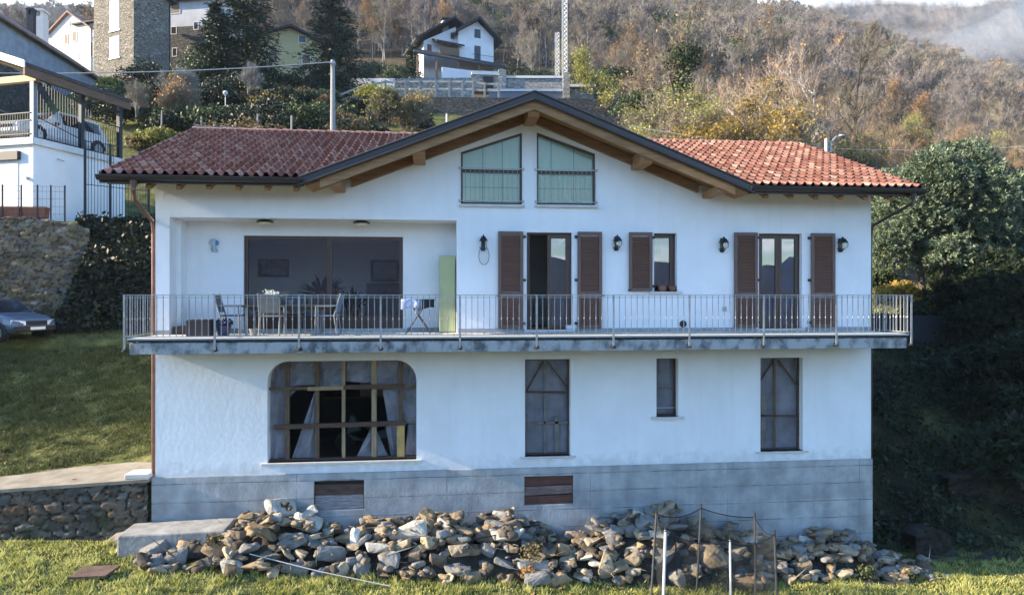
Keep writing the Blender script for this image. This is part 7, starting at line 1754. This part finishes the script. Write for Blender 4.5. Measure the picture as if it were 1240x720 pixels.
# ------------------------------------------------------------------ balcony things
def lamp(px, py, kind=0):
    v = on_y(px, py, 0); t = thing('wall_lamp', {585: 'black wall lamp with long hanging clear glass left of the open door', 746: 'black wall lamp with glass globe right of the open door', 874: 'black wall lamp with glass globe between narrow window and second door', 1017: 'black wall lamp with glass globe nearest the house corner'}[px], 'wall lamp', (v.x, 0, v.z))
    q = MB(); q.box((v.x - .045, -.03, v.z - .17), (v.x + .045, -.001, v.z + .17)); q.tube([(v.x, -.02, v.z + .12), (v.x, -.12, v.z + .19), (v.x, -.17, v.z + .14)], .018, 8); q.tube([(v.x, -.02, v.z - .13), (v.x, -.10, v.z - .15), (v.x, -.15, v.z - .09)], .012, 8); q.build('bracket', BLACK, t)
    for s in (-1, 1):
        q = MB(); q.tube([(v.x, -.02, v.z - .10), (v.x + s * .06, -.04, v.z - .13), (v.x + s * .085, -.03, v.z - .08)], .01, 6); q.build('scroll', BLACK, t)
        q = MB(); q.tube([(v.x, -.02, v.z + .10), (v.x + s * .06, -.04, v.z + .10), (v.x + s * .085, -.03, v.z + .06)], .01, 6); q.build('scroll', BLACK, t)
    MB().lathe((v.x, -.17, v.z), [(.10, .055), (.075, .10), (.04, .15), (.015, .165)], 14).build('hood', BLACK, t)
    GL = glass_mat('lamp_glass', (.95, .96, .95), .02, ior=1.12)
    if kind: MB().lathe((v.x + .01, -.17, v.z), [(.04, -.50), (.10, -.44), (.13, -.32), (.12, -.20), (.07, -.08), (.05, .04)], 16).build('glass_globe', GL, t, smooth=True)
    else:
        MB().lathe((v.x, -.17, v.z), [(.03, -.10), (.085, -.06), (.105, .0), (.09, .05)], 16).build('glass_globe', GL, t, smooth=True)
        MB().lathe((v.x, -.17, v.z), [(.02, -.05), (.04, -.02), (.03, .03)], 10).build('bulb', mat('cream_bulb', (.8, .74, .55), .4, .02, 3), t)
for px in (585, 746, 874, 1017): lamp(px, 295 if px < 800 else 297, px == 585)
for px, py, lab in ((321, 267, 'round ceiling lamp under the loggia roof near the house corner'), (438, 268, 'round ceiling lamp under the loggia roof over the big window')):
    v = on_y(px, py, .38); t = thing('ceiling_lamp', lab, 'ceiling lamp', (v.x, .38, 2.705)); MB().lathe((v.x, .38, 2.70), [(.19, -.045), (.20, -.03), (.13, .0), (.12, .005)], 20).build('mount', BLACK, t); MB().lathe((v.x, .38, 2.70), [(.03, -.115), (.11, -.10), (.15, -.046)], 18).build('bowl', mat('cream_glass', (.72, .66, .5), .3, .03, 3), t, smooth=True)
v = on_y(258, 294, .78); t = thing('wall_ornament', 'small blue and silver ornament with dangling ribbons on the loggia wall', 'ornament', (v.x, .78, v.z)); q = MB()
for k in range(9): a = -1.0 + k * .28; q.tube([(v.x + .02, .76, v.z + .08), (v.x + .02 + .09 * math.cos(a + 1.2), .74, v.z + .02), (v.x - .06 + .022 * k, .76, v.z - .14 - .04 * (k % 3))], .013, 6)
q.build('ribbons', mat('silver_blue', (.45, .55, .65), .3, .1, 6, metallic=.5), t); MB().lathe((v.x + .1, .75, v.z), [(.015, -.05), (.04, -.02), (.035, .03), (.01, .06)], 10).build('blue_figure', mat('blue_glaze', (.06, .22, .45), .3, .1, 5), t); MB().lathe((v.x, .775, v.z), [(.01, -.008), (.10, -.006), (.10, .006)], 18, Matrix.Rotation(R(90), 3, 'X')).build('dish', STONES, t)
t = thing('cabinet', 'tall pale green cabinet at the end of the loggia', 'cabinet', (6.48, .5, ZF)); GRN = mat('pale_green_paint', (.40, .43, .22), .5, .05, 2)
MB().box((6.30, .16, ZF + .02), (6.675, .70, 1.90)).build('body', GRN, t, bevel=.01); MB().box((6.315, .145, ZF + .06), (6.66, .159, 1.87)).build('door', GRN, t); MB().box((6.34, .12, 1.0), (6.36, .146, 1.1)).build('handle', STEEL, t)
# table, chairs
WHM = mat('grey_white_metal', (.20, .205, .21), .5, .05, 5); DKT = mat('dark_table_top', (.05, .045, .04), .5, .1, 4)
xa, xb = on_y(296, 371, -.15).x, on_y(392, 371, -.15).x
t = thing('dining_table', 'dark outdoor dining table with pale legs before the big window', 'table', ((xa + xb) / 2, .1, ZF)); MB().box((xa, -.42, .70), (xb, .42, .74)).build('tabletop', DKT, t, bevel=.008); MB().box((xa + .1, -.32, .62), (xb - .1, .32, .70)).build('apron', DKT, t)
for x in (xa + .1, xb - .1):
    for y in (-.35, .35): MB().box((x - .025, y - .025, ZF), (x + .025, y + .025, .70)).build('leg', WHM, t)
def chair(x, y, rz, m, lab, cushion=None):
    t = thing('garden_chair', lab, 'chair', (x, y, ZF), 'chairs round the balcony table', rz)
    for sx in (-1, 1):
        MB().tube([(sx * .22, -.22, 0), (sx * .22, -.20, .63), (sx * .22, .14, .64)], .017, 8).build('leg', m, t, local=True); MB().tube([(sx * .21, .26, 0), (sx * .21, .20, .42), (sx * .21, .34, .92)], .016, 8).build('leg', m, t, local=True)
        MB().box((sx * .22 - .03, -.22, .635), (sx * .22 + .03, .22, .66)).build('armrest', DARKM if m is not WHM else WHM, t, local=True)
    MB().box((-.22, -.23, .41), (.22, .22, .44)).build('seat', cushion or DARKM, t, local=True, bevel=.01); q = MB()
    q.prism([(-.2, .215, .50), (.2, .215, .50), (.2, .335, .90), (-.2, .335, .90)], (0, .02, 0)); q.build('backrest', cushion or DARKM, t, local=True)
BLUC = mat('blue_cushion', (.12, .17, .26), .9, .2, 5); PALC = mat('pale_cushion', (.22, .21, .19), .9, .15, 6)
chair(on_y(281, 390, .1).x, .1, R(90), WHM, 'white framed garden chair with dark seat at the table end by the corner')
chair(on_y(330, 390, -.55).x, -.62, R(180), WHM, 'white framed chair with pale cushion on the rail side of the table', PALC)
chair(on_y(355, 390, .6).x, .56, 0, WHM, 'white framed chair between table and big window')
chair(on_y(396, 390, -.3).x, -.25, R(-95), WHM, 'white framed chair with blue cushion at the table end', BLUC)
def pot(px, py, y, r, h, m, lab, cat='pot', base=None):
    v = on_y(px, py, y); z0 = base if base is not None else v.z; return solo(MB().lathe((v.x, y, z0), [(r * .65, 0), (r * .95, h * .8), (r * 1.05, h * .82), (r * 1.05, h), (r * .85, h), (r * .8, h * .7)], 16), 'pot' if cat == 'pot' else cat.replace(' ', '_'), m, lab, cat, (v.x, y, z0), smooth=False)
pot(329, 371, -.05, .11, .20, mat('pale_blue_jug', (.45, .52, .56), .4, .1, 5), 'pale blue bowl of white flowers on the table', 'bowl', .74); pot(317, 371, -.1, .07, .06, PALC, 'small white dish on the table', 'dish', .74); pot(352, 371, 0, .06, .12, PALC, 'small pale jar on the table', 'jar', .74)
v = on_y(329, 366, -.05); V, F_ = leaves(np.random.RandomState(8), np.array([v.x, -.05, .98]) + np.random.RandomState(9).normal(size=(160, 3)) * [.09, .07, .045], .035); me = np_mesh('flowers', V, [F_], leaf_mat('white_flower_petals', (.5, .55, .5), (.8, .82, .8))); set_tone(me, np.random.RandomState(1).uniform(0, 1, 160)); tag(link('flower_bunch', me), 'bunch of white flowers in the bowl on the table', 'flowers')
pot(307, 402, -.75, .09, .16, PALC, 'small white bucket under the table side', 'bucket', ZF)
xa = on_y(228, 400, -.5).x; xb = on_y(257, 400, -.5).x; t = thing('planter_box', 'dark square planter box by the railing near the corner', 'planter', ((xa + xb) / 2, -.45, ZF)); MB().box((xa, -.65, ZF), (xb, -.25, .42)).build('box', mat('dark_box', (.025, .024, .026), .7, .15, 4), t, bevel=.01); MB().box((xa + .03, -.62, .42), (xb - .03, -.28, .435)).build('soil', mat('soil', (.04, .03, .02), .95), t)
solo(MB().tube([(xa + .02, -.5, .42), (xa + .0, -.45, .85), (xa + .0, -.45, .86)], [.012, .012, .022], 8), 'garden_tool', BLACK, 'thin dark stick standing in the planter box', 'stick', (xa, -.5, .42))
xa = on_y(216, 400, .3).x; solo(MB().box((xa - .05, .1, ZF), (xa + .45, .5, .26)), 'wooden_crate', TIMBD, 'low brown crate against the loggia cheek', 'crate', (xa, .3, ZF), bevel=.01)
v = on_y(271, 400, -.4); t = thing('flower_pot', 'round dark pot of blue flowers beside the planter box', 'flower pot', (v.x, -.4, ZF)); MB().lathe((v.x, -.4, ZF), [(.11, 0), (.16, .2), (.17, .22), (.14, .2)], 14).build('pot', mat('dark_blue_pot', (.03, .04, .09), .4, .1, 5), t)
rg = np.random.RandomState(4); P = np.array([v.x, -.4, ZF + .27]) + unit(rg.normal(size=(420, 3))) * np.array([.19, .17, .12]) * rg.uniform(.5, 1, (420, 1)); V, F_ = leaves(rg, P, .035); me = np_mesh('flowers', V - np.array([v.x, -.4, ZF]), [F_], leaf_mat('blue_dark_flowers', (.012, .02, .015), (.12, .16, .34), trans=.1)); set_tone(me, rg.uniform(0, 1, 420) ** 2); link('flowers', me, t)
# drying stand with cloths
x0 = on_y(486, 380, -.1).x; x1 = on_y(527, 380, -.1).x; xm = (x0 + x1) / 2; t = thing('drying_rack', 'folding drying stand with crossed legs beside the big window', 'drying rack', (xm, .0, ZF)); q = MB()
RUST = mat('dark_rack_metal', (.10, .085, .08), .6, .2, 6)
for y in (-.3, .3): MB().tube([(xm - .28, y, ZF), (xm + .22, y, .84)], .013, 8).build('leg', RUST, t); MB().tube([(xm + .28, y, ZF), (xm - .22, y, .84)], .013, 8).build('leg', RUST, t)
q = MB()
for y in np.linspace(-.3, .3, 6): q.tube([(x0, y, .86), (x1, y, .86)], .006, 6)
for x in (x0, xm - .22, xm + .22, x1): q.tube([(x, -.3, .86), (x, .3, .86)], .009, 6)
q.build('rack_bars', RUST, t)
def cloth(xa, xb, drop, m, lab, y=-.3):
    q = MB(); n = 14; g = []
    for j, (yy, zz) in enumerate(((y + .10, .80), (y + .0, .875), (y - .03, .86), (y - .045, .86 - drop * .5), (y - .04, .86 - drop))):
        for i in range(n + 1): u = i / n; g.append((xa + (xb - xa) * u, yy + .016 * math.sin(9 * u + j), zz - (.05 * math.sin(u * 5 + 1) * drop * 2 if j == 4 else 0)))
    k = n + 1; q.add(g, [(j * k + i, j * k + i + 1, (j + 1) * k + i + 1, (j + 1) * k + i) for j in range(4) for i in range(n)]); solo(q, 'cloth', m, lab, 'cloth', ((xa + xb) / 2, y, .8), smooth=True, recalc=False)
cloth(x0 + .0, x0 + .42, .20, mat('blue_white_cloth', (.20, .28, .48), .9, .4, 9, col2=(.62, .66, .76)), 'blue and white cloth hung over the drying stand'); cloth(x1 - .30, x1 - .02, .19, mat('dark_cloth', (.02, .02, .025), .9, .1, 4), 'dark cloth hung over the end of the drying stand'); cloth(xm - .06, xm + .08, .30, mat('dark_patterned_cloth', (.03, .03, .04), .9, .4, 8, col2=(.4, .42, .5)), 'small dark patterned cloth in the middle of the drying stand')
# pots on the narrow sill
for px, r, m, lab in ((801.5, .105, TERRA, 'round terracotta pot on the narrow window sill'), (813.5, .105, mat('brown_pot', (.16, .07, .045), .8, .15, 5), 'dark brown bowl pot on the narrow window sill')):
    v = on_y(px, 352, .06); solo(MB().lathe((v.x, .04, 1.052), [(r * .6, 0), (r, .07), (r * .9, .14), (r * .8, .13)], 14), 'pot', m, lab, 'pot', (v.x, .04, 1.052))
v = on_y(690, 397, .05); solo(MB().box((v.x - .09, .03, ZF + .075), (v.x + .05, .10, ZF + .17)), 'paper_box', WHP, 'small pale box on the threshold of the open door', 'box', (v.x, .06, ZF + .075))
# ------------------------------------------------------------------ inside the living room
FR = mat('dark_picture_frame', (.03, .025, .022), .5, .1, 4)
def picture(px0, px1, py0, py1, y, m, lab):
    a, b = on_y(px0, py1, y), on_y(px1, py0, y); t = thing('picture', lab, 'picture', ((a.x + b.x) / 2, y, a.z)); q = MB(); frame_rect(q, a.x, b.x, a.z, b.z, .07, y - .04, y); q.build('frame', FR, t); MB().box((a.x + .07, y - .02, a.z + .07), (b.x - .07, y - .005, b.z - .07)).build('canvas', m, t)
picture(313, 350, 314, 335, 4.96, mat('grey_landscape', (.08, .08, .10), .8, .5, 3, col2=(.30, .31, .36)), 'wide dark framed picture on the living room wall behind the left pane'); picture(449, 483, 315, 341, 4.96, mat('pale_landscape', (.20, .22, .26), .8, .5, 2, col2=(.5, .53, .58)), 'pale framed landscape above the sideboard behind the sliding door')
a, b = on_y(444, 380, 4.6), on_y(492, 343, 4.6); t = thing('sideboard', 'dark wooden sideboard under the framed landscape indoors', 'sideboard', ((a.x + b.x) / 2, 4.7, ZF)); MB().box((a.x, 4.5, ZF), (b.x, 4.95, b.z)).build('body', FR, t, bevel=.01); MB().box((a.x + .05, 4.48, .3), ((a.x + b.x) / 2 - .02, 4.499, b.z - .1)).build('door', FRAMEW, t); MB().box(((a.x + b.x) / 2 + .02, 4.48, .3), (b.x - .05, 4.499, b.z - .1)).build('door', FRAMEW, t)
for px, py0, py1, y, lab in ((390, 357, 326, 3.0, 'leafy house plant behind the middle of the big window'), (427, 372, 344, 3.6, 'dark bushy house plant beside the sideboard')):
    a, b = on_y(px, py0, y), on_y(px, py1, y); h_ = b.z - a.z; t = thing('house_plant', lab, 'plant', (a.x, y, ZF)); MB().lathe((a.x, y, ZF), [(.14, 0), (.18, max(a.z - ZF, .3) + .1), (.15, max(a.z - ZF, .3) + .05)], 12).build('pot', TERRA, t)
    rg = np.random.RandomState(px); dd = unit(rg.normal(size=(90, 3)) * [.8, .8, .3] + [0, 0, .7]); P0 = np.array([a.x, y, a.z]); s = unit(np.cross(dd, rg.normal(size=(90, 3)))) * .035; E = P0 + dd * h_ * rg.uniform(.6, 1.1, (90, 1)); Mi = P0 + dd * h_ * .55; V = np.stack([P0 + s * .2, Mi + s, E, Mi - s], 1).reshape(-1, 3) - np.array([a.x, y, ZF]); me = np_mesh('foliage', V, [np.arange(360).reshape(90, 4)], LGRN); set_tone(me, rg.uniform(0, 1, 90)); link('foliage', me, t)
t = thing('scooter', 'old scooter with round wheel parked in the cellar behind the torn sheeting', 'scooter', (4.3, 2.2, ZB)); M_ = Matrix.Rotation(R(90), 3, 'X')
MB().lathe((3.85, 2.2, ZB + .26), [(.14, -.05), (.26, -.05), (.26, .05), (.14, .05)], 18, M_).build('wheel', TYRE, t); MB().lathe((5.0, 2.2, ZB + .26), [(.14, -.05), (.26, -.05), (.26, .05), (.14, .05)], 18, M_).build('wheel', TYRE, t)
MB().prism([(3.9, 2.05, ZB + .5), (4.1, 2.05, ZB + .3), (4.6, 2.05, ZB + .3), (5.2, 2.05, ZB + .4), (5.25, 2.05, ZB + .75), (4.5, 2.05, ZB + .75), (4.3, 2.05, ZB + .4), (4.1, 2.05, ZB + .95), (4.0, 2.05, ZB + .95)], (0, .3, 0)).build('body', mat('dull_green_paint', (.06, .085, .08), .5, .1, 4), t, bevel=.03)
t = thing('old_radio', 'square pale box with a round dial on a shelf in the cellar', 'box', (4.45, 3.0, -1.75)); MB().box((4.15, 3.0, -1.78), (4.85, 3.4, -1.35)).build('case', mat('pale_brown_box', (.16, .14, .11), .8, .1, 4), t); MB().box((3.2, 2.95, -1.84), (5.6, 3.6, -1.785)).build('shelf', TIMBD, t); MB().lathe((4.5, 2.99, -1.56), [(.11, -.01), (.11, .01)], 16, M_).build('dial', BLACK, t)
# ------------------------------------------------------------------ grass blades
rg = np.random.RandomState(21)
GRM = leaf_mat('grass_blades', (.17, .20, .04), (.62, .60, .22), rough=.6, trans=.4)
GRB = leaf_mat('shade_darkened_grass', (.040, .055, .016), (.13, .14, .05), rough=.7, trans=.2)  # meadow grass darkened: shade over the bank put into the colour
def grass(x0, x1, y0, y1, n, h, keep=None):
    x = rg.uniform(x0, x1, n); y = rg.uniform(y0, y1, n)
    if keep is not None: k = keep(x, y); x, y = x[k], y[k]
    z = zt(x, y); patch = .5 + .35 * vnoise(x * 1.3, y * 1.3, 1.0) + .3 * vnoise(x + 3, y, 4.3); hh = h * (.25 + 1.05 * np.clip(patch, 0, 1) ** 1.5) * rg.uniform(.5, 1.3, len(x)); az = rg.uniform(0, 6.28, len(x)); w = .012 + .010 * rg.uniform(0, 1, len(x)); ln = rg.uniform(.2, .9, len(x)) * hh; la = rg.uniform(0, 6.28, len(x))
    s = np.stack([np.cos(az) * w, np.sin(az) * w, 0 * w], 1); P = np.stack([x, y, z - .01], 1); E = P + np.stack([np.cos(la) * ln, np.sin(la) * ln, hh], 1)
    return np.stack([P - s, P + s, E], 1).reshape(-1, 3), np.clip(.5 + .28 * vnoise(x, y, 1.9) + .22 * rg.normal(size=len(x)), 0, 1)
def not_built(x, y): return ~((x > -9) & (x < 0) & (y > -.2) & (y < .4)) & ~((x > -.45) & (x < 1.85) & (y > -1)) & (y < -.2 + 0 * x) & ~((x > .0) & (y > yf(x) + .25) & (x < 18.2)) 
def tufts(x0, x1, y0, y1, n, per, h, keep):
    cx_, cy_ = rg.uniform(x0, x1, n), rg.uniform(y0, y1, n); x = np.repeat(cx_, per) + rg.normal(size=n * per) * .035; y = np.repeat(cy_, per) + rg.normal(size=n * per) * .035; k = keep(x, y); x, y = x[k], y[k]; z = zt(x, y); hh = h * rg.uniform(.4, 1.2, len(x)); la = rg.uniform(0, 6.28, len(x)); az = rg.uniform(0, 6.28, len(x)); w = .011; s = np.stack([np.cos(az) * w, np.sin(az) * w, 0 * x], 1); P = np.stack([x, y, z - .01], 1); E = P + np.stack([np.cos(la) * hh * .7, np.sin(la) * hh * .7, hh], 1)
    return np.stack([P - s, P + s, E], 1).reshape(-1, 3), np.clip(np.repeat(rg.uniform(.1, 1, n), per)[k] + .12 * rg.normal(size=len(x)), 0, 1)
A = [grass(-11, 22, -7, -.05, 190000, .10, not_built), grass(-13, -.12, .45, 9.3, 110000, .11, lambda x, y: (y > .5 + np.maximum(x + 6.2, 0) * .24)), grass(17.1, 32, -.5, 9, 60000, .12, lambda x, y: rg.uniform(0, 1, len(x)) < .4 + .5 * (vnoise(x, y, .8) < .1)), grass(17.5, 34, 8.8, 14, 20000, .14), grass(-12, 0, 9.3, 12.6, 16000, .12)]
def meadow(B, m, name, label): 
    V = np.concatenate([a[0] for a in B]); me = np_mesh(name, V, [np.arange(len(V)).reshape(-1, 3)], m); set_tone(me, np.concatenate([a[1] for a in B])); tag(link(name, me), label, 'grass', kind='stuff')
bank = lambda x, y: (y > .5 + np.maximum(x + 6.2, 0) * .24)
meadow([A[0], A[3], tufts(-11, 21, -6.5, -.2, 1500, 26, .17, not_built)], GRM, 'grass', 'short patchy yellow green meadow grass before the house')
meadow([A[1], A[4], tufts(-12.5, -.2, .6, 9.3, 900, 26, .20, bank)], GRB, 'bank_grass', 'dull green grass on the bank beside the house and the car')
meadow([A[2]], leaf_mat('shade_darkened_weeds', (.015, .022, .008), (.05, .06, .022), rough=.8, trans=.1), 'bank_weeds', 'dark low weeds on the shaded bank past the downpipe')  # weed tones lowered so the bank's shade sits in their colour
# weeds at the stone heap
for i, (px, py, mm, h_, w_, lab) in enumerate(((645, 672, LBRN, .55, .5, 'dry red brown weeds growing through the stones'), (640, 695, LORA, .35, .35, 'rust coloured dead weeds at the heap foot'), (1050, 708, LHED, .4, .45, 'green leafy weed by the heap end'), (1100, 706, LBRN, .35, .3, 'thin dry twigs by the short stacked pillar'), (260, 655, LBRN, .3, .3, 'dry grass tuft between plinth and stones'), (870, 712, LHED, .3, .5, 'green weed at the netting foot'))):
    v = on_y(px, py, -1.75); yw = float(yf(v.x)) - .02; v = on_y(px, py, yw); z0 = max(gz(v.x, yw), v.z - h_ * .5); eb = [(0, 0, h_ * .5, w_ * .6, w_ * .5, h_ * .5)]
    tm, cm = leafy_meshes(400 + i, eb, 260, .035, mm, [[0, 0, -.05, .05, 0, h_ * .8, .006, .003], [0, 0, 0, -.1, .02, h_ * .7, .006, .003], [0, 0, 0, .12, -.02, h_ * .6, .006, .003]], shell=.9); plant_thing('weed', lab, 'weed', (tm, cm), (v.x, yw, z0))
# fallen leaves
rg = np.random.RandomState(12); x = np.concatenate([rg.uniform(-10, 20, 500), rg.uniform(-11, -.3, 350)]); y = np.concatenate([rg.uniform(-6, -1.9, 500), rg.uniform(1.3, 9, 350)])
V, F_ = leaves(rg, np.stack([x, y, zt(x, y) + .06], 1), .045, np.array([0, 0, 1.]), flat=1.5); me = np_mesh('fallen_leaves', V, [F_], LBRN); set_tone(me, rg.uniform(0, 1, len(F_))); tag(link('fallen_leaves', me), 'brown fallen leaves scattered over the grass', 'leaves', kind='stuff')
# low ivy and bramble on the right bank, dark leaves standing in for shade
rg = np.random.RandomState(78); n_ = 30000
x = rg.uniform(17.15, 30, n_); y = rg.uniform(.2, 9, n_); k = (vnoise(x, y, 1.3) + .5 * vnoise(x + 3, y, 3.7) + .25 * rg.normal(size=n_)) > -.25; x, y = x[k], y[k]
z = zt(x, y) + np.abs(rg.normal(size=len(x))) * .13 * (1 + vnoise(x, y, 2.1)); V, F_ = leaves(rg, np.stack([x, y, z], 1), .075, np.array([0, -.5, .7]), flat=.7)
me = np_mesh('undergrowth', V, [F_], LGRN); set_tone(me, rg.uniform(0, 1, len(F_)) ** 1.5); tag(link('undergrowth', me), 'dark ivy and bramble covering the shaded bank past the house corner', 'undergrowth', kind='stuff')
